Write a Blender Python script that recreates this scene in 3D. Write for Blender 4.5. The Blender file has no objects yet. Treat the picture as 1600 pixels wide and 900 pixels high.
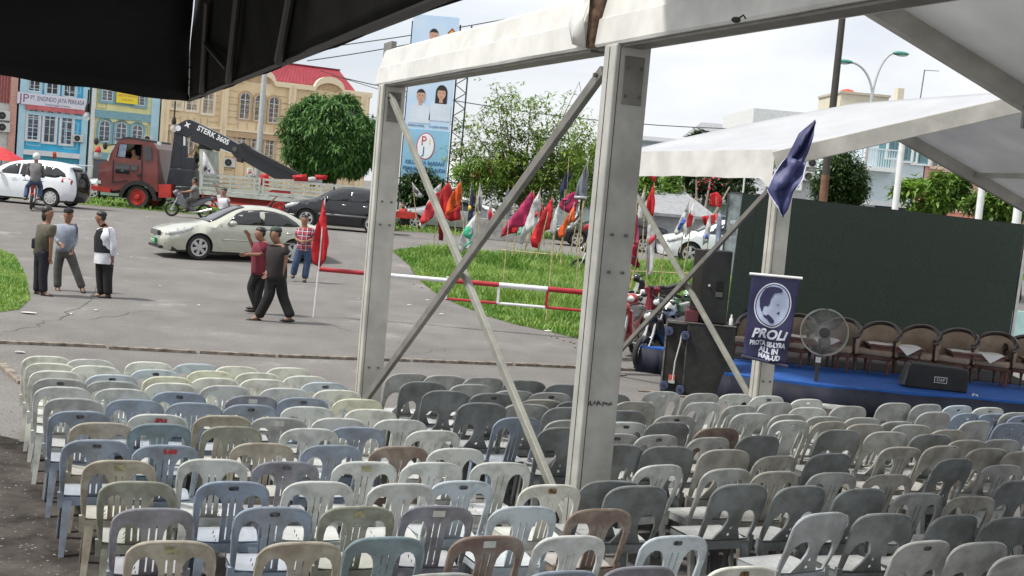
import bpy, bmesh, math, random
import numpy as np
from mathutils import Vector, Matrix
from mathutils.geometry import delaunay_2d_cdt
random.seed(7)
R = math.radians
scene = bpy.context.scene
C = scene.collection

# ------------------------------------------------------------------ camera
FPX, HC, PITCH, ROLL = 1950.0, 2.75, R(4.38), R(5.0)
fw = Vector((0, math.cos(PITCH), -math.sin(PITCH)))
up0 = Vector((0, math.sin(PITCH), math.cos(PITCH))); ri0 = Vector((1, 0, 0))
upc = up0*math.cos(ROLL) - ri0*math.sin(ROLL)
ric = ri0*math.cos(ROLL) + up0*math.sin(ROLL)
CAM = Vector((0, 0, HC))
cd = bpy.data.cameras.new('camera'); cam = bpy.data.objects.new('camera', cd); C.objects.link(cam)
cd.sensor_width = 36; cd.lens = FPX/1600*36; cd.clip_end = 3000; cd.clip_start = 0.05
mm = Matrix((ric, upc, -fw)).transposed().to_4x4(); mm.translation = CAM
cam.matrix_world = mm
scene.camera = cam

# ------------------------------------------------------------------ sky, sun, exposure
SUN_EL, SUN_AZ = R(58), R(250)          # azimuth clockwise from +Y: light comes from the left, a little behind
w = bpy.data.worlds.new('World'); scene.world = w; w.use_nodes = True
nt = w.node_tree; nt.nodes.clear(); N = nt.nodes.new; L = nt.links.new
sky = N('ShaderNodeTexSky'); sky.sky_type = 'NISHITA'; sky.sun_disc = False
sky.sun_elevation = SUN_EL; sky.sun_rotation = SUN_AZ; sky.dust_density = 2.0
bg = N('ShaderNodeBackground'); bg.inputs[1].default_value = 0.10
out = N('ShaderNodeOutputWorld')
tc = N('ShaderNodeTexCoord'); mp = N('ShaderNodeMapping'); mp.inputs['Scale'].default_value = (1, 1, 2.6)
L(tc.outputs['Generated'], mp.inputs[0])
n1 = N('ShaderNodeTexNoise'); n1.inputs['Scale'].default_value = 3.2; n1.inputs['Detail'].default_value = 7; n1.inputs['Roughness'].default_value = .55
n1.inputs['Distortion'].default_value = .4
L(mp.outputs[0], n1.inputs[0])
cr = N('ShaderNodeValToRGB'); cr.color_ramp.elements[0].position = .34; cr.color_ramp.elements[1].position = .62
cr.color_ramp.elements[0].color = (5.0, 5.25, 5.7, 1); cr.color_ramp.elements[1].color = (7.0, 7.0, 7.0, 1)
L(n1.outputs[0], cr.inputs[0])
n2 = N('ShaderNodeTexNoise'); n2.inputs['Scale'].default_value = 2.1; n2.inputs['Detail'].default_value = 5
mp2 = N('ShaderNodeMapping'); mp2.inputs['Location'].default_value = (3.1, 1.7, .4); mp2.inputs['Scale'].default_value = (1, 1, 2.2)
L(tc.outputs['Generated'], mp2.inputs[0]); L(mp2.outputs[0], n2.inputs[0])
cr2 = N('ShaderNodeValToRGB'); cr2.color_ramp.elements[0].position = .33; cr2.color_ramp.elements[1].position = .52
cr2.color_ramp.elements[0].color = (.72,)*3+(1,); cr2.color_ramp.elements[1].color = (1, 1, 1, 1)
L(n2.outputs[0], cr2.inputs[0])
mx = N('ShaderNodeMix'); mx.data_type = 'RGBA'
L(cr2.outputs[0], mx.inputs[0]); L(sky.outputs[0], mx.inputs[6]); L(cr.outputs[0], mx.inputs[7])
L(mx.outputs[2], bg.inputs[0]); L(bg.outputs[0], out.inputs[0])
sd = bpy.data.lights.new('sun', 'SUN'); sd.energy = 2.9; sd.angle = R(8); sd.color = (1, .955, .88)
sun = bpy.data.objects.new('sun', sd); C.objects.link(sun)
sdir = Vector((math.sin(SUN_AZ)*math.cos(SUN_EL), math.cos(SUN_AZ)*math.cos(SUN_EL), math.sin(SUN_EL)))
sun.rotation_euler = sdir.to_track_quat('Z', 'Y').to_euler()
scene.view_settings.view_transform = 'Standard'; scene.view_settings.look = 'None'
scene.view_settings.gamma = 1; scene.view_settings.exposure = 0.72
scene.cycles.max_bounces = 6; scene.cycles.transparent_max_bounces = 12

# ------------------------------------------------------------------ measuring: photo pixel -> world
def ray(px, py): return fw + ric*((px-800)/FPX) + upc*((450-py)/FPX)
def G(px, py, z=0.0):
    d = ray(px, py); t = (z-HC)/d.z; return CAM + d*t
def At(px, py, Y):
    d = ray(px, py); return CAM + d*(Y/d.y)
def S(Y): return FPX/Y
PLAT = .75
def hgt(x, y):
    t = min(max((y-36)/9.0, 0), 1); return PLAT*t*t*(3-2*t)
def GT(px, py):
    "ground point seen at a pixel, following the rise to the main road"
    d = ray(px, py); Y = 4.0
    while Y < 200:
        p = CAM + d*(Y/d.y)
        if p.z <= hgt(p.x, p.y): return p
        Y += .05
    return p

# ------------------------------------------------------------------ materials
def lin(h):
    h = h.lstrip('#'); r = [int(h[i:i+2], 16)/255 for i in (0, 2, 4)]
    return tuple((c/12.92 if c <= .04045 else ((c+.055)/1.055)**2.4) for c in r)
MATS = {}
def mat(name, col, rough=.6, metal=0.0, vary=.12, scale=6.0, bump=0.0, bscale=40.0, col2=None, thr=(.35, .7), coat=0.0, alpha=1.0, trans=0.0, spec=.5, det=4):
    if name in MATS: return MATS[name]
    m = bpy.data.materials.new(name); m.use_nodes = True; t = m.node_tree; b = t.nodes['Principled BSDF']
    if isinstance(col, str): col = lin(col)
    b.inputs['Roughness'].default_value = rough; b.inputs['Metallic'].default_value = metal
    b.inputs['Specular IOR Level'].default_value = spec
    if coat: b.inputs['Coat Weight'].default_value = coat; b.inputs['Coat Roughness'].default_value = .05
    if alpha < 1: b.inputs['Alpha'].default_value = alpha
    if vary > 0 or col2 is not None:
        tcn = t.nodes.new('ShaderNodeTexCoord'); nz = t.nodes.new('ShaderNodeTexNoise')
        nz.inputs['Scale'].default_value = scale; nz.inputs['Detail'].default_value = det; nz.inputs['Roughness'].default_value = .6
        oi = t.nodes.new('ShaderNodeObjectInfo'); ad = t.nodes.new('ShaderNodeVectorMath'); ad.operation = 'ADD'
        ml = t.nodes.new('ShaderNodeMath'); ml.operation = 'MULTIPLY'; ml.inputs[1].default_value = 37.0
        t.links.new(oi.outputs['Random'], ml.inputs[0]); t.links.new(ml.outputs[0], ad.inputs[1])
        t.links.new(tcn.outputs['Object'], ad.inputs[0]); t.links.new(ad.outputs[0], nz.inputs[0])
        c2 = col2 if col2 is not None else tuple(c*(1-vary*2) for c in col)
        if isinstance(c2, str): c2 = lin(c2)
        rp = t.nodes.new('ShaderNodeValToRGB'); rp.color_ramp.elements[0].position = thr[0]; rp.color_ramp.elements[1].position = thr[1]
        rp.color_ramp.elements[0].color = (*c2, 1); rp.color_ramp.elements[1].color = (*[min(1, c*(1+vary*.4)) for c in col], 1)
        t.links.new(nz.outputs[0], rp.inputs[0]); t.links.new(rp.outputs[0], b.inputs['Base Color'])
    else: b.inputs['Base Color'].default_value = (*col, 1)
    if bump:
        nb = t.nodes.new('ShaderNodeTexNoise'); nb.inputs['Scale'].default_value = bscale; nb.inputs['Detail'].default_value = 3
        tc2 = t.nodes.new('ShaderNodeTexCoord'); t.links.new(tc2.outputs['Object'], nb.inputs[0])
        bp = t.nodes.new('ShaderNodeBump'); bp.inputs['Strength'].default_value = bump; bp.inputs['Distance'].default_value = .02
        t.links.new(nb.outputs[0], bp.inputs['Height']); t.links.new(bp.outputs[0], b.inputs['Normal'])
    if trans:
        tr = t.nodes.new('ShaderNodeBsdfTranslucent'); ms = t.nodes.new('ShaderNodeMixShader'); ms.inputs[0].default_value = trans
        o = t.nodes['Material Output']; t.links.new(b.outputs[0], ms.inputs[1]); t.links.new(tr.outputs[0], ms.inputs[2])
        t.links.new(ms.outputs[0], o.inputs[0]); tr.inputs[0].default_value = (*col, 1)
        if b.inputs['Base Color'].is_linked: t.links.new(b.inputs['Base Color'].links[0].from_socket, tr.inputs[0])
    m.diffuse_color = (*col, 1); MATS[name] = m; return m

# ------------------------------------------------------------------ objects
def tag(o, label=None, cat=None, group=None, kind=None):
    if label: o['label'] = label
    if cat: o['category'] = cat
    if group: o['group'] = group
    if kind: o['kind'] = kind
    return o
def empty(name, loc=(0, 0, 0), rz=0.0, label=None, cat=None, group=None):
    o = bpy.data.objects.new(name, None); C.objects.link(o); o.location = loc; o.rotation_euler = (0, 0, rz); o.empty_display_size = .1
    return tag(o, label, cat, group)
def link(name, me, m=None, parent=None, loc=None, smooth=False):
    o = bpy.data.objects.new(name, me); C.objects.link(o)
    if m is not None and not me.materials: me.materials.append(m)
    if parent is not None: o.parent = parent
    if loc is not None: o.location = loc
    if smooth: me.shade_smooth()
    return o
def copy_tree(o, parent=None):
    c = o.copy(); C.objects.link(c)
    if parent is not None: c.parent = parent
    for ch in list(o.children): copy_tree(ch, c)
    return c

class MB:
    "collects primitives into one mesh"
    def __init__(s): s.v = []; s.f = []
    def add(s, vs, fs):
        b = len(s.v); s.v += [tuple(v) for v in vs]; s.f += [tuple(i+b for i in f) for f in fs]; return s
    def box(s, x0, y0, z0, x1, y1, z1, M=None):
        vs = [Vector(p) for p in ((x0,y0,z0),(x1,y0,z0),(x1,y1,z0),(x0,y1,z0),(x0,y0,z1),(x1,y0,z1),(x1,y1,z1),(x0,y1,z1))]
        if M is not None: vs = [M @ v for v in vs]
        return s.add(vs, [(0,3,2,1),(4,5,6,7),(0,1,5,4),(1,2,6,5),(2,3,7,6),(3,0,4,7)])
    def bar(s, a, b, wd, th, upv=(0, 0, 1)):
        "rectangular bar from a to b, wd across, th along upv-ish"
        a = Vector(a); b = Vector(b); d = (b-a).normalized(); u = Vector(upv)
        sd = d.cross(u); sd = sd.normalized() if sd.length > 1e-5 else Vector((1, 0, 0)); u = sd.cross(d).normalized()
        vs = []
        for p in (a, b):
            for i, j in ((-1,-1),(1,-1),(1,1),(-1,1)): vs.append(p + sd*(i*wd/2) + u*(j*th/2))
        return s.add(vs, [(0,1,2,3),(7,6,5,4),(0,4,5,1),(1,5,6,2),(2,6,7,3),(3,7,4,0)])
    def tube(s, pts, rad, n=8, cap=True):
        pts = [Vector(p) for p in pts]; rs = rad if isinstance(rad, (list, tuple)) else [rad]*len(pts)
        b = len(s.v); ref = None
        for i, p in enumerate(pts):
            d = (pts[min(i+1, len(pts)-1)] - pts[max(i-1, 0)]).normalized()
            if ref is None:
                ref = Vector((0, 0, 1)) if abs(d.z) < .9 else Vector((1, 0, 0))
            x = d.cross(ref).normalized(); y = d.cross(x).normalized(); ref = -y if False else ref
            for k in range(n):
                a = 2*math.pi*k/n; s.v.append(tuple(p + x*(math.cos(a)*rs[i]) + y*(math.sin(a)*rs[i])))
        for i in range(len(pts)-1):
            for k in range(n):
                k2 = (k+1) % n; s.f.append((b+i*n+k, b+i*n+k2, b+(i+1)*n+k2, b+(i+1)*n+k))
        if cap:
            s.f.append(tuple(b+k for k in range(n))[::-1]); e = b+(len(pts)-1)*n; s.f.append(tuple(e+k for k in range(n)))
        return s
    def lathe(s, prof, n=16, M=None, cap=True):
        "profile (r, z) revolved about z"
        b = len(s.v)
        for r, z in prof:
            for k in range(n):
                a = 2*math.pi*k/n; v = Vector((r*math.cos(a), r*math.sin(a), z)); v = M @ v if M is not None else v; s.v.append(tuple(v))
        for i in range(len(prof)-1):
            for k in range(n):
                k2 = (k+1) % n; s.f.append((b+i*n+k, b+i*n+k2, b+(i+1)*n+k2, b+(i+1)*n+k))
        if cap: s.f.append(tuple(b+k for k in range(n))[::-1]); e = b+(len(prof)-1)*n; s.f.append(tuple(e+k for k in range(n)))
        return s
    def ell(s, c, r, n=12, m=8, M=None):
        prof = []
        for i in range(m+1):
            t = math.pi*i/m; prof.append((max(math.sin(t), .001), -math.cos(t)))
        T = Matrix.Translation(Vector(c)) @ Matrix.Diagonal((*r, 1))
        return s.lathe(prof, n, T if M is None else M @ T)
    def prism(s, poly, y0, y1, M=None):
        "polygon in (x,z) pushed from y0 to y1"
        n = len(poly); vs = [Vector((x, y0, z)) for x, z in poly] + [Vector((x, y1, z)) for x, z in poly]
        if M is not None: vs = [M @ v for v in vs]
        fs = [tuple(range(n)), tuple(range(2*n-1, n-1, -1))] + [(i, i+n, (i+1) % n+n, (i+1) % n) for i in range(n)]
        return s.add(vs, fs)
    def quad(s, a, b, c, d): return s.add([a, b, c, d], [(0, 1, 2, 3)])
    def mesh(s, name='mesh'):
        me = bpy.data.meshes.new(name); me.from_pydata(s.v, [], s.f); me.update(); return me
    def build(s, name, m, parent=None, smooth=False, bevel=0.0, recalc=True, loc=None):
        me = s.mesh(name)
        if recalc:
            bm = bmesh.new(); bm.from_mesh(me); bmesh.ops.recalc_face_normals(bm, faces=bm.faces); bm.to_mesh(me); bm.free()
        o = link(name, me, m, parent, loc)
        if smooth:
            me.shade_smooth()
            try: me.set_sharp_from_angle(angle=R(40))
            except Exception: pass
        if bevel:
            md = o.modifiers.new('bevel', 'BEVEL'); md.width = bevel; md.segments = 2; md.limit_method = 'ANGLE'; md.angle_limit = R(50)
        return o

def inside(p, poly):
    x, y = p; c = False; j = len(poly)-1
    for i in range(len(poly)):
        xi, yi = poly[i]; xj, yj = poly[j]
        if (yi > y) != (yj > y) and x < (xj-xi)*(y-yi)/(yj-yi+1e-12)+xi: c = not c
        j = i
    return c
def segdist(p, poly):
    P = np.array(poly); Q = np.roll(P, -1, 0); d = Q-P; q = np.array(p)
    t = np.clip(((q-P)*d).sum(1)/((d*d).sum(1)+1e-12), 0, 1)
    return float(np.sqrt((((P+d*t[:, None])-q)**2).sum(1)).min())
def cdt_panel(outline, holes=(), step=.04):
    "triangulated 2D panel with holes and interior points"
    pts = []; edges = []
    for loop in [outline]+list(holes):
        b = len(pts); pts += [Vector(p) for p in loop]; n = len(loop); edges += [(b+i, b+(i+1) % n) for i in range(n)]
    xs = [p[0] for p in outline]; ys = [p[1] for p in outline]
    x = min(xs)+step/2
    while x < max(xs):
        y = min(ys)+step/2
        while y < max(ys):
            if inside((x, y), outline) and not any(inside((x, y), h) for h in holes) and min(segdist((x, y), l) for l in [outline]+list(holes)) > step*.45:
                pts.append(Vector((x, y)))
            y += step
        x += step
    vo, _, fo, *_ = delaunay_2d_cdt(pts, edges, [], 0, 1e-6)
    fs = []
    for f in fo:
        c = sum((vo[i] for i in f), Vector((0, 0)))/len(f)
        if inside(c, outline) and not any(inside(c, h) for h in holes): fs.append(tuple(f))
    return [tuple(v) for v in vo], fs
def thick_panel(outline, holes, step, fn, th):
    "panel mapped by fn(u,v,side) on both sides (side 0/1) and stitched along its borders"
    vs, fs = cdt_panel(outline, holes, step); n = len(vs); mb = MB()
    V = [fn(u, v, 0, th) for u, v in vs]+[fn(u, v, 1, th) for u, v in vs]
    F = list(fs)+[tuple(i+n for i in f[::-1]) for f in fs]
    cnt = {}
    for f in fs:
        for i in range(len(f)):
            a, b = f[i], f[(i+1) % len(f)]; k = (min(a, b), max(a, b)); cnt.setdefault(k, []).append((a, b))
    for k, l in cnt.items():
        if len(l) == 1: a, b = l[0]; F.append((b, a, a+n, b+n))
    return mb.add(V, F)
def ellipse(cx, cy, rx, ry, n=12, a0=0, a1=2*math.pi):
    return [(cx+rx*math.cos(a0+(a1-a0)*i/n), cy+ry*math.sin(a0+(a1-a0)*i/n)) for i in range(n)]

def text(s, size, m, parent, M, name='lettering', squeeze=1.0, ext=.004, bold=0.0):
    cu = bpy.data.curves.new(name, 'FONT'); cu.body = s; cu.size = size; cu.align_x = 'CENTER'; cu.align_y = 'CENTER'; cu.extrude = ext
    cu.offset = bold; cu.resolution_u = 3
    ob = bpy.data.objects.new('tmp', cu); C.objects.link(ob)
    dg = bpy.context.evaluated_depsgraph_get(); me = bpy.data.meshes.new_from_object(ob.evaluated_get(dg))
    bpy.data.objects.remove(ob); me.transform(Matrix.Diagonal((squeeze, 1, 1, 1))); me.transform(M); me.materials.clear()
    return link(name, me, m, parent)
FACE = Matrix.Rotation(R(90), 4, 'X')      # text lying in XY -> standing, facing -Y
# ================================================================== GROUND
asph = mat('asphalt', (.235, .222, .212), rough=.95, vary=0, spec=.25)
def ground_material():
    t = asph.node_tree; b = t.nodes['Principled BSDF']; tcn = t.nodes.new('ShaderNodeTexCoord')
    def noise(sc, det, ro=.6):
        n = t.nodes.new('ShaderNodeTexNoise'); n.inputs['Scale'].default_value = sc; n.inputs['Detail'].default_value = det; n.inputs['Roughness'].default_value = ro
        t.links.new(tcn.outputs['Object'], n.inputs[0]); return n
    def ramp(n, p0, c0, p1, c1):
        r = t.nodes.new('ShaderNodeValToRGB'); r.color_ramp.elements[0].position = p0; r.color_ramp.elements[1].position = p1
        r.color_ramp.elements[0].color = (*c0, 1); r.color_ramp.elements[1].color = (*c1, 1); t.links.new(n.outputs[0], r.inputs[0]); return r
    def mixc(f, a, bb, mode='MIX'):
        m = t.nodes.new('ShaderNodeMix'); m.data_type = 'RGBA'; m.blend_type = mode
        if isinstance(f, float): m.inputs[0].default_value = f
        else: t.links.new(f, m.inputs[0])
        t.links.new(a, m.inputs[6]); t.links.new(bb, m.inputs[7]); return m.outputs[2]
    base = ramp(noise(.28, 5), .35, (.158, .151, .146), .65, (.198, .190, .184))
    patch = ramp(noise(1.1, 6, .7), .40, (.88, .875, .87), .62, (1.04, 1.04, 1.03))
    c = mixc(1.0, base.outputs[0], patch.outputs[0], 'MULTIPLY')
    grit = ramp(noise(38, 3, .8), .38, (.72,)*3, .62, (1.2,)*3)
    c = mixc(1.0, c, grit.outputs[0], 'MULTIPLY')
    # sandy litter drifted here and there
    sand = ramp(noise(.55, 8, .7), .60, (0, 0, 0), .72, (.55,)*3)
    sc = t.nodes.new('ShaderNodeRGB'); sc.outputs[0].default_value = (.37, .34, .30, 1)
    c = mixc(sand.outputs[0], c, sc.outputs[0])
    t.links.new(c, b.inputs['Base Color'])
    bp = t.nodes.new('ShaderNodeBump'); bp.inputs['Strength'].default_value = .7; bp.inputs['Distance'].default_value = .02
    t.links.new(noise(30, 4, .75).outputs[0], bp.inputs['Height']); t.links.new(bp.outputs[0], b.inputs['Normal'])
ground_material()
xs = [-900, -300, -120, -60]+[i*1.0 for i in range(-40, 41)]+[60, 120, 300, 900]
ys = [-20, -5]+[i*.75 for i in range(0, 72)]+[60, 75, 100, 150, 300, 800, 2000]
mb = MB(); mb.v = [(x, y, hgt(x, y)) for y in ys for x in xs]
nx = len(xs); mb.f = [(j*nx+i, j*nx+i+1, (j+1)*nx+i+1, (j+1)*nx+i) for j in range(len(ys)-1) for i in range(nx-1)]
g = mb.build('ground', asph, smooth=True, recalc=False); tag(g, kind='structure')

tar = mat('tar_seam', (.085, .08, .076), rough=.8, vary=.2)
for i, l in enumerate((((140, 500), (230, 486), (330, 492), (480, 500), (560, 520)), ((610, 560), (700, 545), (800, 548)), ((10, 520), (90, 500), (140, 470), (160, 420)))):
    P_ = []
    for a, b in zip(l[:-1], l[1:]):
        for k in range(8): t = k/8; P_.append(GT(a[0]+(b[0]-a[0])*t, a[1]+(b[1]-a[1])*t)+Vector((random.gauss(0, .05), random.gauss(0, .05), 0)))
    mb = MB()
    for k, p in enumerate(P_):
        d = (P_[min(k+1, len(P_)-1)]-P_[max(k-1, 0)]).normalized(); nn = Vector((-d.y, d.x, 0))*random.uniform(.003, .010)
        for q in (p+nn, p-nn): mb.v.append((q.x, q.y, hgt(q.x, q.y)+.007))
    mb.f = [(2*k, 2*k+2, 2*k+3, 2*k+1) for k in range(len(P_)-1)]; tag(mb.build('road_crack', tar, None, recalc=False), kind='structure')
# grass areas (outlines on the ground, metres)
def gp(l): return [(p.x, p.y) for p in (GT(*q) for q in l)]
island = gp([(612, 392), (660, 388), (720, 395), (800, 402), (900, 408), (1010, 412), (1140, 418), (1260, 424), (1400, 436), (1420, 470), (1300, 486), (1180, 492),
             (1080, 498), (1010, 505), (960, 520), (905, 530), (850, 517), (800, 506), (760, 494), (715, 476), (680, 458), (655, 438), (640, 415)])
leftp = gp([(-90, 385), (-10, 386), (22, 400), (40, 430), (47, 468), (30, 484), (-10, 490), (-110, 488)])
verge = [(-46, 50.5), (-10, 50.0), (-2, 52.5), (-2, 60), (-46, 62)]
far_verge = [(-1, 57), (40, 57), (40, 66), (-1, 66)]
gsoil = mat('turf_soil', (.12, .18, .045), rough=.95, vary=.3, scale=1.5, bump=.6, bscale=12)
def sheet(name, poly, m, dz, kind='structure', step=.8):
    vs, fs = cdt_panel(poly, (), step); mb = MB(); mb.add([(x, y, hgt(x, y)+dz) for x, y in vs], fs)
    return tag(mb.build(name, m, recalc=False), kind=kind)
for nm, pl in (('grass_island_soil', island), ('grass_patch_soil', leftp), ('verge_soil', verge), ('far_verge_soil', far_verge)):
    sheet(nm, pl, gsoil, .006, step=1.2)
# dirt beside the chairs is a sheet with painted-in shade; grit lies on it
gA = mat('grass_blade', (.27, .38, .085), rough=.55, vary=.35, scale=.9, col2=(.10, .24, .03), trans=.35)
def blades(name, poly, n, hmin, hmax, m, seed, wdt=.012, label=None):
    rs = np.random.RandomState(seed); P = np.array(poly); lo = P.min(0); hi = P.max(0)
    pts = []
    while len(pts) < n:
        c = rs.rand(4000, 2)*(hi-lo)+lo
        for q in c:
            if inside(q, poly): pts.append(q)
            if len(pts) >= n: break
    pts = np.array(pts[:n]); k = len(pts)
    # clumps: blades lean together, height varies on a broad scale
    ph = np.sin(pts[:, 0]*1.9+np.sin(pts[:, 1]*1.3)*2)+np.sin(pts[:, 1]*1.1+pts[:, 0]*.6)
    h = hmin+(hmax-hmin)*rs.rand(k)*(0.55+.22*(ph+1)); h = np.maximum(h, hmin)
    ed = np.full(k, 9.0); Q = np.roll(P, -1, 0)
    for p0, p1 in zip(P, Q):
        d = p1-p0; t = np.clip(((pts-p0)*d).sum(1)/((d*d).sum()+1e-9), 0, 1); ed = np.minimum(ed, np.sqrt((((p0+d*t[:, None])-pts)**2).sum(1)))
    h = h*(.30+.70*np.clip((ed-.05)/1.1, 0, 1))
    a = rs.rand(k)*2*np.pi; lean = h*(.25+.55*rs.rand(k)); la = a+rs.randn(k)*.5
    z0 = np.array([hgt(x, y) for x, y in pts])
    wx = np.cos(a)*wdt*(.7+rs.rand(k)*.8); wy = np.sin(a)*wdt
    lx = -np.sin(la)*lean; ly = np.cos(la)*lean
    V = np.zeros((k, 5, 3))
    V[:, 0] = np.c_[pts[:, 0]-wx, pts[:, 1]-wy, z0]; V[:, 1] = np.c_[pts[:, 0]+wx, pts[:, 1]+wy, z0]
    V[:, 2] = np.c_[pts[:, 0]+wx*.8+lx*.35, pts[:, 1]+wy*.8+ly*.35, z0+h*.6]; V[:, 3] = np.c_[pts[:, 0]-wx*.8+lx*.35, pts[:, 1]-wy*.8+ly*.35, z0+h*.6]
    V[:, 4] = np.c_[pts[:, 0]+lx, pts[:, 1]+ly, z0+h*(.88+.1*rs.rand(k))]
    me = bpy.data.meshes.new(name); me.vertices.add(5*k); me.vertices.foreach_set('co', V.reshape(-1))
    idx = (np.arange(k)*5)[:, None]
    loops = np.concatenate([idx+[0, 1, 2, 3], idx+[3, 2, 4]], 1).reshape(-1)
    me.loops.add(7*k); me.loops.foreach_set('vertex_index', loops)
    me.polygons.add(2*k); st = (np.arange(k)*7)[:, None]+[0, 4]; me.polygons.foreach_set('loop_start', st.reshape(-1))
    me.polygons.foreach_set('loop_total', np.tile([4, 3], k)); me.update(); me.validate()
    o = link(name, me, m); return tag(o, label, 'grass', kind='stuff')
blades('tall_grass', island, 90000, .12, .62, gA, 1, .016, 'tall bright green grass growing on the roadside island')
blades('patch_grass', leftp, 16000, .08, .30, gA, 2, .012, 'short green grass at the left edge of the road')
blades('verge_grass', verge, 16000, .06, .30, gA, 3, .022, 'low grass on the verge behind the lorry')
blades('far_verge_grass', far_verge, 9000, .06, .32, gA, 4, .024, 'low grass beyond the flags')
dirt = mat('painted_shade_dirt', (.085, .075, .068), rough=1, vary=.35, scale=2.2, bump=1.0, bscale=9, spec=.1)
sheet('dirt_shade_sheet', [(p.x, p.y) for p in (G(-200, 700), G(-60, 668), G(40, 690), G(100, 740), G(190, 800), G(330, 905), G(420, 1050), G(-500, 1050))], dirt, .005, step=.5)  # canopy shade over the dirt painted in as a darker sheet
# litter and grit by the kerbs
pebm = mat('grit_stone', (.24, .225, .21), rough=.9, vary=.3)
mb = MB()
for i in range(700):
    if i < 300: px = random.uniform(-20, 130); py = random.uniform(640, 900)
    else:
        t = random.random(); px = 610+t*320+random.gauss(0, 16); py = 400+t*130+random.gauss(0, 9)
    if px < 200 or px > 600:
        p = G(px, py); r = random.uniform(.004, .014) if i < 300 else random.uniform(.01, .04)
        mb.ell((p.x, p.y, p.z+r*.3), (r, r*random.uniform(.6, 1), r*.55), 5, 3)
tag(mb.build('litter', pebm), 'pale grit and scraps scattered on the asphalt', 'grit', kind='stuff')

scrap = mat('paper_scrap', (.62, .62, .60), rough=.8, vary=.2)
SCL = ['on the road above the left grass patch', 'at the lower tip of the left grass patch', 'right of the man in the waistcoat, nearer one', 'right of the man in the waistcoat, farther one', 'in front of the silver sedan bumper', 'by the shoes of the man in the waistcoat', 'just below the left of the three talking men',
    'on the open road left of the walking men', 'between the left grass patch and the olive shirted man', 'beside the leftmost timber batten', 'at the island edge right of the left tent post', 'below the barrier hanger at the island edge', 'at the island edge inside the crossed braces', 'at the island edge left of the big tent post', 'touching the big tent post at the island edge', 'left of the left tent post on the road', 'on the road below the silver sedan front wheel', 'on the road right under the sedan front wheel']
for i, (px, py, r_) in enumerate(((10, 342, .10), (45, 490, .16), (184, 398, .05), (205, 402, .04), (228, 372, .03), (150, 486, .05), (112, 492, .05), (310, 478, .04), (70, 440, .07), (30, 552, .09), (640, 478, .08), (668, 470, .07), (690, 492, .06), (855, 518, .12), (900, 526, .1), (560, 468, .03), (250, 448, .03), (332, 436, .03))):
    p = G(px, py); mb = MB(); n_ = 7; mb.v = [(r_*random.uniform(.6, 1)*math.cos(2*math.pi*k/n_), r_*random.uniform(.4, .8)*math.sin(2*math.pi*k/n_), .008+random.uniform(0, .02)) for k in range(n_)]+[(0, 0, .03)]; mb.f = [(k, (k+1) % n_, n_) for k in range(n_)]
    o = mb.build('paper_scrap', scrap, None, recalc=False); o.location = (p.x, p.y, hgt(p.x, p.y)+.004); tag(o, 'pale scrap of litter '+SCL[i], 'litter', 'scraps of pale litter on the road')
# timber battens lying across the road end
wood = mat('old_wood', (.28, .24, .20), rough=.85, vary=.35, scale=9, bump=.4)
bat = [((0, 570), (34, 600), 'short brown timber batten lying at the left edge of the chairs'),
       ((-40, 535), (164, 543), 'timber batten lying across the road, leftmost of the line'),
       ((170, 545), (306, 552), 'timber batten with a pale edge, second from the left of the line'),
       ((312, 552), (430, 558), 'timber batten of the line ending left of the white post'),
       ((434, 558), (640, 565), 'timber batten passing behind the left tent post'),
       ((644, 565), (800, 571), 'timber batten between the tent braces'),
       ((804, 571), (1000, 580), 'rightmost timber batten of the line, ending behind the big grey post')]
for a, b, lb in bat:
    p = G(*a); q = G(*b); d = (q-p); L_ = d.length; rz = math.atan2(d.y, d.x)
    o = MB().box(0, -.05, 0, L_, .05, .045).build('timber_batten', wood, bevel=.006); o.location = p; o.rotation_euler = (0, 0, rz)
    tag(o, lb, 'batten', 'timber battens laid across the road')

# ================================================================== TENTS
alu = mat('aluminium_post', (.50, .49, .44), rough=.45, metal=.15, vary=.12, scale=3, bump=.1, bscale=15)
alud = mat('aluminium_dark', (.19, .185, .165), rough=.5, metal=.2, vary=.15, scale=4)
seam = mat('dark_seam', (.03, .03, .03), rough=.8, vary=0)
bolt = mat('bolt', (.12, .12, .12), rough=.5, metal=.6, vary=0)
pvc = mat('white_pvc', (.60, .60, .57), rough=.5, vary=.10, scale=2.5, bump=.12, bscale=3.0)
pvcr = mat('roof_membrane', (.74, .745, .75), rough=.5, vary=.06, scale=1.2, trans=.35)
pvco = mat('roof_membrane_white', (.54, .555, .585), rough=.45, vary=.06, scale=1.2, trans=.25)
AX = Vector((.357, -.934, 0)).normalized(); GX = Vector((.934, .357, 0)).normalized()
TZ = math.atan2(GX.y, GX.x)
def post(p, h, label, wd=.28, dp=.2, alu=alu):
    r = empty('tent_post', p, TZ, label, 'tent post', 'grey aluminium tent posts')
    MB().box(-wd/2, -dp/2, 0, wd/2, dp/2, h).build('shaft', alu, r, bevel=.012)
    s = MB(); s.box(-wd/2+.036, -dp/2-.003, .02, -wd/2+.041, -dp/2+.01, h-.02)
    s.box(-wd/2-.003, -.004, .02, -wd/2+.01, .004, h-.02); s.build('groove', seam, r)
    MB().box(-wd/2+.07, -dp/2-.012, h-.42, wd/2-.05, -dp/2-.002, h-.08).build('joint_plate', alud, r, bevel=.004)
    for z in (h-.36, h-.16, h-1.35, h-1.62, .55):
        for x in (-.05, .06):
            b = MB(); b.tube([(x+.01, -dp/2-.022, z), (x+.01, -dp/2+.01, z)], .012, 8); b.build('bolt', bolt, r)
    MB().box(-wd/2-.12, -dp/2-.12, 0, wd/2+.12, dp/2+.12, .02).build('base_plate', alud, r)
    return r
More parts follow.
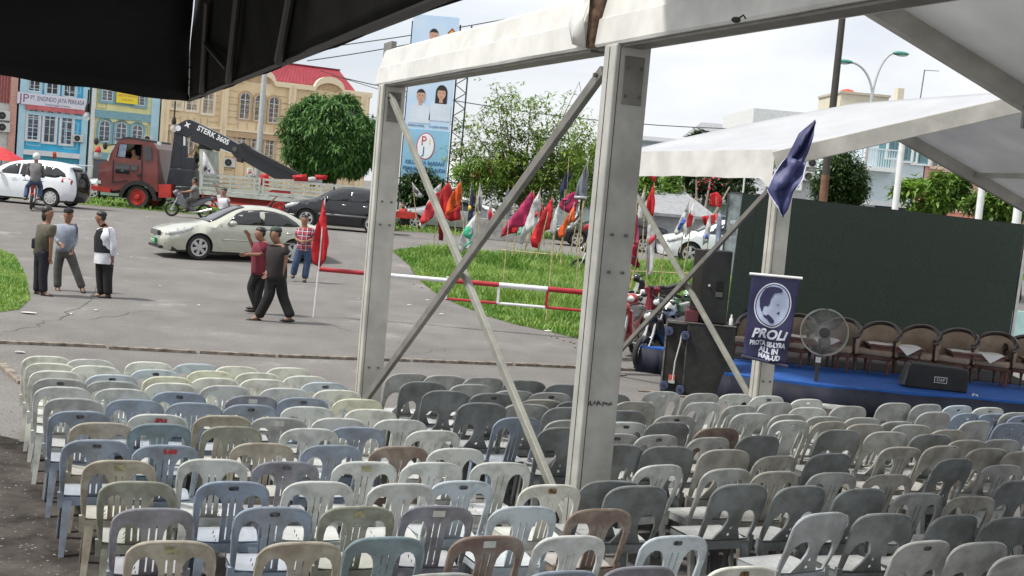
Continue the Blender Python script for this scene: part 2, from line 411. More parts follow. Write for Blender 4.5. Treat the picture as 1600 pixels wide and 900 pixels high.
def at_s(px, py_or, s): return At(px, py_or, FPX/s)
pB = At(951, 400, 9.07); B = Vector((pB.x, pB.y, 0)); pA = At(592, 400, 14.7); A = Vector((pA.x, pA.y, 0))
ZE = 3.86
post(A, ZE, 'tent post standing between the pale and the dark chairs, left of the crossed braces')
alug = mat('aluminium_painted_shade', (.42, .42, .39), rough=.5, metal=.15, vary=.16, scale=2.5, bump=.12, bscale=12)  # shade under the roof painted into this post as a darker grey
post(B, ZE, 'big tent post nearest the viewer with a dark groove, right of the crossed braces', alu=alug)
braceg = mat('brace_grey', (.27, .27, .235), rough=.5, metal=.15, vary=.15, scale=5)
def brace(a, b, label, wd=.075, th=.05):
    d = (b-a); r = empty('tent_brace', b, 0, label, 'brace', 'diagonal tent braces')
    MB().bar(a-b, Vector((0, 0, 0)), th, wd, (0, 0, 1)).build('bar', alud if 'dark' in label else braceg, r, bevel=.006)
    dn = d.normalized()
    for e, sgn in ((a-b, 1), (Vector((0, 0, 0)), -1)):
        c = e+dn*sgn*.06
        MB().tube([c-Vector((.05, .02, 0)), c+Vector((.05, .02, 0))], .016, 8).build('bolt', bolt, r)
    return r
off = -GX*.16
pm_ = empty('pen_marks', B+Vector((0, 0, 1.28))+AX*.105, TZ, 'small dark pen scribble on the big tent post at chair height', 'scribble'); mb = MB(); rs_ = random.Random(3)
for k in range(9):
    x0 = -.10+k*.022; mb.bar((x0, -.001, rs_.uniform(-.02, .0)), (x0+rs_.uniform(-.01, .02), -.001, rs_.uniform(.0, .025)), .006, .002, (0, -1, 0)); mb.bar((x0-.005, -.001, rs_.uniform(-.015, .015)), (x0+.018, -.001, rs_.uniform(-.015, .015)), .005, .002, (0, -1, 0))
mb.build('scribble', seam, pm_)
brace(A+Vector((0, 0, ZE-.12))+AX*.12-GX*.04, B+Vector((0, 0, .25))-AX*.12-GX*.04, 'pale diagonal brace falling from the left tent post to the foot of the big one')
brace(B+Vector((0, 0, ZE-.18))-AX*.12-GX*.12, A+Vector((0, 0, .06))+AX*.12-GX*.12, 'dark diagonal brace falling from the big tent post to the foot of the left one', .085)
# white wrapped eave beam over both posts
def eave(p, q, z, label, nseg=24, prof=None, seed=0, end=True):
    prof = prof or [(.02, 0), (.125, .0), (.135, .02), (.115, .205), (.095, .215), (.055, .40), (.03, .425), (-.16, .44), (-.16, .0)]
    rs = random.Random(seed); r = empty('eave_beam', (p.x, p.y, z), 0, label, 'eave beam')
    d = q-p; n = -Vector((GX.x, GX.y, 0)); mb = MB(); k = len(prof)
    for i in range(nseg+1):
        t = i/nseg; c = d*t
        for j, (o, h) in enumerate(prof):
            wv = .0015*math.sin(i*.5+j)+rs.uniform(-.0012, .0012)
            mb.v.append(tuple(c+n*(o+wv)+Vector((0, 0, h+(.002*math.sin(i*.9+j*2) if 0 < j < k-1 else 0)))))
    for i in range(nseg):
        for j in range(k): mb.f.append((i*k+j, i*k+(j+1) % k, (i+1)*k+(j+1) % k, (i+1)*k+j))
    mb.f.append(tuple(range(k))[::-1]); mb.f.append(tuple(nseg*k+j for j in range(k)))
    fc = mb.build('fabric_cover', pvc, r); fc.data.shade_flat()
    MB().bar(Vector((0, 0, -.012))+n*.02, d+Vector((0, 0, -.012))+n*.02, .16, .02).build('beam_rail', alud, r)
    return r
dAB = (B-A).normalized()
P0 = A-dAB*.25; Pm = B-dAB*.42
e1 = eave(P0, Pm, ZE, 'white fabric wrapped beam running from the left tent post towards the big one', seed=1)
e2 = eave(B-dAB*.28, B+dAB*9.0, ZE, 'white fabric wrapped beam running from the big tent post to the top edge', 40, seed=2)
# bracket at the far end, and the torn overlap with its brown timber filler above the big post
MB().box(-.03, -.2, -.08, .03, .16, .52).build('end_bracket', alud, e1).rotation_euler = (0, 0, TZ)
rust = mat('rusty_timber', (.27, .17, .11), rough=.9, vary=.4, scale=14)
j = empty('beam_joint', (B-dAB*.36)+Vector((0, 0, ZE)), TZ, 'open joint with brown filler and a loose flap of white cover above the big post', 'beam joint')
mb = MB(); mb.box(-.16, -.05, .0, -.02, .03, .40); mb.build('filler_board', rust, j, bevel=.01)
vs, fs = cdt_panel([(0, 0), (.3, .05), (.34, .2), (.3, .42), (0, .45), (-.04, .2)], (), .06)
fl = MB(); fl.add([(-.19-.03*math.sin(u*14+v*6)-.04*math.sin(v*11), u*.9-.05, v-.01) for u, v in vs], fs)
f_ = fl.build('loose_flap', pvc, j, smooth=True)
sm = f_.modifiers.new('s', 'SOLIDIFY'); sm.thickness = .006
tp = At(1150, 30, 8.2)
kn = empty('cord_knot', At(1150, 31, 7.2), 0, 'small dark cord knot hanging under the white beam', 'knot')
MB().ell((0, 0, 0), (.028, .02, .018), 8, 6).build('knot', seam, kn); MB().tube([(0, 0, 0), (.04, 0, .03), (.055, 0, .01)], .006, 6).build('cord_end', seam, kn)

def slab(name, pts, m, parent=None, th=.012, sag=0.0, nu=16, nv=16, origin=None):
    "membrane over 4 corners p00 p10 p11 p01"
    a, b, c, d = [Vector(p) for p in pts]; mb = MB(); o = origin or Vector((0, 0, 0))
    for i in range(nu+1):
        for jx in range(nv+1):
            u, v = i/nu, jx/nv; p = (a*(1-u)+b*u)*(1-v)+(d*(1-u)+c*u)*v
            p = p-o; p.z -= sag*16*u*(1-u)*v*(1-v); mb.v.append(tuple(p))
    for i in range(nu):
        for jx in range(nv): k = i*(nv+1)+jx; mb.f.append((k, k+1, k+nv+2, k+nv+1))
    ob = mb.build(name, m, parent, smooth=True, recalc=False)
    s_ = ob.modifiers.new('s', 'SOLIDIFY'); s_.thickness = th; return ob
# roof of the near tent over the dark chairs
RG = At(1322, -34, 12.0); RE = At(1672, 183, 12.6)
t1 = empty('tent_roof', RG, 0, 'grey underside and thick sloping rafter of the near tent roof, top right corner', 'tent roof')
ln = Vector((.30, -.95, 0)).normalized()*13
slab('membrane', [RG+Vector((0, 0, .02)), RE+Vector((0, 0, .02)), RE+ln+Vector((0, 0, .02)), RG+ln+Vector((0, 0, .02))], pvcr, t1, origin=RG)
Lp = RG-GX*3.5; Lp.z = ZE+.45
slab('membrane', [RG+Vector((0, 0, .03)), RG+ln+Vector((0, 0, .03)), Lp+ln, Lp+ln*.22], pvcr, t1, origin=RG)
MB().bar(Vector((0, 0, -.06)), RE-RG+Vector((0, 0, -.06)), .14, .26).build('rafter', alu, t1)
MB().bar(Vector((0, 0, .1)), RE-RG+Vector((0, 0, .1)), .04, .05).build('edge_strip', pvc, t1)
for k in (1.0,):
    q = (RE-RG)*k
    MB().bar(q+Vector((0, 0, -.12)), q+ln+Vector((0, 0, -.12)), .08, .1).build('purlin', alud, t1)
MB().bar(Vector((0, 0, -.12)), ln+Vector((0, 0, -.12)), .1, .12).build('ridge_beam', alud, t1)
q = (RE-RG)*.8; MB().box(-.05, -.12, -.38, .05, -.06, -.16).build('cord_hook', alud, t1).location = q

# second tent: post C, hidden post D, white roof with valance, grey gable rafter
pC = At(1205, 450, 16.5); Cc = Vector((pC.x, pC.y, 0)); pD = At(966, 400, 19.8); D = Vector((pD.x, pD.y, 0))
ZC = 3.30
post(Cc, ZC, 'pale tent post in front of the stage with the navy banner tied to it', .25, .18)
post(D, 3.2, 'far tent post mostly hidden behind the big one', .25, .18)
brace(D+Vector((0, 0, 3.1))+AX*.1, Cc+Vector((0, 0, .22))-AX*.12-GX*.02, 'pale diagonal brace falling right to the foot of the pale stage side post')
brace(Cc+Vector((0, 0, 3.12))-AX*.1-GX*.08, D+Vector((0, 0, .15))+AX*.12-GX*.08, 'dark diagonal brace rising right towards the navy flag', .07)
apN = At(1640, 138, 16.2); apF = At(1338, 161, 20.2)
t2 = empty('tent_roof', apN, 0, 'white gabled tent roof with a hanging valance in front of the stage', 'tent roof')
o = apN
Ce = Vector((Cc.x, Cc.y, ZC+.30))-GX*.1; De = At(968, 238, 19.8)
def membrane_curved():
    mb = MB(); nu, nv = 14, 18
    for i in range(nu+1):
        for jx in range(nv+1):
            u, v = i/nu, jx/nv
            lo = Ce.lerp(De, u); hi = apN.lerp(apF, u); p = lo.lerp(hi, v)-o
            p.z -= .12*math.sin(math.pi*v)*(math.sin(math.pi*u)); p.z += .03*math.sin(math.pi*v)*(u**3); mb.v.append(tuple(p))
    for i in range(nu):
        for jx in range(nv): k = i*(nv+1)+jx; mb.f.append((k, k+1, k+nv+2, k+nv+1))
    return mb
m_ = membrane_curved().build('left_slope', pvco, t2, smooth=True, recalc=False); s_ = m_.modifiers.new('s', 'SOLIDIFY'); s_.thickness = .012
# valance
mb = MB(); n_ = 60
for i in range(n_+1):
    u = i/n_; p = Ce.lerp(De, u)-GX*.05-o
    zb = .37+.004*math.sin(u*31)+.008*math.sin(u*9); ww = .008*math.sin(u*37)
    if u < .06: zb += .16*(1-u/.06)
    mb.v += [tuple(p), tuple(p-GX*ww*.5-Vector((0, 0, zb*.5))), tuple(p-GX*ww-Vector((0, 0, zb)))]
for i in range(n_):
    for k in (0, 1): mb.f.append((i*3+k, i*3+k+1, i*3+k+4, i*3+k+3))
v_ = mb.build('valance', pvc, t2, recalc=False); s_ = v_.modifiers.new('s', 'SOLIDIFY'); s_.thickness = .008
ra = Ce-Vector((0, 0, .12)); rb = apN-Vector((0, 0, .115)); dr = (rb-ra)
ra0 = ra-dr.normalized()*.05
mb = MB().bar(ra0-o, ra+dr*1.02-o, .12, .23); mb.build('gable_rafter', alu, t2, bevel=.01)
MB().bar(De-o-Vector((0, 0, .12)), apF-o-Vector((0, 0, .12)), .1, .2).build('far_rafter', alud, t2)
# right slope, its far rafter and purlin
rE = At(1665, 348, 21.2); rE2 = rE+(apN-apF)
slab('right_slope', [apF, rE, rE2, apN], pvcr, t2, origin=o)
MB().bar(apF-o-Vector((0, 0, .10)), rE-o-Vector((0, 0, .10)), .10, .2).build('far_rafter', alu, t2)
q = apF.lerp(rE, .55)-o-Vector((0, 0, .08)); MB().bar(q, q+(apN-apF), .08, .08).build('purlin', alu, t2)
MB().bar(apF-o-Vector((0, 0, .08)), Vector((0, 0, -.08)), .1, .1).build('ridge_beam', alud, t2)
clp = mat('clamp', (.3, .29, .27), rough=.5, metal=.5, vary=.2)
k_ = empty('post_clamp', Cc+Vector((0, 0, ZC-.1)), TZ, 'grey steel clamp with turnbuckles at the head of the pale stage side post', 'clamp')
MB().box(-.1, -.14, .02, .1, -.1, .3).build('clamp_plate', clp, k_, bevel=.01)
for x in (-.14, -.18): MB().tube([(x, -.12, .12), (x-.02, -.12, -.18)], .012, 8).build('turnbuckle', seam, k_)

# black canopy over the viewer
blk = mat('black_tarpaulin', (.006, .006, .007), rough=.8, spec=.15, vary=.35, scale=2.0, bump=.5, bscale=3.0)
blk2 = mat('black_tarpaulin_worn', (.009, .009, .008), rough=.85, spec=.15, vary=.4, scale=5, bump=.4, bscale=4)
tubem = mat('black_frame_tube', (.012, .012, .012), rough=.5, vary=0)
zh = HC+.182; K = G(296, 156, zh); L1 = G(-60, 105, zh); L1 = K+(L1-K)*3; R1 = G(690, 0, zh); R1 = K+(R1-K)*1.6; T = At(316, -500, 2.0)
can = empty('canopy', K, 0, 'black tarpaulin canopy hanging over the top left corner', 'canopy')
def tri_panel(name, a, b, c, m, bul, seed, gap=0.0):
    "fine triangle a-b-c with cloth relief; a-c side kept clear of the neighbour by gap"
    mb = MB(); n = 26; idx = {}; nrm = (b-a).cross(c-a).normalized(); rs = random.Random(seed); a1, a2 = rs.uniform(3, 6), rs.uniform(6, 12)
    for i in range(n+1):
        for jx in range(n+1-i):
            u, v = i/n, jx/n; p = a+(b-a)*u+(c-a)*v
            p = p+nrm*(bul*math.sin(u*a1*3+v*4)*math.sin(v*a2)*.5)
            if jx == 0: p.z -= .008*abs(math.sin(u*60))
            p = p+(b-a).normalized()*gap*(1 if i == 0 else 0)
            idx[i, jx] = len(mb.v); mb.v.append(tuple(p-K))
    for i in range(n):
        for jx in range(n-i):
            mb.f.append((idx[i, jx], idx[i+1, jx], idx[i, jx+1]))
            if jx < n-i-1: mb.f.append((idx[i+1, jx], idx[i+1, jx+1], idx[i, jx+1]))
    ob = mb.build(name, m, can, smooth=True, recalc=False); s_ = ob.modifiers.new('s', 'SOLIDIFY'); s_.thickness = .003; return ob
T2 = T+(L1-K)*.9
tri_panel('left_panel', K, L1, T, blk, .03, 1, .002)
o2 = tri_panel('left_panel', L1, T+(L1-K), T, blk, .02, 5)
tri_panel('right_panel', K, R1, T, blk2, .012, 2, .004)
tri_panel('right_panel', R1, R1+(T-K)+Vector((1.2, -.5, .6)), T, blk2, .012, 3)
# hem ropes and the frame tubes under the right panel
MB().tube([(L1-K), Vector((0, 0, 0))], .006, 6).build('hem', tubem, can); MB().tube([Vector((0, 0, 0)), (R1-K)], .006, 6).build('hem', tubem, can)
def on(u, v, e=.012):
    nrm = (R1-K).cross(T-K).normalized()
    if nrm.z > 0: nrm = -nrm
    return (R1-K)*u+(T-K)*v+nrm*e
for a, b in (((.11, .005), (.11, .30)), ((.24, .005), (.24, .35)), ((.40, .005), (.4, .35)), ((.23, .05), (.12, .17))):
    MB().tube([on(*a), on(*b)], .0075, 8).build('frame_tube', tubem, can)
# slit of daylight along the hip: painted as pale strips
frm = mat('painted_daylight', (.75, .72, .68), rough=.6, vary=.2)
for i, (t0, t1_, wv) in enumerate(((.02, .055, .004), (.062, .08, .002), (.09, .125, .0025), (.135, .16, .0018))):
    a = K+(T-K)*t0; b = K+(T-K)*t1_
    MB().bar(a-K+Vector((.006, -.03, 0)), b-K+Vector((.006, -.03, 0)), wv, .002, (0, 1, 0)).build('daylight_strip', frm, can)

# two bulbs hanging from the canopy hem
glass = mat('bulb_glass', (.9, .9, .88), rough=.05, vary=0, alpha=.35)
for px, pt, ph_, lb in ((137, 140, 168, 'clear light bulb hanging in front of the blue and yellow shophouses'), (272, 158, 188, 'clear light bulb hanging in front of the crane arm')):
    Yb = K.y if px > 200 else 3.3
    top = At(px+2, pt, Yb); so = At(px, ph_, Yb)
    r = empty('hanging_bulb', so, 0, lb, 'light bulb', 'light bulbs hanging from the black canopy')
    MB().tube([top-so, Vector((0, 0, .01))], .0022, 6).build('wire', tubem, r)
    MB().lathe([(.002, .012), (.005, .006), (.0068, -.003), (.0068, -.011), (.0045, -.012)], 12).build('socket', tubem, r, smooth=True)
    MB().lathe([(.004, -.011), (.005, -.014), (.0085, -.020), (.0095, -.025), (.007, -.031), (.002, -.034)], 14).build('glass_bulb', glass, r, smooth=True)
# ================================================================== SHOPHOUSES ACROSS THE ROAD
class Facade:
    "a facade plane: local x runs along it, local -y faces the viewer"
    def __init__(s, name, px, Y, ang, z0, label, cat='building'):
        p = At(px, 250, Y); s.o = Vector((p.x, p.y, z0)); s.d = Vector((math.cos(ang), math.sin(ang), 0)); s.n = Vector((s.d.y, -s.d.x, 0))
        s.root = empty(name, s.o, ang, label, cat); s.z0 = z0
    def uz(s, px, py):
        d = ray(px, py); t = (s.o-CAM).dot(s.n)/d.dot(s.n); q = CAM+d*t-s.o; return q.dot(s.d), q.z
    def box(s, name, u0, u1, z0, z1, out, back, m, bevel=0):
        return MB().box(u0, -out, z0, u1, back, z1).build(name, m, s.root, bevel=bevel)
glz = mat('window_glass', (.10, .13, .19), rough=.12, vary=.3, scale=1.3, spec=.8)
glzd = mat('window_dark', (.03, .035, .05), rough=.2, vary=.2)
def window(F, u, z, w_, h_, arch, fm, gm=None, panes=(2, 4), surround=None, sm=None, open_=False):
    "framed window with its panes; arch = rounded head"
    gm = gm or glz; k = 8; rr = w_/2*.85 if arch else 0
    def outline(w2, h2, r2):
        if not arch: return [(-w2, 0), (w2, 0), (w2, h2), (-w2, h2)]
        return [(-w2, 0), (w2, 0), (w2, h2-r2)]+[(w2*math.cos(a), h2-r2+r2*math.sin(a)) for a in [math.pi*i/k for i in range(1, k)]]+[(-w2, h2-r2)]
    root = None
    def ring(name, o_, i_, y0, y1, m, par):
        n = len(o_); mb = MB()
        for y in (y0, y1):
            mb.v += [(x, y, zz) for x, zz in o_]+[(x, y, zz) for x, zz in i_]
        for i in range(n):
            jn = (i+1) % n
            mb.f += [(i, jn, jn+n, i+n), (2*n+jn, 2*n+i, 3*n+i, 3*n+jn), (i, i+2*n, jn+2*n, jn), (i+n, jn+n, jn+3*n, i+3*n)]
        return mb.build(name, m, par)
    fr = outline(w_/2, h_, rr); inn = [(x*(1-.18), zz if zz == 0 else zz) for x, zz in fr]; t = .07*w_/1.0 if w_ > 1 else .08
    inn = [(x*(1-2*t/w_), t+zz*(h_-2*t)/h_) for x, zz in fr]
    par = ring('window', fr, inn, -.09, 0.02, fm, F.root); par.location = (u, 0, z)
    MB().prism([(x*.995, zz) for x, zz in inn], -.02, -.012).build('pane', gm, par)
    mb = MB(); hz = h_*.72 if arch else h_*.5
    mb.box(-.035, -.07, t, .035, -.022, h_-t)
    mb.box(-w_/2+t, -.068, hz-.03, -.036, -.022, hz+.03); mb.box(.036, -.068, hz-.03, w_/2-t, -.022, hz+.03)
    for i in range(1, panes[1]-1):
        zz = t+(hz-t)*i/(panes[1]-1); mb.box(-w_/2+t, -.05, zz-.014, w_/2-t, -.024, zz+.014)
    mb.build('glazing_bar', fm, par)
    if surround:
        so = outline(w_/2+surround, h_+surround*1.2, rr+surround*.8) if arch else [(-w_/2-surround, -surround), (w_/2+surround, -surround), (w_/2+surround, h_+surround), (-w_/2-surround, h_+surround)]
        if arch: so = [(x, zz if zz > 0 else -surround*.8) for x, zz in so]
        ring('surround', so, fr, -.16, 0.02, sm, par)
    return par
def ac_unit(F, u, z, w_=.95, h_=.7, label=None):
    r = empty('air_conditioner', F.o+F.d*u+F.n*.05+Vector((0, 0, z)), math.atan2(F.d.y, F.d.x), label, 'air conditioner', 'outdoor air conditioner units')
    MB().box(-w_/2, -.38, 0, w_/2, 0, h_).build('casing', mat('ac_casing', (.66, .66, .62), rough=.5, vary=.1), r, bevel=.03)
    MB().tube([(-.1, -.39, h_/2), (-.1, -.375, h_/2)], h_*.40, 18).build('fan_grille', seam, r)
    MB().tube([(-.1, -.41, h_/2), (-.1, -.385, h_/2)], h_*.12, 12).build('fan_hub', bolt, r)
    mb = MB(); mb.box(-w_/2+.08, -.3, -.12, -w_/2+.12, .05, -.002); mb.box(w_/2-.12, -.3, -.12, w_/2-.08, .05, -.002); mb.build('bracket', alud, r)
ANG = R(28)
def fz(F, px, py): return F.uz(px, py)
wht = mat('white_trim', (.75, .77, .78), rough=.6, vary=.08)
# line of the facade: through px 75 at 111 m
base = At(75, 250, 111); bo = Vector((base.x, base.y, PLAT)); bd = Vector((math.cos(ANG), math.sin(ANG), 0))
def facade(name, px, label, off=0.0):
    d = ray(px, 250); n = Vector((bd.y, -bd.x, 0)); t = (bo+n*off-CAM).dot(n)/d.dot(n); q = CAM+d*t
    F = Facade.__new__(Facade); F.o = Vector((q.x, q.y, PLAT)); F.d = bd; F.n = n; F.z0 = PLAT; F.root = empty(name, F.o, ANG, label, 'building'); return F
# --- blue
blue = mat('blue_paint', (.055, .50, .78), rough=.6, vary=.12, scale=.8); lblue = mat('pale_blue_trim', (.45, .68, .78), rough=.6, vary=.08, scale=.8)
Fb = facade('shophouse', 25, 'bright blue shophouse with arched windows and a company sign, leftmost full facade')
wB = fz(Fb, 136, 210)[0]
Fb.box('wall', 0, wB, -1, 13.5, 0, 9, blue)
def grid_lines(F, u0, u1, z0, z1, m, nx_, nz_, wd=.09, out=.05):
    mb = MB()
    for i in range(nx_+1):
        u = u0+(u1-u0)*i/nx_; mb.box(u-wd/2, -out, z0, u+wd/2, .01, z1)
    for k in range(nz_+1):
        z = z0+(z1-z0)*k/nz_; mb.box(u0, -out+.006, z-wd/2, u1, .01, z+wd/2)
    return mb.build('moulding', m, F.root)
zf = fz(Fb, 75, 238)[1]; z_s0 = fz(Fb, 75, 172)[1]; z_s1 = fz(Fb, 75, 148)[1]
Fb.box('pilaster', -.02, .55, -1, 13.6, .22, 0, lblue); Fb.box('pilaster', wB-.55, wB-.01, -1, 13.6, .22, 0, lblue)
Fb.box('string_course', .55, wB-.55, z_s0-.55, z_s0-.22, .18, 0, lblue); Fb.box('string_course', .55, wB-.55, zf-.35, zf+.1, .25, 0, wht)
Fb.box('ground_floor_front', .6, wB-.6, 0, zf-.4, .03, 0, mat('ground_blue', (.05, .33, .45), rough=.6))
for nm, zz0, zz1 in (('moulding', zf+.5, z_s0-.9), ('moulding', z_s1+.4, 13)):
    for a, b in ((.8, 1.9), (wB-1.9, wB-.8)): grid_lines(Fb, a, b, zz0, zz1, lblue, 1, 3, .07, .04)
for px, py in ((50, 219), (76, 223), (102.5, 226)):
    u, z = fz(Fb, px, py); window(Fb, u, z, .98, 2.85, True, wht, surround=.15, sm=wht)
for px, py in ((53, 143), (81, 147.5), (108, 151.5)):
    u, z = fz(Fb, px, py); window(Fb, u, z, 1.0, 2.0, False, wht, gm=glzd, panes=(2, 3), surround=.16, sm=lblue)
sg = empty('company_sign', Fb.o+Fb.n*.3, ANG, 'long white company sign with a red band on the blue shophouse', 'sign')
u0, _ = fz(Fb, 26, 160); u1, _ = fz(Fb, 134, 160); zt = fz(Fb, 80, 149)[1]; zb_ = fz(Fb, 80, 167)[1]
MB().box(u0, -.08, zb_, u1, -.0, zt).build('sign_board', mat('sign_white', (.72, .72, .80), rough=.5, vary=.05), sg)
redp = mat('sign_red', (.62, .16, .17), rough=.6, vary=.15, scale=2)
MB().box(u0+.7, -.09, zb_-.42, u1-.1, 0, zb_-.01).build('red_band', redp, sg)
navyt = mat('dark_lettering', (.05, .05, .12), rough=.6, vary=0)
text('PT. ENGINDO JAYA PERKASA', .58, navyt, sg, Matrix.Translation(((u0+u1)/2+.45, -.085, zt-.42)) @ FACE, squeeze=.60)
text('General Supplier & Service', .24, navyt, sg, Matrix.Translation(((u0+u1)/2+.45, -.085, zt-.86)) @ FACE, squeeze=.8)
text('JP', 1.05, mat('logo_plum', (.22, .1, .2), rough=.6, vary=0), sg, Matrix.Translation((u0+.55, -.085, zt-.52)) @ FACE)
u, z = fz(Fb, 121, 222); ac_unit(Fb, u, z, .85, .65, 'white air conditioner on the right end of the blue shophouse')
# --- red shutter building, far left
Fr = facade('shophouse', -120, 'white shophouse with a red corrugated front at the left edge')
uR = fz(Fr, 24, 210)[0]
Fr.box('wall', 0, uR-.01, -1, 12.5, -.01, 9, mat('offwhite_wall', (.62, .62, .60), rough=.7, vary=.12))
zr = fz(Fr, 10, 161)[1]; mb = MB()
k = 0; u = 0.1
while u < uR-.7: mb.box(u, -.10, zr, u+.16, .005, 11.6); u += .24
mb.build('corrugated_front', mat('red_sheet', (.36, .05, .045), rough=.5, vary=.15), Fr.root)
Fr.box('pilaster', uR-.6, uR-.02, -1, 12.5, .2, 0, mat('salmon_trim', (.62, .35, .28), rough=.6))
for py, lb in ((188, 'upper white air conditioner beside the red corrugated front'), (206, 'lower white air conditioner beside the red corrugated front')):
    u, z = fz(Fr, 4, py); ac_unit(Fr, u, z, 1.1, .8, lb)
# --- yellow
yel = mat('yellow_paint', (.82, .77, .40), rough=.65, vary=.1, scale=.8); tq = mat('turquoise_trim', (.22, .42, .48), rough=.6, vary=.1)
Fy = facade('shophouse', 137, 'pale yellow shophouse with blue window surrounds and a small yellow sign')
wY = fz(Fy, 246, 220)[0]
Fy.box('wall', 0, wY, -1, 13, .01, 9, yel)
Fy.box('pilaster', .01, .35, -1, 13.1, .2, 0, wht); Fy.box('pilaster', wY-.75, wY-.02, -1, 13.1, .22, 0, lblue)
zc = fz(Fy, 190, 181)[1]; Fy.box('string_course', .36, wY-.76, zc-.35, zc+.35, .25, 0, tq)
Fy.box('string_course', 1.2, wY-1.0, zc-.62, zc-.36, .16, 0, yel)
z2 = fz(Fy, 190, 246)[1]; Fy.box('string_course', .36, wY-.76, z2-.3, z2+.3, .2, 0, tq)
Fy.box('ground_floor_front', .5, wY-.9, 0, z2-.35, .04, 0, mat('shop_dark', (.10, .13, .17), rough=.4))
for px, py in ((162, 221), (188, 224), (213, 227)):
    u, z = fz(Fy, px, py); window(Fy, u, z, 1.0, 1.9, True, wht, surround=.2, sm=tq)
for px, py in ((167, 158), (194, 161), (217, 165)):
    u, z = fz(Fy, px, py); window(Fy, u, z, 1.0, 1.9, False, wht, panes=(2, 4), surround=.22, sm=tq)
grid_lines(Fy, .5, 1.3, zc+.5, zc+4, mat('yellow_line', (.4, .35, .15), rough=.7), 1, 3, .05, .03); grid_lines(Fy, wY-1.9, wY-.95, z2+.5, zc-.8, mat('yellow_line', 0), 1, 3, .05, .03)
su, sz = fz(Fy, 197, 162); sy = empty('small_sign', Fy.o+Fy.n*.32+Fy.d*su+Vector((0, 0, sz)), ANG, 'small bright yellow rental sign on the yellow shophouse', 'sign')
MB().box(-.95, -.05, 0, .95, 0, 1.0).build('sign_board', mat('sign_yellow', (.85, .68, .03), rough=.5, vary=0), sy)
text('DISEWAKAN', .3, redp, sy, Matrix.Translation((0, -.055, .68)) @ FACE); text('HUBUNGI', .22, redp, sy, Matrix.Translation((0, -.055, .32)) @ FACE)
u, z = fz(Fy, 230, 222); ac_unit(Fy, u, z, .8, .6, 'white air conditioner on the yellow shophouse above the lorry cab')
# --- beige with red roof
bei = mat('beige_paint', (.83, .66, .42), rough=.7, vary=.1, scale=.6); beid = mat('beige_trim', (.58, .41, .24), rough=.7, vary=.12)
beil = mat('beige_light', (.86, .73, .52), rough=.7, vary=.06)
Fg = facade('shophouse', 247, 'large beige shophouse block with arched windows and a red mansard roof')
wG = fz(Fg, 573, 220)[0]
ztop = fz(Fg, 440, 128)[1]
Fg.box('wall', 0, wG, -1, ztop, .02, 10, bei)
zb1 = fz(Fg, 400, 210)[1]
Fg.box('string_course', .01, wG, zb1-.45, zb1+.1, .28, 0, beid); Fg.box('string_course', .01, wG+.05, zb1+.11, zb1+.3, .36, 0, beil)
bounds = [fz(Fg, p, 190)[0] for p in (250, 262, 343, 353, 447, 458, 560, 571)]
for i in range(0, 8, 2):
    Fg.box('pilaster', bounds[i], bounds[i+1], -1, ztop-.1, .4, 0, beil)
    Fg.box('pilaster_edge', bounds[i]+(bounds[i+1]-bounds[i])*.35, bounds[i]+(bounds[i+1]-bounds[i])*.65, -1, ztop-.2, .47, -.39, bei)
for px, py, h_, ar in ((275, 170, 2.4, False), (299, 173, 2.5, False), (324, 178, 2.7, False), (381, 186, 2.5, True), (404, 189, 2.5, True), (426, 192, 2.5, True),
                       (480, 192, 2.3, True), (503, 196, 2.3, True), (526, 199, 2.3, True)):
    u, z = fz(Fg, px, py); window(Fg, u, z, 1.02, h_, ar, wht, surround=.16, sm=beid if ar else beil, panes=(2, 5))
for px, py in ((272, 237), (294, 240), (320, 244), (375, 247), (398, 250), (419, 253), (480, 262)):
    u, z = fz(Fg, px, py); window(Fg, u, z, .95, 2.35, True, wht, surround=.16, sm=beid, panes=(2, 4))
# grooves between the windows, panels under them
def gmb(*a): return MB().box(*a).build('groove_moulding', beid, Fg.root)
for a, b in ((1, 2), (3, 4), (5, 6)):
    ua, ub = bounds[a], bounds[b]
    for s0, s1 in ((ua+.12, ua+1.0), (ub-1.0, ub-.12)):
        for zz in np.arange(.5, ztop-1.2, .62):
            if abs(zz-zb1) > .6: gmb(s0, -.05, zz-.03, s1, .01, zz+.03)
    for kx in range(5): u = ua+1.15+(ub-ua-2.3)*kx/4; gmb(u-.03, -.052, zb1+.35, u+.03, .01, zb1+1.0); gmb(u-.03, -.052, .3, u+.03, .01, zb1-.6)
# cornice with three round gables
def cornice():
    mb = MB(); arcs = [(bounds[1]+bounds[2])/2, (bounds[3]+bounds[4])/2, (bounds[5]+bounds[6])/2]; top = []; u = -.1
    while u <= wG+.1:
        z = 0
        for c in arcs:
            x = abs(u-c)
            if x < 1.5: z = max(z, math.sqrt(1.5**2-x*x)*.72)
        top.append((u, ztop-.05+z)); u += .1
    bot = [(u, z-.62 if z > ztop else ztop-.5) for u, z in top]
    n = len(top)
    for y in (-.42, .1):
        mb.v += [(u, y, z) for u, z in top]+[(u, y, z) for u, z in bot]
    for i in range(n-1):
        mb.f += [(i, i+1, i+1+n, i+n), (2*n+i, 2*n+n+i, 2*n+n+i+1, 2*n+i+1), (i, i+2*n, i+1+2*n, i+1), (i+n, i+n+1, 3*n+i+1, 3*n+i)]
    mb.build('cornice', beil, Fg.root)
    for c in arcs: MB().prism([(c+1.1*math.cos(a), ztop-.3+1.1*.75*math.sin(a)) for a in [math.pi*i/10 for i in range(11)]], -.1, .3).build('gable_panel', beid, Fg.root)
cornice()
redroof = mat('red_roof', (.33, .035, .05), rough=.5, vary=.15, scale=1.2)
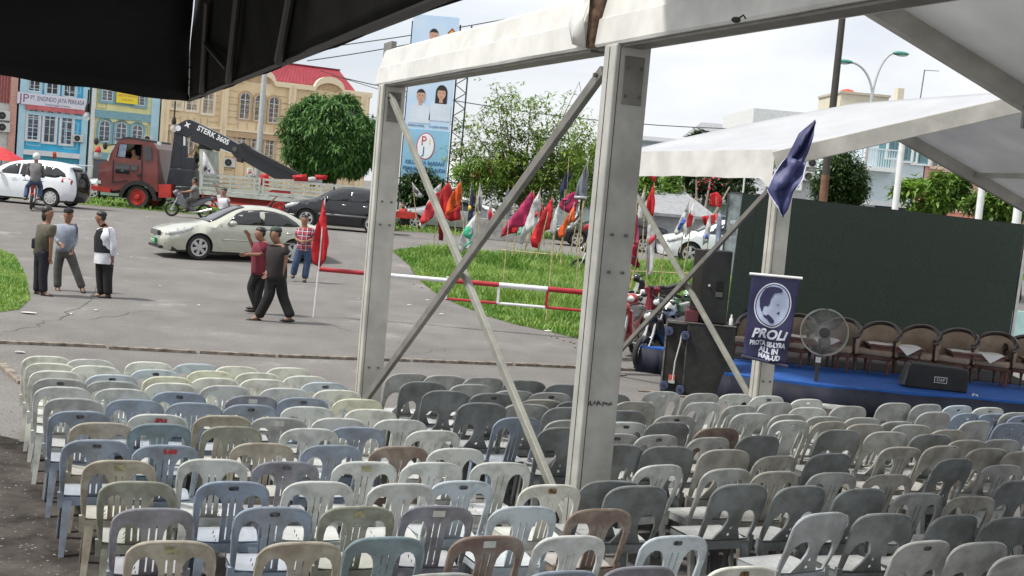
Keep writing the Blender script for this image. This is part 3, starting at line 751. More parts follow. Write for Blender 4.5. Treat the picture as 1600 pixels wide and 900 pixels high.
ua, ub = bounds[3]-.4, fz(Fg, 556, 150)[0]; uc, ud = fz(Fg, 436, 104)[0], fz(Fg, 543, 122)[0]; za = ztop+.05; zd = fz(Fg, 440, 103)[1]+.5
mb = MB(); mb.add([(ua-3.5, .3, za), (ub, .3, za), (ub, 9.5, za), (ua-3.5, 9.5, za), (uc-4.5, 2.6, zd), (ud, 2.6, zd), (ud, 7.5, zd), (uc-4.5, 7.5, zd)], [(0, 1, 5, 4), (1, 2, 6, 5), (2, 3, 7, 6), (3, 0, 4, 7), (4, 5, 6, 7)])
rf = mb.build('roof', redroof, Fg.root)
mb = MB(); n_ = 46
for i in range(n_):
    t = i/n_; a = Vector((ua-3.5+(ub-ua+3.5)*t, .28, za)); b = Vector((uc-4.5+(ud-uc+4.5)*t, 2.58, zd)); mb.bar(a, b, .05, .05, (0, -1, 0))
mb.build('roof_rib', mat('red_rib', (.30, .03, .05), rough=.5, vary=0), rf)
Fg.box('roof_ridge', uc-4.6, ud+.1, zd, zd+.12, -2.5, 7.6, mat('dark_red', (.2, .03, .04), rough=.6))
u, z = fz(Fg, 356, 261); ac_unit(Fg, u, z, 1.15, .85, 'white air conditioner on the beige block seen under the crane arm')

# red parasol and white car roof at the far left, behind the people carrier
pr = empty('parasol', At(2, 250, 66), 0, 'red parasol tip at the left edge in front of the shophouses', 'parasol')
MB().lathe([(1.35, 0), (1.0, .22), (.5, .48), (.03, .68)], 8).build('cover', mat('red_cloth', (.55, .03, .04), rough=.7, vary=.15), pr)
MB().tube([(0, 0, -1.7), (0, 0, .66)], .03, 8).build('pole', alud, pr)

# ================================================================== RIGHT HAND BUILDINGS
cy = mat('cyan_white_wall', (.62, .72, .78), rough=.6, vary=.06, scale=.6); pk = mat('pink_wall', (.62, .36, .31), rough=.6, vary=.08, scale=.6)
crm = mat('cream_block', (.62, .58, .46), rough=.7, vary=.08, scale=.5)
def FX(name, px, Y, ang, z0, label): return Facade(name, px, Y, ang, z0, label)
Fc = FX('shophouse', 1345, 75, R(3), PLAT-.1, 'white and pale blue shophouse with a balcony and a dark shopfront')
uw = Fc.uz(1446, 240)[0]; zt = 8.5
Fc.box('wall', 0, uw, 3.4, zt, 0, 9, cy); Fc.box('wall', .2, 1.25, -.5, 3.39, -.3, 9, cy)
Fc.box('shopfront', 1.26, uw-.05, -.5, 3.3, -.5, 8, mat('shopfront_dark', (.03, .05, .09), rough=.3))
Fc.box('string_course', -.1, uw, 3.2, 3.5, .2, 0, wht)
for px, py, w_, h_, ar in ((1396, 247, .8, 2.6, False), (1417, 252, .95, 2.5, True), (1437, 256, .95, 2.4, True)):
    u, z = Fc.uz(px, py); window(Fc, u, z, w_, h_, ar, mat('teal_frame', (.15, .33, .38), rough=.5), gm=mat('teal_pane', (.16, .27, .30), rough=.2), surround=.12, sm=wht)
u, z = Fc.uz(1368, 256); Fc.box('balcony_slab', u-1.2, u+1.0, z-.45, z-.2, .9, 0, wht)
mb = MB()
for i in range(15): x = u-1.15+2.1*i/14; mb.box(x-.03, -.85, z-.2, x+.03, -.8, z+.8)
mb.box(u-1.2, -.88, z+.8, u+1.0, -.78, z+.88); mb.build('balcony_railing', cy, Fc.root)
Fc.box('balcony_door', u+.1, u+.9, z-.2, z+1.9, .03, 0, mat('teal_frame', 0)); u, z = Fc.uz(1366, 315); Fc.box('narrow_window', u-.25, u+.25, z, z+2.1, -.27, .4, glz)
Fp = FX('shophouse', 1447, 75.2, R(3), PLAT-.1, 'salmon pink shophouse behind the bright green shrubs')
up_ = Fp.uz(1640, 250)[0]; Fp.box('wall', 0, up_, -.5, 8.3, 0, 9, pk)
for px, py, pw in ((1465, 262, .85), (1485, 267, .85), (1504, 272, .85), (1540, 280, .85), (1560, 283, .85)):
    u, z = Fp.uz(px, py); window(Fp, u, z, pw, 2.1, False, mat('pink_trim', (.7, .5, .45), rough=.6), gm=mat('teal_pane', 0), surround=.1, sm=mat('pink_trim', 0))
Fp.box('string_course', 0, up_, 3.2, 3.6, .25, 0, mat('pink_trim', 0)); Fp.box('awning', .1, up_, 2.6, 2.72, 1.2, 0, pk)
Fw = FX('apartment_block', 1170, 88, R(3), PLAT, 'white apartment block with air conditioners behind the topiary tree')
uq = Fw.uz(1352, 250)[0]; Fw.box('wall', 0, uq, -.5, 9.3, 0, 10, mat('white_wall', (.66, .68, .68), rough=.7, vary=.08))
for px, py in ((1208, 290), (1240, 295), (1262, 262), (1275, 265), (1325, 270)):
    u, z = Fw.uz(px, py); window(Fw, u, z, .9, 1.5, False, wht, panes=(2, 3), surround=.1, sm=wht)
Fw.box('string_course', 0, uq, 5.0, 5.2, .15, 0, wht)
for px, py, lb in ((1250, 250, 'air conditioner high on the white block left of the topiary tree'), (1268, 262, 'air conditioner below another on the white block'), (1262, 283, 'lowest air conditioner on the white block')):
    u, z = Fw.uz(px, py); ac_unit(Fw, u, z, .9, .65, lb)
Fk = FX('tall_block', 1303, 100, R(3), PLAT, 'cream concrete block rising above the white tent roof')
uk0 = Fk.uz(1390, 145)[0]; zk = Fk.uz(1340, 148)[1]
Fk.box('wall', 0, uk0, 0, zk, 0, 6, crm); Fk.box('side_wall', uk0+.01, uk0+3.2, 0, zk-.2, -1.2, 7, crm); Fk.box('chimney_stack', uk0+1.2, uk0+1.7, zk-.2, zk+1.0, -1.5, 2.4, crm)
Fk.box('parapet', -.1, uk0+.1, zk, zk+.18, .12, 6.1, mat('coping', (.5, .45, .36), rough=.7))
u, z = Fk.uz(1342, 144); MB().lathe([(.01, .02), (.7, .05), (.8, .3), (.4, .62), (.05, .7)], 14).build('water_tank', mat('red_tank', (.5, .07, .04), rough=.4), Fk.root, smooth=True).location = (u, 3, zk)
u, z = Fk.uz(1452, 152); MB().tube([(u, 2, zk-.2), (u+.12, 2, zk+2.7)], .05, 6).tube([(u+.1, 2, zk+2.65), (u+1.3, 2, zk+2.7)], .03, 6).build('antenna', alud, Fk.root)
# low far houses in the middle distance
roofg = mat('grey_roof', (.30, .31, .33), rough=.7, vary=.15); wallg = mat('far_wall', (.45, .47, .48), rough=.8, vary=.12)
def house(px0, px1, pyb, pyt, Y, label, wm=wallg, rm=roofg, gable=True, z0=PLAT):
    F = FX('low_house', px0, Y, R(4), z0, label); u1 = F.uz(px1, pyb)[0]; z1 = F.uz((px0+px1)/2, pyb)[1]; z2 = F.uz((px0+px1)/2, pyt)[1]
    F.box('wall', 0, u1, -1, z1, 0, 7, wm)
    MB().add([(-.3, -.5, z1), (u1+.3, -.5, z1), (u1+.3, 7.5, z1), (-.3, 7.5, z1), (.5, 3.5, z2), (u1-.5, 3.5, z2), (-.3, -.5, z1-.12), (u1+.3, -.5, z1-.12)], [(0, 1, 5, 4), (1, 2, 5), (2, 3, 4, 5), (3, 0, 4), (6, 7, 1, 0)]).build('roof', rm, F.root)
    n = max(2, int(u1/2.5))
    for i in range(n):
        u = u1*(i+.5)/n
        if z1 > 2.4: window(F, u, z1-1.9, .9, 1.2, False, wht, panes=(2, 3))
    return F
house(995, 1085, 222, 212, 110, 'low grey roofed house peeking over the white tent roof', mat('mint_wall', (.5, .6, .62), rough=.7))
house(1095, 1180, 212, 190, 105, 'house with a small red tank on its roof over the white tent')
house(1030, 1108, 336, 296, 52.5, 'low grey roofed hut behind the white cars', wallg, roofg)
house(1104, 1215, 318, 280, 66, 'pale blue grey house behind the red banners', mat('bluegrey_wall', (.36, .45, .52), rough=.7))
house(735, 800, 320, 290, 80, 'low house behind the orange leaved shrub', wallg)
house(640, 700, 330, 300, 84, 'low house hidden behind the billboard foot', wallg)
house(860, 960, 318, 285, 84, 'low house behind the sparse tree', mat('mint_wall', 0))
# grey concrete drain wall seen behind the flags, mint hoarding at far right
gw = At(742, 350, 50.5); ww_ = MB().box(0, 0, 0, 2.3, .3, .85).build('concrete_wall', mat('concrete', (.33, .33, .32), rough=.9, vary=.2), bevel=.02); ww_.location = (gw.x, gw.y, PLAT)
tag(ww_, 'short grey concrete wall behind the flags below the orange shrub', 'wall')
ml = At(1578, 540, 26); mw = MB().box(0, 0, 0, 3.2, .12, 1.2).build('hoarding_wall', mat('mint_hoarding', (.40, .62, .60), rough=.6, vary=.08)); mw.location = (ml.x, ml.y, 0)
tag(mw, 'mint green hoarding to the right of the screen', 'hoarding')
hb = sheet('kerb_grass_soil', [(10.3, 27), (16, 27), (16, 34), (10.3, 34)], gsoil, .02)
blades('kerb_grass', [(10.3, 27), (16, 27), (16, 34), (10.3, 34)], 4000, .1, .4, gA, 9, .02, 'green grass glimpsed beside the right edge of the screen')

# ================================================================== TREES
leafM = mat('mango_leaf', (.12, .25, .055), rough=.62, vary=.4, scale=2.5, col2=(.04, .11, .03), trans=.15)
leafL = mat('light_leaf', (.27, .44, .07), rough=.5, vary=.4, scale=1.5, col2=(.055, .115, .025), trans=.3)
leafS = mat('sparse_leaf', (.25, .37, .06), rough=.5, vary=.4, scale=1.2, col2=(.09, .16, .03), trans=.35)
leafD = mat('dark_leaf', (.06, .12, .035), rough=.5, vary=.4, scale=1.5, trans=.15)
leafO = mat('orange_leaf', (.35, .14, .04), rough=.5, vary=.4, scale=2, trans=.25)
bark = mat('bark', (.16, .12, .09), rough=.9, vary=.3, bump=.6)
def leaf_mesh(name, centers, size, droop, m, parent, seed, asp=.3, per=6, spread=.18):
    rs = np.random.RandomState(seed); V = []; F = []
    for c, sc in centers:
        base = np.array(c)
        for k in range(per):
            a = rs.rand()*2*np.pi; el = (rs.rand()-.5)*1.6-droop
            d = np.array([math.cos(a)*math.cos(el), math.sin(a)*math.cos(el), math.sin(el)]); L_ = size*sc*(.6+.7*rs.rand())
            s = np.array([-math.sin(a), math.cos(a), rs.rand()*.6-.3])*L_*asp*.5
            o = base+rs.randn(3)*spread*sc*.5; b = len(V)
            V += [o, o+d*L_*.5+s, o+d*L_+np.array([0, 0, -.15*L_]), o+d*L_*.5-s]; F.append((b, b+1, b+2, b+3))
    me = bpy.data.meshes.new(name); me.from_pydata([tuple(v) for v in V], [], F); me.update()
    return link(name, me, m, parent)
def blob_crown(root, c, rad, n, size, m, seed, droop=.3, per=6, lumps=26, core=None, asp=.3, lumpr=.33, surf=.62, low=-1.0):
    rs = np.random.RandomState(seed); cs = []
    L_ = []
    for i in range(lumps):
        v = rs.randn(3); v /= np.linalg.norm(v)
        if v[2] < low: v[2] = low
        L_.append((np.array(c)+v*np.array(rad)*(.62+.2*rs.rand()), lumpr*(.7+.6*rs.rand())))
    L_.append((np.array(c), .6))
    per_l = n//len(L_)
    for lc, lr in L_:
        for i in range(per_l):
            v = rs.randn(3); v /= np.linalg.norm(v); r = (surf+(1-surf)*rs.rand()) if lr < .6 else rs.rand()**.4
            cs.append((tuple(lc+v*np.array(rad)*lr*r), 1.0))
    leaf_mesh('crown', cs, size, droop, m, root, seed, asp, per)
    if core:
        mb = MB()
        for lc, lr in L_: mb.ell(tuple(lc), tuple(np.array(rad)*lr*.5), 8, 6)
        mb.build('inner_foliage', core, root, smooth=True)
def trunk(root, pts, r0, r1, name='trunk'):
    n = len(pts); return MB().tube(pts, [r0+(r1-r0)*i/(n-1) for i in range(n)], 8).build(name, bark, root, smooth=True)
def tree_at(px, Y, label, name='tree', cat='tree', z=PLAT):
    p = At(px, 300, Y); return empty(name, (p.x, p.y, z), 0, label, cat)
# dome mango
Ym = 60; tM = tree_at(520, Ym, 'dense dome shaped mango tree with long drooping leaves behind the black car', 'mango_tree')
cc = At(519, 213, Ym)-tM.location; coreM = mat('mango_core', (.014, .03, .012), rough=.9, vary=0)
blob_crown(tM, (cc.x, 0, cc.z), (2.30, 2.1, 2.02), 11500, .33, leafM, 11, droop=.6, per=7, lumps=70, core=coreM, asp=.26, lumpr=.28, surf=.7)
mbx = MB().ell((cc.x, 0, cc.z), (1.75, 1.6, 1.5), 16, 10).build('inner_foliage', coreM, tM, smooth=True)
trunk(tM, [(0, 0, 0), (.05, 0, 1.2), (cc.x, 0, cc.z)], .16, .1)
# sparse branching tree in the middle
Yt = 58; tS = tree_at(815, Yt, 'loose branching tree with sparse olive leaves and bare twigs behind the flags')
def branchy(root, Y, base_px, tips, seed, lm, nleaf=26, size=.26, spread=.35, bare=0):
    rs = random.Random(seed); b = root.location; tc_ = []
    hub = Vector((0, 0, 1.4)); mb = MB(); mb.tube([(0, 0, 0), (.04, 0, .7), hub], [.13, .11, .09], 8)
    for i, (px, py) in enumerate(tips):
        t = At(px, py, Y+rs.uniform(-1.5, 1.5))-b; mid = hub.lerp(t, .5)+Vector((rs.uniform(-.3, .3), rs.uniform(-.3, .3), rs.uniform(.0, .4)))
        mb.tube([hub, hub.lerp(mid, .5)+Vector((rs.uniform(-.1, .1), 0, .1)), mid, t], [.06, .045, .03, .008], 6)
        for k in range(6):
            q = mid.lerp(t, rs.random())if k < 4 else hub.lerp(mid, .5+.5*rs.random()); e = q+Vector((rs.gauss(0, .55), rs.gauss(0, .5), rs.gauss(.15, .4))); mb.tube([q, q.lerp(e, .5)+Vector((0, 0, .06)), e], [.016, .011, .004], 5)
            if i >= bare:
                tc_.append(e); tc_.append(q.lerp(e, .6))
        if i >= bare: tc_.append(t)
    mb.build('limb', bark, root, smooth=True)
    cs = []
    for t in tc_:
        for k in range(nleaf): cs.append(((t.x+rs.gauss(0, spread), t.y+rs.gauss(0, spread), t.z+rs.gauss(0, spread*.7)), 1))
    leaf_mesh('crown', cs, size, .1, lm, root, seed, .36, 4, .2)
tips = [(905, 128), (790, 150), (765, 165), (735, 200), (745, 180), (775, 130), (800, 140), (830, 160), (860, 170), (885, 150), (910, 175), (925, 190), (720, 230), (735, 255), (760, 225), (790, 205), (820, 200), (850, 215), (880, 205), (905, 225),
        (925, 240), (715, 265), (740, 280), (770, 268), (800, 250), (835, 250), (870, 250), (900, 262), (930, 270), (720, 300), (760, 298), (800, 295), (845, 285), (890, 290), (930, 295)]
branchy(tS, Yt, 815, tips, 21, leafS, 8, .26, .32, bare=3)
tO = tree_at(745, 56, 'low shrub with orange tinged leaves left of the sparse tree', 'shrub', 'shrub')
c_ = At(742, 275, 56)-tO.location; blob_crown(tO, (c_.x, 0, c_.z), (1.1, 1, 1.0), 700, .22, leafL, 31, per=4, lumps=12)
blob_crown(tO, (c_.x+.5, -.4, c_.z+.3), (.7, .7, .6), 120, .2, leafO, 32, per=4, lumps=6); trunk(tO, [(0, 0, 0), (0, 0, 1), (c_.x, 0, c_.z)], .08, .05)
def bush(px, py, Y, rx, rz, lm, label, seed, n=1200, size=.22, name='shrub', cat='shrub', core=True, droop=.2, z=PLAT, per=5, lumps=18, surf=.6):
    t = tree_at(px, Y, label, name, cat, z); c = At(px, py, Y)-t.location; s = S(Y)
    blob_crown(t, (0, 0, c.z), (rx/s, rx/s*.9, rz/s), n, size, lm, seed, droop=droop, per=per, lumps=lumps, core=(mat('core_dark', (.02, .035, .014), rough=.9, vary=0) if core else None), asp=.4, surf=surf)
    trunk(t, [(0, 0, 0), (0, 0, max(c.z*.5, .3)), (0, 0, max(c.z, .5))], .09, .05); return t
bush(662, 300, 58, 42, 38, leafD, 'dark bushy tree behind the foot of the billboard', 41, 1500, name='tree', cat='tree')
bush(910, 270, 62, 46, 60, leafS, 'green tree behind the big tent post', 42, 1500, name='tree', cat='tree', core=False)
bush(1018, 300, 56, 46, 42, leafL, 'light green tree under the white valance', 43, 1500, name='tree', cat='tree')
bush(1100, 282, 60, 50, 26, leafD, 'dark spreading tree hanging below the white valance', 44, 1300, name='tree', cat='tree', core=False)
bush(1155, 290, 62, 40, 24, leafD, 'dark tree right of the spreading one under the valance', 45, 900, name='tree', cat='tree', core=False)
tw = tree_at(1098, 57, 'bare forked tree with pale limbs behind the red banners'); mb = MB()
for dx, dz in ((-.9, 3.0), (-.35, 3.3), (.3, 3.4), (1.2, 3.1)): mb.tube([(0, 0, 0), (dx*.15, 0, .9), (dx*.6, 0, 2.0), (dx, 0, dz)], [.11, .09, .06, .03], 7)
mb.build('limb', mat('pale_bark', (.38, .33, .27), rough=.9, vary=.2), tw, smooth=True)
bush(1312, 284, 46, 42, 50, mat('topiary_leaf', (.05, .11, .025), rough=.5, vary=.4, scale=2, col2=(.03, .06, .015), trans=.15), 'dense rounded topiary tree behind the screen', 46, 2600, .16, 'tree', 'tree', lumps=40, surf=.75)
bush(1440, 305, 44, 42, 26, leafL, 'bright green loose shrub above the middle of the screen', 47, 900, .26, core=False)
bush(1480, 300, 43, 38, 36, leafL, 'bright green shrub in front of the pink shophouse', 48, 1100, .26, core=False)
bush(1555, 322, 42, 48, 30, leafL, 'bright green spreading shrub right of the white post', 49, 1100, .26, core=False)
bush(1120, 262, 110, 26, 14, leafD, 'distant dark tree over the white tent roof', 50, 500, .5, 'tree', 'tree')
bush(1090, 218, 105, 18, 14, leafD, 'distant dark tree top peeking over the white tent roof', 51, 500, .5, 'tree', 'tree')
pf = mat('pink_blossom', (.75, .35, .35), rough=.6, vary=.1)
fl = empty('blossom', At(1447, 310, 43), 0, 'pale pink blossom cluster in the bright green shrub', 'blossom')
leaf_mesh('petals', [((random.gauss(0, .18), random.gauss(0, .1), random.gauss(0, .1)), 1) for _ in range(14)], .1, 0, pf, fl, 5, .7, 3)
# red bougainvillea-like flowers under the valance
fl = empty('blossom', At(1108, 283, 56), 0, 'red blossom cluster in the bare forked tree', 'blossom')
leaf_mesh('petals', [((random.gauss(0, .3), random.gauss(0, .2), random.gauss(0, .22)), 1) for _ in range(22)], .12, 0, mat('red_blossom', (.7, .05, .12), rough=.6), fl, 6, .7, 3)

# ================================================================== BILLBOARD, POLES, WIRES
Yb = 58
bl = At(626, 276, Yb); bb = empty('billboard', (bl.x, bl.y, PLAT), 0, 'tall pale blue campaign billboard on a lattice frame left of the sparse tree', 'billboard')
s = S(Yb); W_ = 71/s; Ht = 251/s; zb0 = bl.z-PLAT
prt = mat('print_blue', (.44, .62, .84), rough=.5, vary=.14, scale=.5, col2=(.60, .72, .86)); prt2 = mat('print_cyan', (.30, .60, .82), rough=.5, vary=.1, scale=.4)
MB().box(0, 0, zb0, W_, .05, zb0+Ht).build('printed_sheet', prt, bb)
MB().box(.01, -.006, zb0+.02, W_-.01, -.001, zb0+2.25).build('lower_print', prt2, bb)
mb = MB()
for x in (-.06, W_+.55, W_+.03): mb.box(x, .1, 0 if x < W_+.5 else 1.2, x+.07, .17, zb0+Ht-.3)
for i in range(10):
    z = zb0-.6+i*.72; mb.bar((W_+.06, .13, z), (W_+.58, .13, z+.36), .04, .04); mb.bar((W_+.58, .13, z+.36), (W_+.06, .13, z+.72), .04, .04)
for z in (zb0-.1, zb0-.45, zb0-.8): mb.box(-.4, .1, z, W_+.6, .16, z+.06)
mb.build('lattice_frame', mat('dark_steel', (.035, .06, .05), rough=.6, metal=.3), bb)
navyp = mat('print_navy', (.03, .12, .3), rough=.5, vary=0); skin_p = mat('print_skin', (.62, .36, .26), rough=.6, vary=.1, scale=3); hair_p = mat('print_hair', (.02, .018, .018), rough=.6, vary=0)
shirt_p = mat('print_shirt', (.68, .76, .86), rough=.5, vary=.06, scale=1.5); red_p = mat('print_red', (.5, .03, .05), rough=.5, vary=0)
CX = W_/2
text('KELUARGA BARISAN', .235, navyp, bb, Matrix.Translation((CX, -.012, zb0+.72)) @ FACE, squeeze=.82, bold=.006)
text('PEMENANGAN CLAUDIA', .235, navyp, bb, Matrix.Translation((CX, -.012, zb0+.42)) @ FACE, squeeze=.76, bold=.006)
text('AMSAKAR ACHMAD', .12, navyp, bb, Matrix.Translation((CX-.55, -.012, zb0+2.42)) @ FACE, squeeze=.72)
text('LI CLAUDIA CHANDRA', .12, navyp, bb, Matrix.Translation((CX+.5, -.012, zb0+2.42)) @ FACE, squeeze=.72)
def flat(poly, m, y, nm): return MB().prism(poly, y, y-.004).build(nm, m, bb)
def face(cx, cz, sc, hair=True, long=False, cap=False):
    flat([(cx-.55*sc, cz-1.35*sc), (cx+.55*sc, cz-1.35*sc), (cx+.5*sc, cz-.55*sc), (cx+.15*sc, cz-.36*sc), (cx-.15*sc, cz-.36*sc), (cx-.5*sc, cz-.55*sc)], shirt_p, -.008, 'portrait_shirt')
    if long: flat([(cx-.3*sc, cz-.5*sc), (cx+.3*sc, cz-.5*sc)]+[(cx+.29*sc*math.cos(a), cz+.08*sc+.36*sc*math.sin(a)) for a in [math.pi*i/8 for i in range(9)]], hair_p, -.009, 'portrait_hair')
    flat([(cx-.09*sc, cz-.45*sc), (cx+.09*sc, cz-.45*sc), (cx+.09*sc, cz-.1*sc), (cx-.09*sc, cz-.1*sc)], skin_p, -.014, 'portrait_neck')
    flat(ellipse(cx, cz, .21*sc, .29*sc, 16), skin_p, -.02, 'portrait_face')
    flat([(cx+.22*sc*math.cos(a), cz+.08*sc+.27*sc*math.sin(a)) for a in [math.pi*i/8 for i in range(9)]]+[(cx-.16*sc, cz+.17*sc), (cx+.16*sc, cz+.17*sc)], hair_p, -.026, 'portrait_hair')
    for d in (-.08, .08): flat(ellipse(cx+d*sc, cz+.03*sc, .032*sc, .018*sc, 8), hair_p, -.026, 'portrait_eye')
    flat([(cx-.06*sc, cz-.15*sc), (cx+.06*sc, cz-.15*sc), (cx+.04*sc, cz-.175*sc), (cx-.04*sc, cz-.175*sc)], red_p, -.026, 'portrait_mouth')
face(CX-.42, zb0+3.78, .92); face(CX+.52, zb0+3.95, .92, long=True); face(CX-.05, zb0+6.55, .95)
flat([(CX-.9, zb0+5.6), (CX+.9, zb0+5.6), (CX+.8, zb0+5.85), (CX-.7, zb0+5.85)], red_p, -.012, 'red_slogan_strip')
flat([(CX+.62, zb0+6.4), (CX+.92, zb0+6.4), (CX+.97, zb0+6.75), (CX+.77, zb0+6.98), (CX+.57, zb0+6.75)], mat('emblem_brown', (.35, .09, .03), rough=.5, vary=0), -.012, 'pentagon_emblem')
flat([(CX+.69, zb0+6.44), (CX+.85, zb0+6.44), (CX+.9, zb0+6.72), (CX+.77, zb0+6.86), (CX+.66, zb0+6.72)], mat('emblem_gold', (.8, .5, .1), rough=.5, vary=0), -.018, 'emblem_head')
flat([(CX+.55, zb0+6.24), (CX+.98, zb0+6.24), (CX+.98, zb0+6.33), (CX+.55, zb0+6.33)], red_p, -.012, 'emblem_caption')
flat(ellipse(CX-.02, zb0+1.5, .42, .62, 24), red_p, -.012, 'oval_logo'); flat(ellipse(CX-.02, zb0+1.5, .38, .58, 24), mat('logo_white', (.8, .85, .9), rough=.5, vary=0), -.018, 'oval_logo_ground')
text('P', .62, red_p, bb, Matrix.Translation((CX-.12, -.026, zb0+1.72)) @ FACE, squeeze=.8); text('J', .5, navyp, bb, Matrix.Translation((CX-.1, -.026, zb0+1.28)) @ FACE); text('1', .36, mat('emblem_gold', 0), bb, Matrix.Translation((CX+.16, -.026, zb0+1.7)) @ FACE)

galv = mat('galvanised_pole', (.50, .52, .52), rough=.45, metal=.3, vary=.08); rusty = mat('rusty_pole', (.20, .10, .06), rough=.8, vary=.3, scale=3); whp = mat('white_pole', (.72, .73, .74), rough=.5, vary=.06)
def pole(px, Y, pyt, r, m, label, name='pole', cat='pole', pyb=330, z0=PLAT):
    b = At(px, pyb, Y); o = empty(name, (b.x, b.y, z0), 0, label, cat); tz = HC+(300+.0875*(px-800)-pyt)/S(Y)
    MB().tube([(0, 0, 0), (0, 0, tz-z0)], [r, r*.8], 12).build('shaft', m, o, smooth=True); return o, tz-z0
pole(398, 56, 100, .14, galv, 'thick pale pole in front of the beige shophouse block, right of the crane')
o, h = pole(1300, 40, -60, .13, mat('dark_pole', (.05, .045, .04), rough=.7), 'tall dark pole rising past the top edge, rusty behind the white roof', pyb=180)
MB().tube([(0, 0, 0), (0, 0, 3.4)], .135, 12).build('rusty_lower_section', rusty, o, smooth=True)
# twin arm street lamp
o, h = pole(1352, 60, 150, .12, galv, 'twin armed street lamp with green lamp heads behind the white tent roof', 'street_lamp', 'street lamp', pyb=250)
gl_ = mat('green_lamp', (.05, .25, .20), rough=.4)
for sx, tx, ty in ((-1, 1328, 97), (1, 1399, 83)):
    t = At(tx, ty, 60)-o.location; mb = MB(); pts = [Vector((0, 0, h-.3))]
    for i in range(1, 11):
        a = i/10; pts.append(Vector((t.x*(1-math.cos(a*math.pi/2)), 0, h-.3+(t.z-h+.3)*math.sin(a*math.pi/2))))
    mb.tube(pts, .055, 8).build('arm', galv, o, smooth=True)
    hd = MB().ell((t.x+sx*.25, 0, t.z), (.42, .16, .11), 12, 6).build('lamp_head', gl_, o, smooth=True)
    MB().ell((t.x+sx*.3, 0, t.z-.06), (.3, .13, .08), 10, 6).build('lamp_glass', mat('lamp_glass', (.6, .65, .65), rough=.2), o, smooth=True)
for px, Y, pyt, r, lb in ((1398, 36, 172, .105, 'white pole in front of the pale blue shophouse, left of the shrubs'), (1530, 32, 220, .10, 'white pole between the bright green shrubs'), (1590, 30, 300, .12, 'white pole at the right end of the screen'), (1342, 52, 200, .07, 'thin white pole right of the topiary tree'), (1158, 60, 240, .05, 'thin pale pole behind the red banners')):
    pole(px, Y, pyt, r, whp, lb)
wire = mat('wire', (.06, .06, .06), rough=.6, vary=0)
def cable(a, b, Ya, Yb_, r, label, sag=.4):
    p = At(*a, Ya); q = At(*b, Yb_); mb = MB(); pts = []
    for i in range(17):
        t = i/16; v = p.lerp(q, t)-p; v.z -= sag*4*t*(1-t); pts.append(v)
    o = mb.tube(pts, r, 5).build('cable', wire, None); o.location = p; tag(o, label, 'cable', 'overhead cables')
cable((500, 75), (1100, -40), 70, 80, .03, 'upper overhead cable behind the billboard top')
cable((480, 95), (960, -10), 70, 80, .03, 'second overhead cable just below the upper one')
cable((520, 118), (1320, 200), 70, 75, .028, 'overhead cable sagging across the billboard and sparse tree towards the white roof', 1.0)
cable((500, 110), (700, 168), 70, 72, .02, 'overhead cable from the red roof towards the left tent post', .1)
# ================================================================== PLASTIC CHAIRS
PCOL = {}
def plastic(name, col, dirt, amt=.62):
    PCOL[name.replace('_', ' ')] = col
    return mat('chair_'+name, col, rough=.38, vary=.1, scale=7.5, col2=tuple(c_*.9 for c_ in dirt), thr=(.36, amt), bump=.04, bscale=30, det=8)
PC = {'cream': plastic('cream', (.60, .61, .55), (.46, .46, .40), .55), 'pale': plastic('pale', (.50, .52, .50), (.38, .39, .36), .55),
      'grey': plastic('grey', (.36, .375, .365), (.26, .26, .245)), 'dark': plastic('dark', (.18, .20, .205), (.125, .13, .125)),
      'blue': plastic('blue', (.235, .29, .37), (.18, .205, .235)), 'light blue': plastic('light_blue', (.42, .48, .52), (.33, .37, .39), .55),
      'tan': plastic('tan', (.38, .355, .29), (.27, .23, .175)), 'olive': plastic('olive', (.27, .28, .225), (.17, .175, .135)),
      'teal': plastic('teal', (.18, .25, .28), (.14, .18, .19)), 'mid': plastic('mid', (.34, .37, .39), (.28, .29, .29)), 'brown': plastic('brown', (.24, .20, .165), (.15, .095, .075)),
      'yellowish': plastic('yellowish', (.59, .60, .47), (.47, .47, .36), .55), 'purple grey': plastic('purple_grey', (.22, .23, .265), (.145, .14, .155)),
      'dusty': plastic('dusty', (.345, .335, .30), (.235, .225, .195))}
seatA = {}
def smooth_outline(keys): return keys
def back_outline():
    L_ = [(-.205, 0.0), (-.216, .08), (-.223, .17), (-.227, .26)]
    for i in range(1, 15):
        a = math.pi*i/15; c0 = -math.cos(a); sn = math.sin(a); L_.append((.226*math.copysign(abs(c0)**.62, c0), .27+.125*sn**.66))
    return L_+[(.227, .26), (.223, .17), (.216, .08), (.205, 0.0)]
def arch_hole(x0, x1, y0, y1, r, lean=0.0, pinch=0.0):
    cx = (x0+x1)/2; w2 = (x1-x0)/2; pts = [(x0+pinch, y0), (x1, y0)]
    n = 7; top = [(cx+w2*math.cos(a), y1-r+r*math.sin(a)) for a in [math.pi*i/n for i in range(n+1)]]
    return pts[:1]+[(x1, y0)]+[(x+lean*(y-y0), y) for x, y in top]
def slot(cx, y0, y1, w_=.008): return [(cx-w_, y0+w_), (cx, y0), (cx+w_, y0+w_), (cx+w_, y1-w_), (cx, y1), (cx-w_, y1-w_)]
CSC = .985; BACK_H, TOPZ = .40, .851*.985
def back_fn(u, v, side, th):
    curv = .55*u*u*(1-.3*v/.4); y = -.195-.165*(v/BACK_H)-.018*math.sin(math.pi*v/.4)
    return Vector((u, y+curv-(th/2 if side else -th/2), .405+v*1.13))
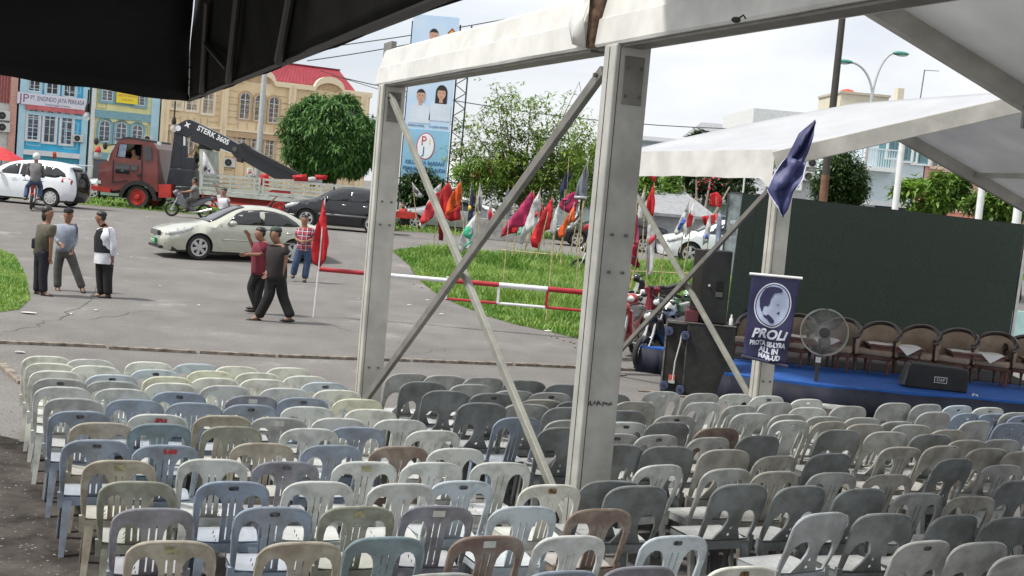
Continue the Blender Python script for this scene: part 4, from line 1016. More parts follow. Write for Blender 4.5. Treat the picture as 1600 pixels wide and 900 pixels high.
def chair_meshes(kind):
    o = back_outline()
    if kind == 'slatted': holes = [arch_hole(-.189, -.057, .02, .318, .085), arch_hole(.057, .189, .02, .318, .085), slot(-.020, .03, .305, .005), slot(.020, .03, .305, .005)]
    elif kind == 'solid': holes = [[(-.185, .02), (-.11, .02), (-.066, .09), (-.048, .145), (-.05, .19), (-.07, .215), (-.10, .225), (-.14, .215), (-.17, .185), (-.185, .13)],
                                   [(.185, .02), (.185, .13), (.17, .185), (.14, .215), (.10, .225), (.07, .215), (.05, .19), (.048, .145), (.066, .09), (.11, .02)],
                                   ellipse(0, .055, .013, .012, 10), ellipse(0, .105, .013, .012, 10)]
    elif kind == 'narrow': holes = [arch_hole(-.172, -.078, .03, .30, .06), arch_hole(.078, .172, .03, .30, .06), ellipse(0, .355, .03, .009, 10)]
    else:
        holes = [ellipse(0, .345, .035, .014, 12)]
        for k in range(-3, 4): holes.append([(k*.035-.007, .06), (k*.035+.007, .06), (k*.052+.009, .29-.012*abs(k)), (k*.052-.009, .29-.012*abs(k))])
    back = thick_panel(o, holes, .045, back_fn, .018)
    # rolled rim
    rim = MB(); pts = [back_fn(x*.985, y*.99, 0, 0) for x, y in o]; rim.tube(pts, .011, 6)
    # seat: front is +y
    so = [(-.185, -.20), (.185, -.20), (.205, -.05), (.215, .10), (.205, .19)]+[(.205-.05*(1-math.cos(a)), .19+.035*math.sin(a)) for a in [R(40), R(90)]]+[(0, .232)]
    so += [(-x, y) for x, y in so[:-1][::-1]][:-2][::1]
    so = [(-.185, -.20), (.185, -.20), (.205, -.05), (.215, .10), (.205, .19), (.17, .222), (0, .235), (-.17, .222), (-.205, .19), (-.215, .10), (-.205, -.05)]
    sh = [slot2(x, y) for y in (-.09, 0, .09) for x in (-.07, .07)]
    def seat_fn(u, v, side, th):
        dip = -.018*(1-min(1, (u/.2)**2))*(1-min(1, ((v)/.2)**2)); fr = -.02*max(0, (v-.15)/.085)**2
        return Vector((u, v, .415+dip+fr-(th if side else 0)))
    seat = thick_panel(so, sh, .06, seat_fn, .012)
    ap = MB(); n = len(so); ring = []
    for k, (sc_, z) in enumerate(((1.0, .414), (1.0, .36), (.94, .36), (.94, .40))):
        for x, y in so: ap.v.append((x*sc_, y*sc_, z-(.02*max(0, (y-.15)/.085)**2 if k in (0,) else 0)))
    for k in range(3):
        for i in range(n): ap.f.append((k*n+i, k*n+(i+1) % n, (k+1)*n+(i+1) % n, (k+1)*n+i))
    def leg(sx, front):
        tx, ty = (.175*sx, .17) if front else (.175*sx, -.185); bx, by = (.215*sx, .225) if front else (.205*sx, -.27)
        mb = MB(); w0, w1 = .062, .034
        def prof(cx, cy, w_, z):
            s = -sx; f = -1 if front else 1
            return [(cx, cy, z), (cx+s*w_, cy, z), (cx+s*w_, cy+f*.010, z), (cx+s*.010, cy+f*.010, z), (cx+s*.010, cy+f*w_, z), (cx, cy+f*w_, z)]
        ox = .018*sx; oy = .018 if front else -.018
        a = prof(tx+ox, ty+oy, w0, .41); b = prof(bx, by, w1, 0)
        mb.add(a+b, [(0, 1, 2, 3, 4, 5), (11, 10, 9, 8, 7, 6)]+[(i, i+6, (i+1) % 6+6, (i+1) % 6) for i in range(6)]); return mb
    lm = [leg(-1, 1), leg(1, 1), leg(-1, 0), leg(1, 0)]
    # rear frame: the back's side rails run down into the rear legs
    rf = MB()
    for sx in (-1, 1): rf.bar((sx*.207, -.190, .34), (sx*.212, -.197, .45), .04, .03, (0, 1, 0))
    rf.bar((-.2, -.20, .385), (.2, -.20, .385), .012, .06, (0, 0, 1))
    return dict(backrest=back, rim=rim, seat=seat, apron=ap, rear_rail=rf, legs=lm)
def slot2(x, y): return [(x-.003, y-.03), (x+.003, y-.03), (x+.013, y+.03), (x+.007, y+.03)]
GEO = {}; MESHC = {}
def seat_mat(m, colour):
    "skylight on the seats painted in: paler than the dusty backs, and glossier"
    c_ = PCOL[colour]; k = .45 if colour in ('dark', 'brown') else .35
    return mat('seat_'+colour.replace(' ', '_'), tuple(a+(.68-a)*k for a in c_), rough=.22, vary=.10, scale=4, spec=.7)
def fin(mb, name, m):
    me = mb.mesh(name); bm = bmesh.new(); bm.from_mesh(me); bmesh.ops.recalc_face_normals(bm, faces=bm.faces); bm.to_mesh(me); bm.free()
    me.shade_smooth(); me.set_sharp_from_angle(angle=R(42)); me.materials.append(m); return me
def chair_set(kind, colour):
    k = (kind, colour)
    if k in MESHC: return MESHC[k]
    if kind not in GEO: GEO[kind] = chair_meshes(kind)
    g_ = GEO[kind]; m = PC[colour]
    ms = [('backrest', fin(g_['backrest'], 'backrest', m)), ('rim', fin(g_['rim'], 'rim', m)), ('seat', fin(g_['seat'], 'seat', seat_mat(m, colour))), ('apron', fin(g_['apron'], 'apron', m)), ('rear_rail', fin(g_['rear_rail'], 'rear_rail', m))]
    ms += [('leg', fin(l, 'leg', m)) for l in g_['legs']]
    MESHC[k] = ms; return ms
stick = {'plate': mat('plate_sticker', (.42, .40, .22), rough=.5, vary=.3, scale=30), 'red': mat('red_sticker', (.28, .025, .03), rough=.5, vary=.6, scale=45, col2=(.30, .31, .33), thr=(.42, .46)),
         'white': mat('white_sticker', (.55, .56, .52), rough=.5, vary=.15, scale=20), 'black': mat('black_marks', (.07, .07, .08), rough=.6, vary=.5, scale=40, thr=(.4, .55)),
         'rust': mat('rust_stain', (.32, .2, .08), rough=.7, vary=.5, scale=30)}
stext = {'plate': ', yellowed plate', 'red': ', red sticker', 'white': ', white sticker', 'black': ', dark mark', 'rust': ', rusty stain'}
STM = {}
def sticker_mesh(k):
    if k not in STM:
        w2, h0, h1 = {'plate': (.034, .335, .372), 'red': (.045, .34, .37), 'white': (.038, .335, .372), 'black': (.03, .345, .37), 'rust': (.03, .34, .375)}[k]
        mb = MB(); n = 6; x0 = {'red': .02}.get(k, 0)
        for i in range(n+1):
            u = x0-w2+2*w2*i/n
            for v in (h0+(.006 if i in (0, n) and k in ('black', 'rust') else 0), h1-(.006 if i in (0, n) and k in ('black', 'rust') else 0)): p = back_fn(u, v, 1, .018); mb.v.append((p.x, p.y-.0025, p.z))
        for i in range(n): mb.f.append((2*i, 2*i+2, 2*i+3, 2*i+1))
        me = mb.mesh('sticker'); me.materials.append(stick[k]); STM[k] = me
    return STM[k]
ORD = ['first', 'second', 'third', 'fourth', 'fifth', 'sixth', 'seventh', 'eighth', 'ninth', 'tenth', 'eleventh', 'twelfth', 'thirteenth', 'fourteenth', 'fifteenth', 'sixteenth', 'seventeenth', 'eighteenth']
def chair(px, py, kind, colour, yaw, label, group, st=None):
    sc = 1.02 if kind == 'solid' else CSC; t = G(px, py, .851*sc); back = Vector((0, -.355*sc, 0)); rot = Matrix.Rotation(yaw, 3, 'Z'); o = Vector((t.x, t.y, 0))-rot @ back
    r = empty('plastic_chair', o, yaw, label, 'chair', group); r.scale = (sc, sc, sc)
    for nm, me in chair_set(kind, colour):
        ob = bpy.data.objects.new(nm, me); C.objects.link(ob); ob.parent = r
    if st:
        ob = bpy.data.objects.new('sticker', sticker_mesh(st)); C.objects.link(ob); ob.parent = r
    return r
KD = {'slatted': 'slatted-back', 'solid': 'solid-topped', 'narrow': 'narrow-splat', 'fan': 'fan-slatted'}
# left block: six files of chairs running from the road towards the viewer (top centre of each backrest in the photograph)
c, p_, g_, d, b_, lb_, ta, ol, te, br, ye, pg, du = 'cream', 'pale', 'grey', 'dark', 'blue', 'light blue', 'tan', 'olive', 'teal', 'brown', 'yellowish', 'purple grey', 'dusty'
files = [
 [(74, 557, c), (80, 568, c), (88, 580, c), (95, 592, g_, 'black'), (99, 605, p_), (116, 623, g_), (126, 643, b_, 'black'), (152, 688, b_, 'black'), (188, 720, ta, 'plate'), (216, 753, ol), (242, 795, pg), (269, 846, ta, 'plate')],
 [(142, 562, p_), (150, 572, c), (176, 586, lb_, 'black'), (178, 596, g_), (192, 608, p_), (212, 625, b_), (160, 661, ta), (252, 663, te), (262, 696, b_, 'red'), (334, 718, p_), (366, 753, b_, 'black'), (430, 793, b_, 'black'), (472, 848, ta)],
 [(234, 566, c), (244, 578, lb_, 'black'), (264, 589, ye), (269, 599, c), (281, 613, b_, 'black'), (305, 630, b_), (248, 648, p_, 'red'), (350, 650, ta), (364, 667, ol), (412, 693, ta), (449, 722, pg, 'black'), (500, 753, p_), (562, 792, ol, 'plate'), (606, 840, te)],
 [(308, 569, lb_), (331, 580, ye), (338, 591, c), (354, 603, p_), (396, 619, pg, 'white'), (393, 633, b_, 'black'), (437, 653, g_, 'white'), (486, 670, p_), (521, 696, b_), (573, 722, p_, 'plate'), (631, 756, p_), (687, 791, pg, 'white'), (766, 838, br, 'white')],
 [(372, 573, c), (405, 583, c), (414, 593, c), (447, 607, p_), (475, 622, b_, 'black'), (483, 636, p_), (532, 654, p_), (560, 668, b_), (627, 698, br), (678, 723, p_), (725, 752, lb_, 'black'), (822, 792, lb_), (896, 838, p_)],
 [(452, 575, c), (479, 588, c), (509, 598, lb_, 'black'), (529, 610, c), (561, 624, ye), (582, 640, c), (628, 656, p_), (680, 673, p_), (716, 701, p_), (786, 723, p_), (864, 758, c, 'rust'), (942, 796, br), (1060, 838, lb_, 'black')]]
fl_name = ['leftmost file', 'second file from the left', 'third file from the left', 'fourth file from the left', 'fifth file from the left', 'sixth file from the left']
for fi, fl_ in enumerate(files):
    for k, e in enumerate(fl_):
        x, y, col = e[:3]; st = e[3] if len(e) > 3 else None
        colw = {'blue': 'blue-grey', 'tan': 'tan dirty', 'olive': 'olive grey', 'cream': 'cream white', 'pale': 'pale grey'}.get(col, col)
        chair(x, y, 'slatted', col, R(19+random.uniform(-3.5, 3.5)), f'{colw} slatted chair, {ORD[k]} from the road, {fl_name[fi]}'+(stext[st] if st else ''), 'pale slatted chairs in six files', st)
for x, y, col in ((690, 897, g_), (884, 893, b_), (1004, 886, pg), (1164, 886, c)):
    chair(x, y, 'slatted', col, R(22), {690: 'grey', 884: 'blue-grey', 1004: 'purple grey', 1164: 'cream'}[x]+' slatted chair cut off by the bottom edge, '+{690: 'below the brown chair', 884: 'just left of the purple grey one', 1004: 'under a light blue chair', 1164: 'with a rusty stain'}[x], 'pale slatted chairs in six files', 'rust' if x == 1164 else None)
# right block: dark solid-topped chairs mixed with slatted ones
so_, sl, na, fa = 'solid', 'slatted', 'narrow', 'fan'
rb = [(640, 584, so_, g_), (698, 587, so_, g_), (758, 590, so_, g_), (822, 595, so_, d), (886, 601, so_, d), (664, 597, so_, d), (738, 601, so_, g_), (805, 611, so_, g_), (862, 614, so_, g_, 'black'), (700, 611, so_, d), (772, 615, so_, d, 'black'),
      (848, 625, so_, du), (905, 628, so_, d), (756, 630, so_, d), (826, 632, so_, g_), (888, 637, so_, d), (812, 653, sl, b_), (892, 657, so_, g_), (886, 669, so_, d), (995, 628, so_, du), (955, 616, so_, d), (979, 642, so_, d), (1037, 612, na, p_), (1100, 615, sl, g_),
      (1102, 629, sl, p_), (1152, 616, sl, p_), (1160, 634, sl, g_), (979, 660, sl, p_, 'black'), (1058, 650, sl, g_, 'black'), (1047, 660, so_, d), (1176, 646, sl, p_), (1125, 669, so_, br), (965, 678, sl, g_, 'black'), (1030, 680, sl, g_, 'black'),
      (1112, 684, sl, g_), (968, 695, so_, d), (1048, 698, so_, d), (1137, 703, so_, du), (1035, 727, sl, p_), (1140, 733, sl, g_), (1202, 619, na, p_, 'black'), (1216, 629, so_, g_), (1264, 624, na, p_), (1266, 637, sl, p_), (1330, 635, so_, g_), (1235, 648, sl, g_),
      (1239, 657, na, p_), (1292, 651, sl, g_), (1301, 659, sl, du), (1351, 653, sl, g_), (1356, 663, so_, du), (1190, 681, so_, d), (1316, 672, so_, d), (1390, 675, so_, g_), (1217, 713, sl, du), (1301, 709, so_, d),
      (1402, 630, so_, g_), (1452, 632, so_, g_), (1500, 634, fa, lb_), (1548, 637, na, p_), (1592, 645, so_, g_), (1464, 644, so_, g_), (1513, 646, fa, b_), (1556, 647, fa, b_), (1600, 650, fa, b_), (1405, 659, so_, g_), (1428, 664, so_, g_), (1529, 658, so_, g_), (1582, 661, fa, b_),
      (1484, 672, so_, du), (1460, 679, so_, d), (1515, 688, so_, du), (1568, 687, so_, g_), (1412, 699, sl, du), (1477, 697, so_, du), (1548, 701, so_, du), (1604, 706, so_, du), (1496, 717, so_, d), (1570, 727, sl, g_),
      (1162, 757, so_, d), (1217, 737, sl, du), (1306, 739, sl, g_), (1257, 760, so_, d), (1351, 764, so_, d), (1394, 742, sl, du), (1291, 802, so_, 'mid'), (1387, 803, so_, d), (1440, 771, sl, g_), (1523, 776, sl, du), (1597, 751, so_, d), (1498, 805, so_, d), (1588, 809, so_, d),
      (1450, 846, so_, g_, 'black'), (1538, 848, so_, g_), (1606, 868, so_, g_), (960, 752, so_, d), (1000, 760, so_, d), (1395, 862, so_, g_)]
rb = rb[:-1]
items = []
for e in rb:
    t = G(e[0], e[1], TOPZ); items.append((t.y+.12*t.x, t.x, e))
items.sort(key=lambda q: -q[0]); rows = []
for it in items:
    if rows and rows[-1][0][0]-it[0] < .42: rows[-1].append(it)
    else: rows.append([it])
for ri_, row in enumerate(rows):
    row.sort(key=lambda q: q[1]); n = len(row)
    for k, (_, _, e) in enumerate(row):
        x, y, kind, col = e[:4]; st = e[4] if len(e) > 4 else None
        colw = {'blue': 'blue-grey', 'dark': 'dark charcoal', 'dusty': 'dusty brown-grey', 'grey': 'mid grey', 'pale': 'pale grey', 'mid': 'light blue-grey'}.get(col, col)
        pos = f'{ORD[k]} from the left' if k < n/2 else (f'{ORD[n-1-k]} from the right' if k < n-1 else 'rightmost')
        rowd = 'farthest row' if ri_ == 0 else ('nearest row' if ri_ == len(rows)-1 else f'{ORD[ri_]} row back')
        chair(x, y, kind, col, R((21 if x < 1000 else 25)+random.uniform(-6, 6)), f'{colw} {KD[kind]} chair, {pos}, {rowd}, right block'+(stext[st] if st else ''), 'mixed grey chairs of the right block', st)

# ================================================================== STAGE
navyc = mat('navy_skirt', (.018, .022, .045), rough=.75, vary=.25, scale=3, bump=.2, bscale=6); bluec = mat('blue_carpet', (.012, .10, .40), rough=.85, vary=.15, scale=6)
ZS = .42
f0 = G(1000, 556, ZS); f1 = G(1128, 585, ZS); f2 = G(1500, 616, ZS); f3 = G(1680, 634, ZS); bk0 = G(1060, 535, ZS); bk1 = Vector((f3.x+.5, f3.y+6, ZS))
f1 = G(1140, 584, ZS)
stg = empty('stage', (f1.x, f1.y, 0), 0, 'low stage with bright blue carpet and a navy cloth skirt', 'stage')
fr = [G(1001, 541, ZS), G(1034, 545, ZS), f1, G(1300, 603, ZS), f3, f3+Vector((.3, 5.5, 0)), Vector((G(1160, 545, ZS).x, f1.y+5.5, ZS)), G(1120, 536, ZS), G(1034, 541.5, ZS), G(1002, 538.8, ZS)]
mb = MB(); o = Vector((f1.x, f1.y, 0)); n = len(fr)
mb.v = [tuple(p-o) for p in fr]+[tuple(p-o-Vector((0, 0, .05))) for p in fr]; mb.f = [tuple(range(n)), tuple(range(2*n-1, n-1, -1))]+[(i, i+n, (i+1) % n+n, (i+1) % n) for i in range(n)]
mb.build('deck', bluec, stg)
mb = MB(); pts = fr[-1:]+fr[:5]; cum = 0
P_ = []
for a, b in zip(pts[:-1], pts[1:]):
    k = max(2, int((b-a).length/.05))
    for i in range(k): P_.append(a.lerp(b, i/k))
P_.append(pts[-1]); nP = len(P_)
for i, p in enumerate(P_):
    dd = (P_[min(i+1, nP-1)]-P_[max(i-1, 0)]).normalized(); nn = Vector((dd.y, -dd.x, 0)); wv = .018*math.sin(i*.8)+.012*math.sin(i*.33+1)
    mb.v += [tuple(p-o+nn*.012+Vector((0, 0, -.03+.008*math.sin(i*.21)))), tuple(p-o+nn*(.03+wv)-Vector((0, 0, .22))), tuple(p-o+nn*(.05+wv*1.6)-Vector((0, 0, ZS-.012)))]
for i in range(nP-1):
    for k in (0, 1): mb.f.append((i*3+k, i*3+k+1, i*3+k+4, i*3+k+3))
sk = mb.build('skirt', navyc, stg, smooth=True); s_ = sk.modifiers.new('s', 'SOLIDIFY'); s_.thickness = .008
# step at the right with its white rail
sp = G(1556, 640, .22); st = empty('stage_step', (sp.x, sp.y, 0), R(-4), 'blue carpeted step in front of the right end of the stage', 'step')
MB().box(-.2, -.25, .20, 1.6, .35, .25).build('tread', bluec, st, bevel=.01); MB().box(-.18, -.22, 0, 1.58, .33, .197).build('riser', navyc, st)
rl = G(1512, 640, .2); rr_ = empty('step_rail', (rl.x, rl.y-.1, 0), 0, 'small white folding rail beside the blue step', 'rail')
MB().tube([(0, 0, 0), (0, 0, .40), (.02, 0, .45), (.06, 0, .44), (.26, -.05, .12), (.32, -.06, 0)], .014, 8).tube([(0, 0, .3), (.18, .02, .27)], .012, 6).build('tube_frame', mat('white_tube', (.78, .76, .70), rough=.4, vary=0), rr_, smooth=True)
# LED screen
Ysc = 22.3
a = At(1160, 487, Ysc); b = At(1570, 526, 22.1); zt_ = At(1160, 305, Ysc).z; ang = math.atan2(b.y-a.y, b.x-a.x); Ls = (Vector((b.x, b.y, 0))-Vector((a.x, a.y, 0))).length+.05
scr = empty('led_screen', (a.x, a.y, ZS+.03), ang, 'huge dark blank video screen standing at the back of the stage', 'screen')
led = mat('led_panel', (.022, .040, .030), rough=.75, vary=.3, scale=60, det=2); H0 = a.z-ZS; H1 = zt_-ZS; nxp, nyp = 9, 4
for i in range(nxp):
    for jx in range(nyp):
        MB().box(Ls*i/nxp+.0006, -.03, H0+(H1-H0)*jx/nyp+.0006, Ls*(i+1)/nxp-.0006, .05, H0+(H1-H0)*(jx+1)/nyp-.0006).build('screen_panel', led, scr)
MB().box(-.02, .03, H0-.02, Ls+.02, .16, H1+.02).build('cabinet', mat('cabinet_black', (.015, .015, .015), rough=.6, vary=0), scr)
MB().box(-.02, -.05, 0, Ls+.05, .2, H0-.02).build('screen_base', navyc, scr)
scr.rotation_euler = (0, R(1.6), ang)
mb = MB().box(-.28, -.03, H0-.3, -.002, .05, H1); mb.build('side_return', led, scr)
mb = MB(); mb.box(Ls+.03, -.02, 0, Ls+.08, .05, H1+.05); mb.build('edge_pole', galv, scr)
# glass advertising stand left of the screen
gp_ = At(1150, 380, 24.5); gs = empty('glass_stand', (gp_.x-.25, gp_.y, 0), 0, 'tall glass sided stand with a dark frame just left of the screen', 'stand')
mb = MB(); z1 = At(1150, 300, 24.5).z
for x in (0, .30): mb.box(x, 0, 0, x+.03, .04, z1)
mb.box(0, 0, z1-.03, .33, .04, z1); mb.build('frame', bolt, gs); MB().box(.03, .01, 1.5, .30, .02, z1-.03).build('pane', mat('stand_glass', (.5, .58, .58), rough=.1, vary=.3, scale=4, alpha=.6), gs)
# dark sheet added on the deck for the darkness under the armchairs
dksheet = mat('added_sheet_black', (.012, .010, .012), rough=.95, vary=.3, scale=6)
cp = [G(1146, 560, ZS), G(1620, 604, ZS), G(1620, 604, ZS)+Vector((.2, 2.6, 0)), G(1146, 560, ZS)+Vector((.2, 2.4, 0))]
co = empty('stage_dark_sheet', (cp[0].x, cp[0].y, ZS+.001), 0, 'dark sheet added on the stage for the darkness under the row of armchairs', 'dark sheet'); mbc = MB(); mbc.v = [tuple(p-cp[0]+Vector((0, 0, z))) for z in (0, .006) for p in cp]
mbc.f = [(0, 3, 2, 1), (4, 5, 6, 7)]+[(i, (i+1) % 4, (i+1) % 4+4, i+4) for i in range(4)]; mbc.build('dark sheet', dksheet, co)
# armchairs
beige_f = mat('beige_upholstery', (.36, .28, .21), rough=.8, vary=.18, scale=4); dwood = mat('dark_wood', (.035, .018, .013), rough=.3, vary=.3, scale=8); lwood = mat('brown_wood', (.16, .065, .04), rough=.35, vary=.3, scale=9)
def armchair():
    r = empty('armchair', (0, 0, 0), 0, 'x', 'armchair', 'tub armchairs in a row on the stage')
    # front faces -y; curved shell
    def shell(r0, r1, zlow, ztop_, a0=-200, a1=20, n=22):
        mb = MB()
        for i in range(n+1):
            t = i/n; a = R(a0+(a1-a0)*t); k = math.sin(math.pi*t); zt2 = ztop_(k)
            for rr_, z in ((r0, zlow), (r0+.02*k, zt2), (r1+.02*k, zt2), (r1, zlow)): mb.v.append((-math.cos(a)*rr_*-1, -math.sin(a)*rr_*.92, z))
        for i in range(n):
            for k in range(4): mb.f.append((i*4+k, i*4+(k+1) % 4, (i+1)*4+(k+1) % 4, (i+1)*4+k))
        mb.f += [(0, 1, 2, 3), (n*4+3, n*4+2, n*4+1, n*4)]; return mb
    tz_ = lambda k: .56+.24*k**1.3
    shell(.25, .30, .30, tz_).build('backrest', beige_f, r, smooth=True)
    def rimpts(rr_, dz): return [(math.cos(R(-200+220*i/24))*(rr_+.02*math.sin(math.pi*i/24)), -math.sin(R(-200+220*i/24))*rr_*.92, tz_(math.sin(math.pi*i/24))+dz) for i in range(25)]
    MB().tube(rimpts(.28, .012), .036, 8).build('top_rail', dwood, r, smooth=True)
    MB().tube([(math.cos(R(-200+220*i/24))*.285, -math.sin(R(-200+220*i/24))*.285*.92, .3) for i in range(25)], .02, 6).build('lower_rail', dwood, r, smooth=True)
    for sx in (-1, 1):
        x = .262*sx; mb = MB(); mb.tube([(x, -.10, .30), (x, -.13, .45), (x, -.12, .56)], [.02, .016, .024], 8); mb.ell((x*1.02, -.15, .575), (.032, .05, .026), 8, 6); mb.build('arm_post', dwood, r, smooth=True)
    MB().box(-.25, -.27, .30, .25, .20, .40).build('seat_cushion', beige_f, r, bevel=.03)
    MB().box(-.26, -.26, .24, .26, .20, .298).build('seat_rail', lwood, r, bevel=.01)
    for x, y in ((-.23, -.24), (.23, -.24), (-.2, .2), (.2, .2)): MB().lathe([(.014, 0), (.02, .03), (.013, .06), (.026, .18), (.022, .238)], 8, Matrix.Translation((x, y, 0))).build('leg', lwood, r, smooth=True)
    return r
ac0 = armchair(); nmz = ['leftmost armchair, half hidden behind the navy banner', 'armchair behind the stage side post, mostly hidden by the navy banner', 'armchair seen through the cage of the pedestal fan', 'armchair just right of the pedestal fan', 'armchair behind the middle table, above the left end of the wedge loudspeaker',
    'armchair above the right end of the wedge loudspeaker', 'armchair behind the right-hand table', 'rightmost armchair, cut by the edge of the photo']
for i, (px, py) in enumerate(((1182, 568), (1240, 573), (1312, 580), (1374, 586), (1437, 591), (1496, 597), (1557, 603), (1607, 608))):
    r = ac0 if i == 0 else copy_tree(ac0); q = G(px, py, ZS+.005); r.location = (q.x, q.y+.25, ZS+.008); r.rotation_euler = (0, 0, R(-32+random.uniform(-3, 3))); r.scale = (1.1, 1.05, .95); r['label'] = 'beige upholstered '+nmz[i]
paper = mat('white_cloth', (.72, .70, .66), rough=.7, vary=.06)
def table(px, py, w_, label, cloth=True, yaw=0, cl=''):
    q = G(px, py, ZS); r = empty('coffee_table', (q.x, q.y, ZS+.008), yaw, label, 'table', 'low wooden tables before the armchairs')
    MB().box(-w_/2, -.2, .43, w_/2, .25, .47).build('table_top', lwood, r, bevel=.01); MB().box(-w_/2+.04, -.17, .37, w_/2-.04, .22, .428).build('apron', lwood, r)
    for x in (-w_/2+.06, w_/2-.06):
        for y in (-.15, .2): MB().lathe([(.012, 0), (.022, .03), (.014, .07), (.028, .2), (.016, .28), (.024, .36), (.024, .37)], 8, Matrix.Translation((x, y, 0))).build('leg', lwood, r, smooth=True)
    if cloth:
        c_ = empty('tablecloth', (q.x, q.y, ZS+.475), yaw, cl, 'tablecloth'); mb = MB(); n = 14
        x0, x1 = -w_/2+.01, w_/2-.06
        for i in range(n+1):
            for k in range(5): mb.v.append((x0+(x1-x0)*i/n, -.19+.38*k/4, .004+.004*math.sin(i*1.3+k)))
        for i in range(n):
            for k in range(4): j0 = i*5+k; mb.f.append((j0, j0+1, j0+6, j0+5))
        b0 = len(mb.v); mb.v += [(.02, -.195, .004), (x1, -.195, .004), (.16, -.215, -.13)]; mb.f.append((b0, b0+1, b0+2))
        s_ = mb.build('cloth', paper, c_, recalc=False).modifiers.new('s', 'SOLIDIFY'); s_.thickness = .004
    return r
table(1392, 586, .86, 'low wooden table with a white cloth, directly behind the wedge loudspeaker', yaw=R(-4), cl='white cloth with a hanging corner on the middle table')
table(1520, 598, .86, 'low wooden table with a white cloth, right of the wedge loudspeaker', yaw=R(-4), cl='white cloth lying on the right-hand table')
table(1262, 574, .95, 'low wooden table with a white cloth behind the pedestal fan', yaw=R(-4), cl='white cloth on the table behind the fan')
table(1625, 610, .6, 'low wooden table cut by the right edge of the photo', yaw=R(-4), cl='white cloth on the table at the right edge')
# wedge monitor
q = G(1459, 609, ZS); wm = empty('wedge_loudspeaker', (q.x, q.y, ZS+.002), R(-8), 'black wedge stage monitor loudspeaker lying on the blue stage edge', 'loudspeaker')
spk = mat('black_speaker', (.012, .014, .016), rough=.6, vary=.3, scale=6, bump=.3, bscale=200)
MB().prism([(-.42, 0), (.46, 0), (.46, .30), (.42, .34), (-.34, .36), (-.38, .30)], -.05, .34).build('cabinet', spk, wm, bevel=.02)
MB().prism([(-.47, .04), (-.38, .34), (-.36, .34), (-.38, .02)], -.03, .30).build('end_panel', bolt, wm)
MB().box(-.02, -.056, .11, .16, -.05, .20).build('badge', mat('badge_silver', (.5, .5, .5), rough=.4, vary=0), wm); MB().box(-.01, -.06, .12, .15, -.0565, .19).build('badge_centre', seam, wm)
text('DAP', .06, mat('badge_silver', 0), wm, Matrix.Translation((.07, -.062, .155)) @ FACE)
# tall loudspeaker on a flight case
q = G(1085, 621, 0); ca = empty('flight_case', (q.x, q.y, 0), R(-7), 'big scuffed black flight case with blue castors on its side, under the tall loudspeaker', 'flight case')
scuff = mat('scuffed_black', (.022, .022, .022), rough=.65, vary=.3, scale=8, bump=.3, bscale=60)
sW = 105/S(q.y); cw, chh = 1.0, 1.08
MB().box(-.18, 0, .02, .50, .8, chh).build('body', scuff, ca, bevel=.012)
MB().box(-.50, .05, .03, -.19, .85, chh-.03).build('castor_board', scuff, ca, bevel=.01)
edge = mat('worn_edge', (.20, .19, .17), rough=.6, vary=.3, scale=10); mb = MB()
for x in (-.50, -.185): mb.box(x-.012, .035, .02, x+.012, .06, chh)
mb.box(-.5, -.01, chh, .50, .05, chh+.012); mb.build('metal_edge', edge, ca)
castb = mat('castor_blue', (.06, .08, .17), rough=.5, vary=.1)
for x, z in ((-.46, .14), (-.22, .10), (-.46, .94), (-.22, .90)):
    cs = MB().tube([(x, -.09, z), (x, -.03, z)], .062, 14).build('castor', castb, ca, smooth=True); MB().tube([(x, -.10, z), (x, -.02, z)], .025, 10).box(x-.05, -.03, z-.05, x+.05, .05, z+.05).build('fork', seam, cs)
MB().tube([(-.27, -.03, .92), (-.28, -.05, .8), (-.31, -.04, .62), (-.33, -.03, .5), (-.34, -.03, .2)], .012, 6).build('hanging_cable', mat('pale_cable', (.5, .5, .46), rough=.5, vary=0), ca, smooth=True)
MB().box(-.40, .02, .22, -.31, .049, .29).build('red_sticker', mat('red_tag', (.5, .1, .07), rough=.5, vary=0), ca); MB().box(-.40, .02, .17, -.31, .049, .215).build('white_sticker', stick['white'], ca)
q2 = q+Vector((.03, .25, 0)); sp = empty('loudspeaker', (q.x+.10, q.y+.15, chh+.014), R(-7), 'tall black loudspeaker standing on the flight case', 'loudspeaker')
zt2 = At(1110, 393, q.y).z-chh
MB().box(-.12, 0, 0, .27, .5, zt2).build('cabinet', spk, sp, bevel=.012); MB().box(-.27, .06, 0, -.123, .5, zt2-.01).build('side_panel', mat('brown_black2', (.04, .035, .03), rough=.6, vary=.2), sp)
MB().box(.08, -.01, zt2-.58, .17, .01, zt2-.44).build('handle_recess', mat('pure_black', (.003, .003, .003), rough=.9, vary=0), sp); MB().box(.08, -.012, zt2-.67, .18, .002, zt2-.60).build('connector_plate', bolt, sp); MB().ell((-.02, -.01, zt2-.52), (.02, .012, .02), 8, 6).build('knob', galv, sp)
bx = empty('small_radio', (q.x-.14, q.y+.05, chh+.014), R(-5), 'small dark red cased radio beside the tall loudspeaker on the flight case', 'radio')
MB().box(-.10, 0, 0, .09, .15, .17).build('casing', mat('dark_red_case', (.14, .03, .04), rough=.4, vary=.2), bx, bevel=.012); MB().tube([(-.09, .07, .17), (-.08, .07, .21), (.07, .07, .21), (.08, .07, .17)], .01, 6).build('handle', mat('pink_handle', (.5, .1, .2), rough=.4, vary=0), bx, smooth=True)
bt = empty('bottle', (q.x+.44, q.y+.10, chh+.0), 0, 'small white bottle standing at the right end of the flight case', 'bottle'); MB().lathe([(.028, .014), (.03, .1), (.014, .13), (.013, .17)], 10).build('body', paper, bt, smooth=True)
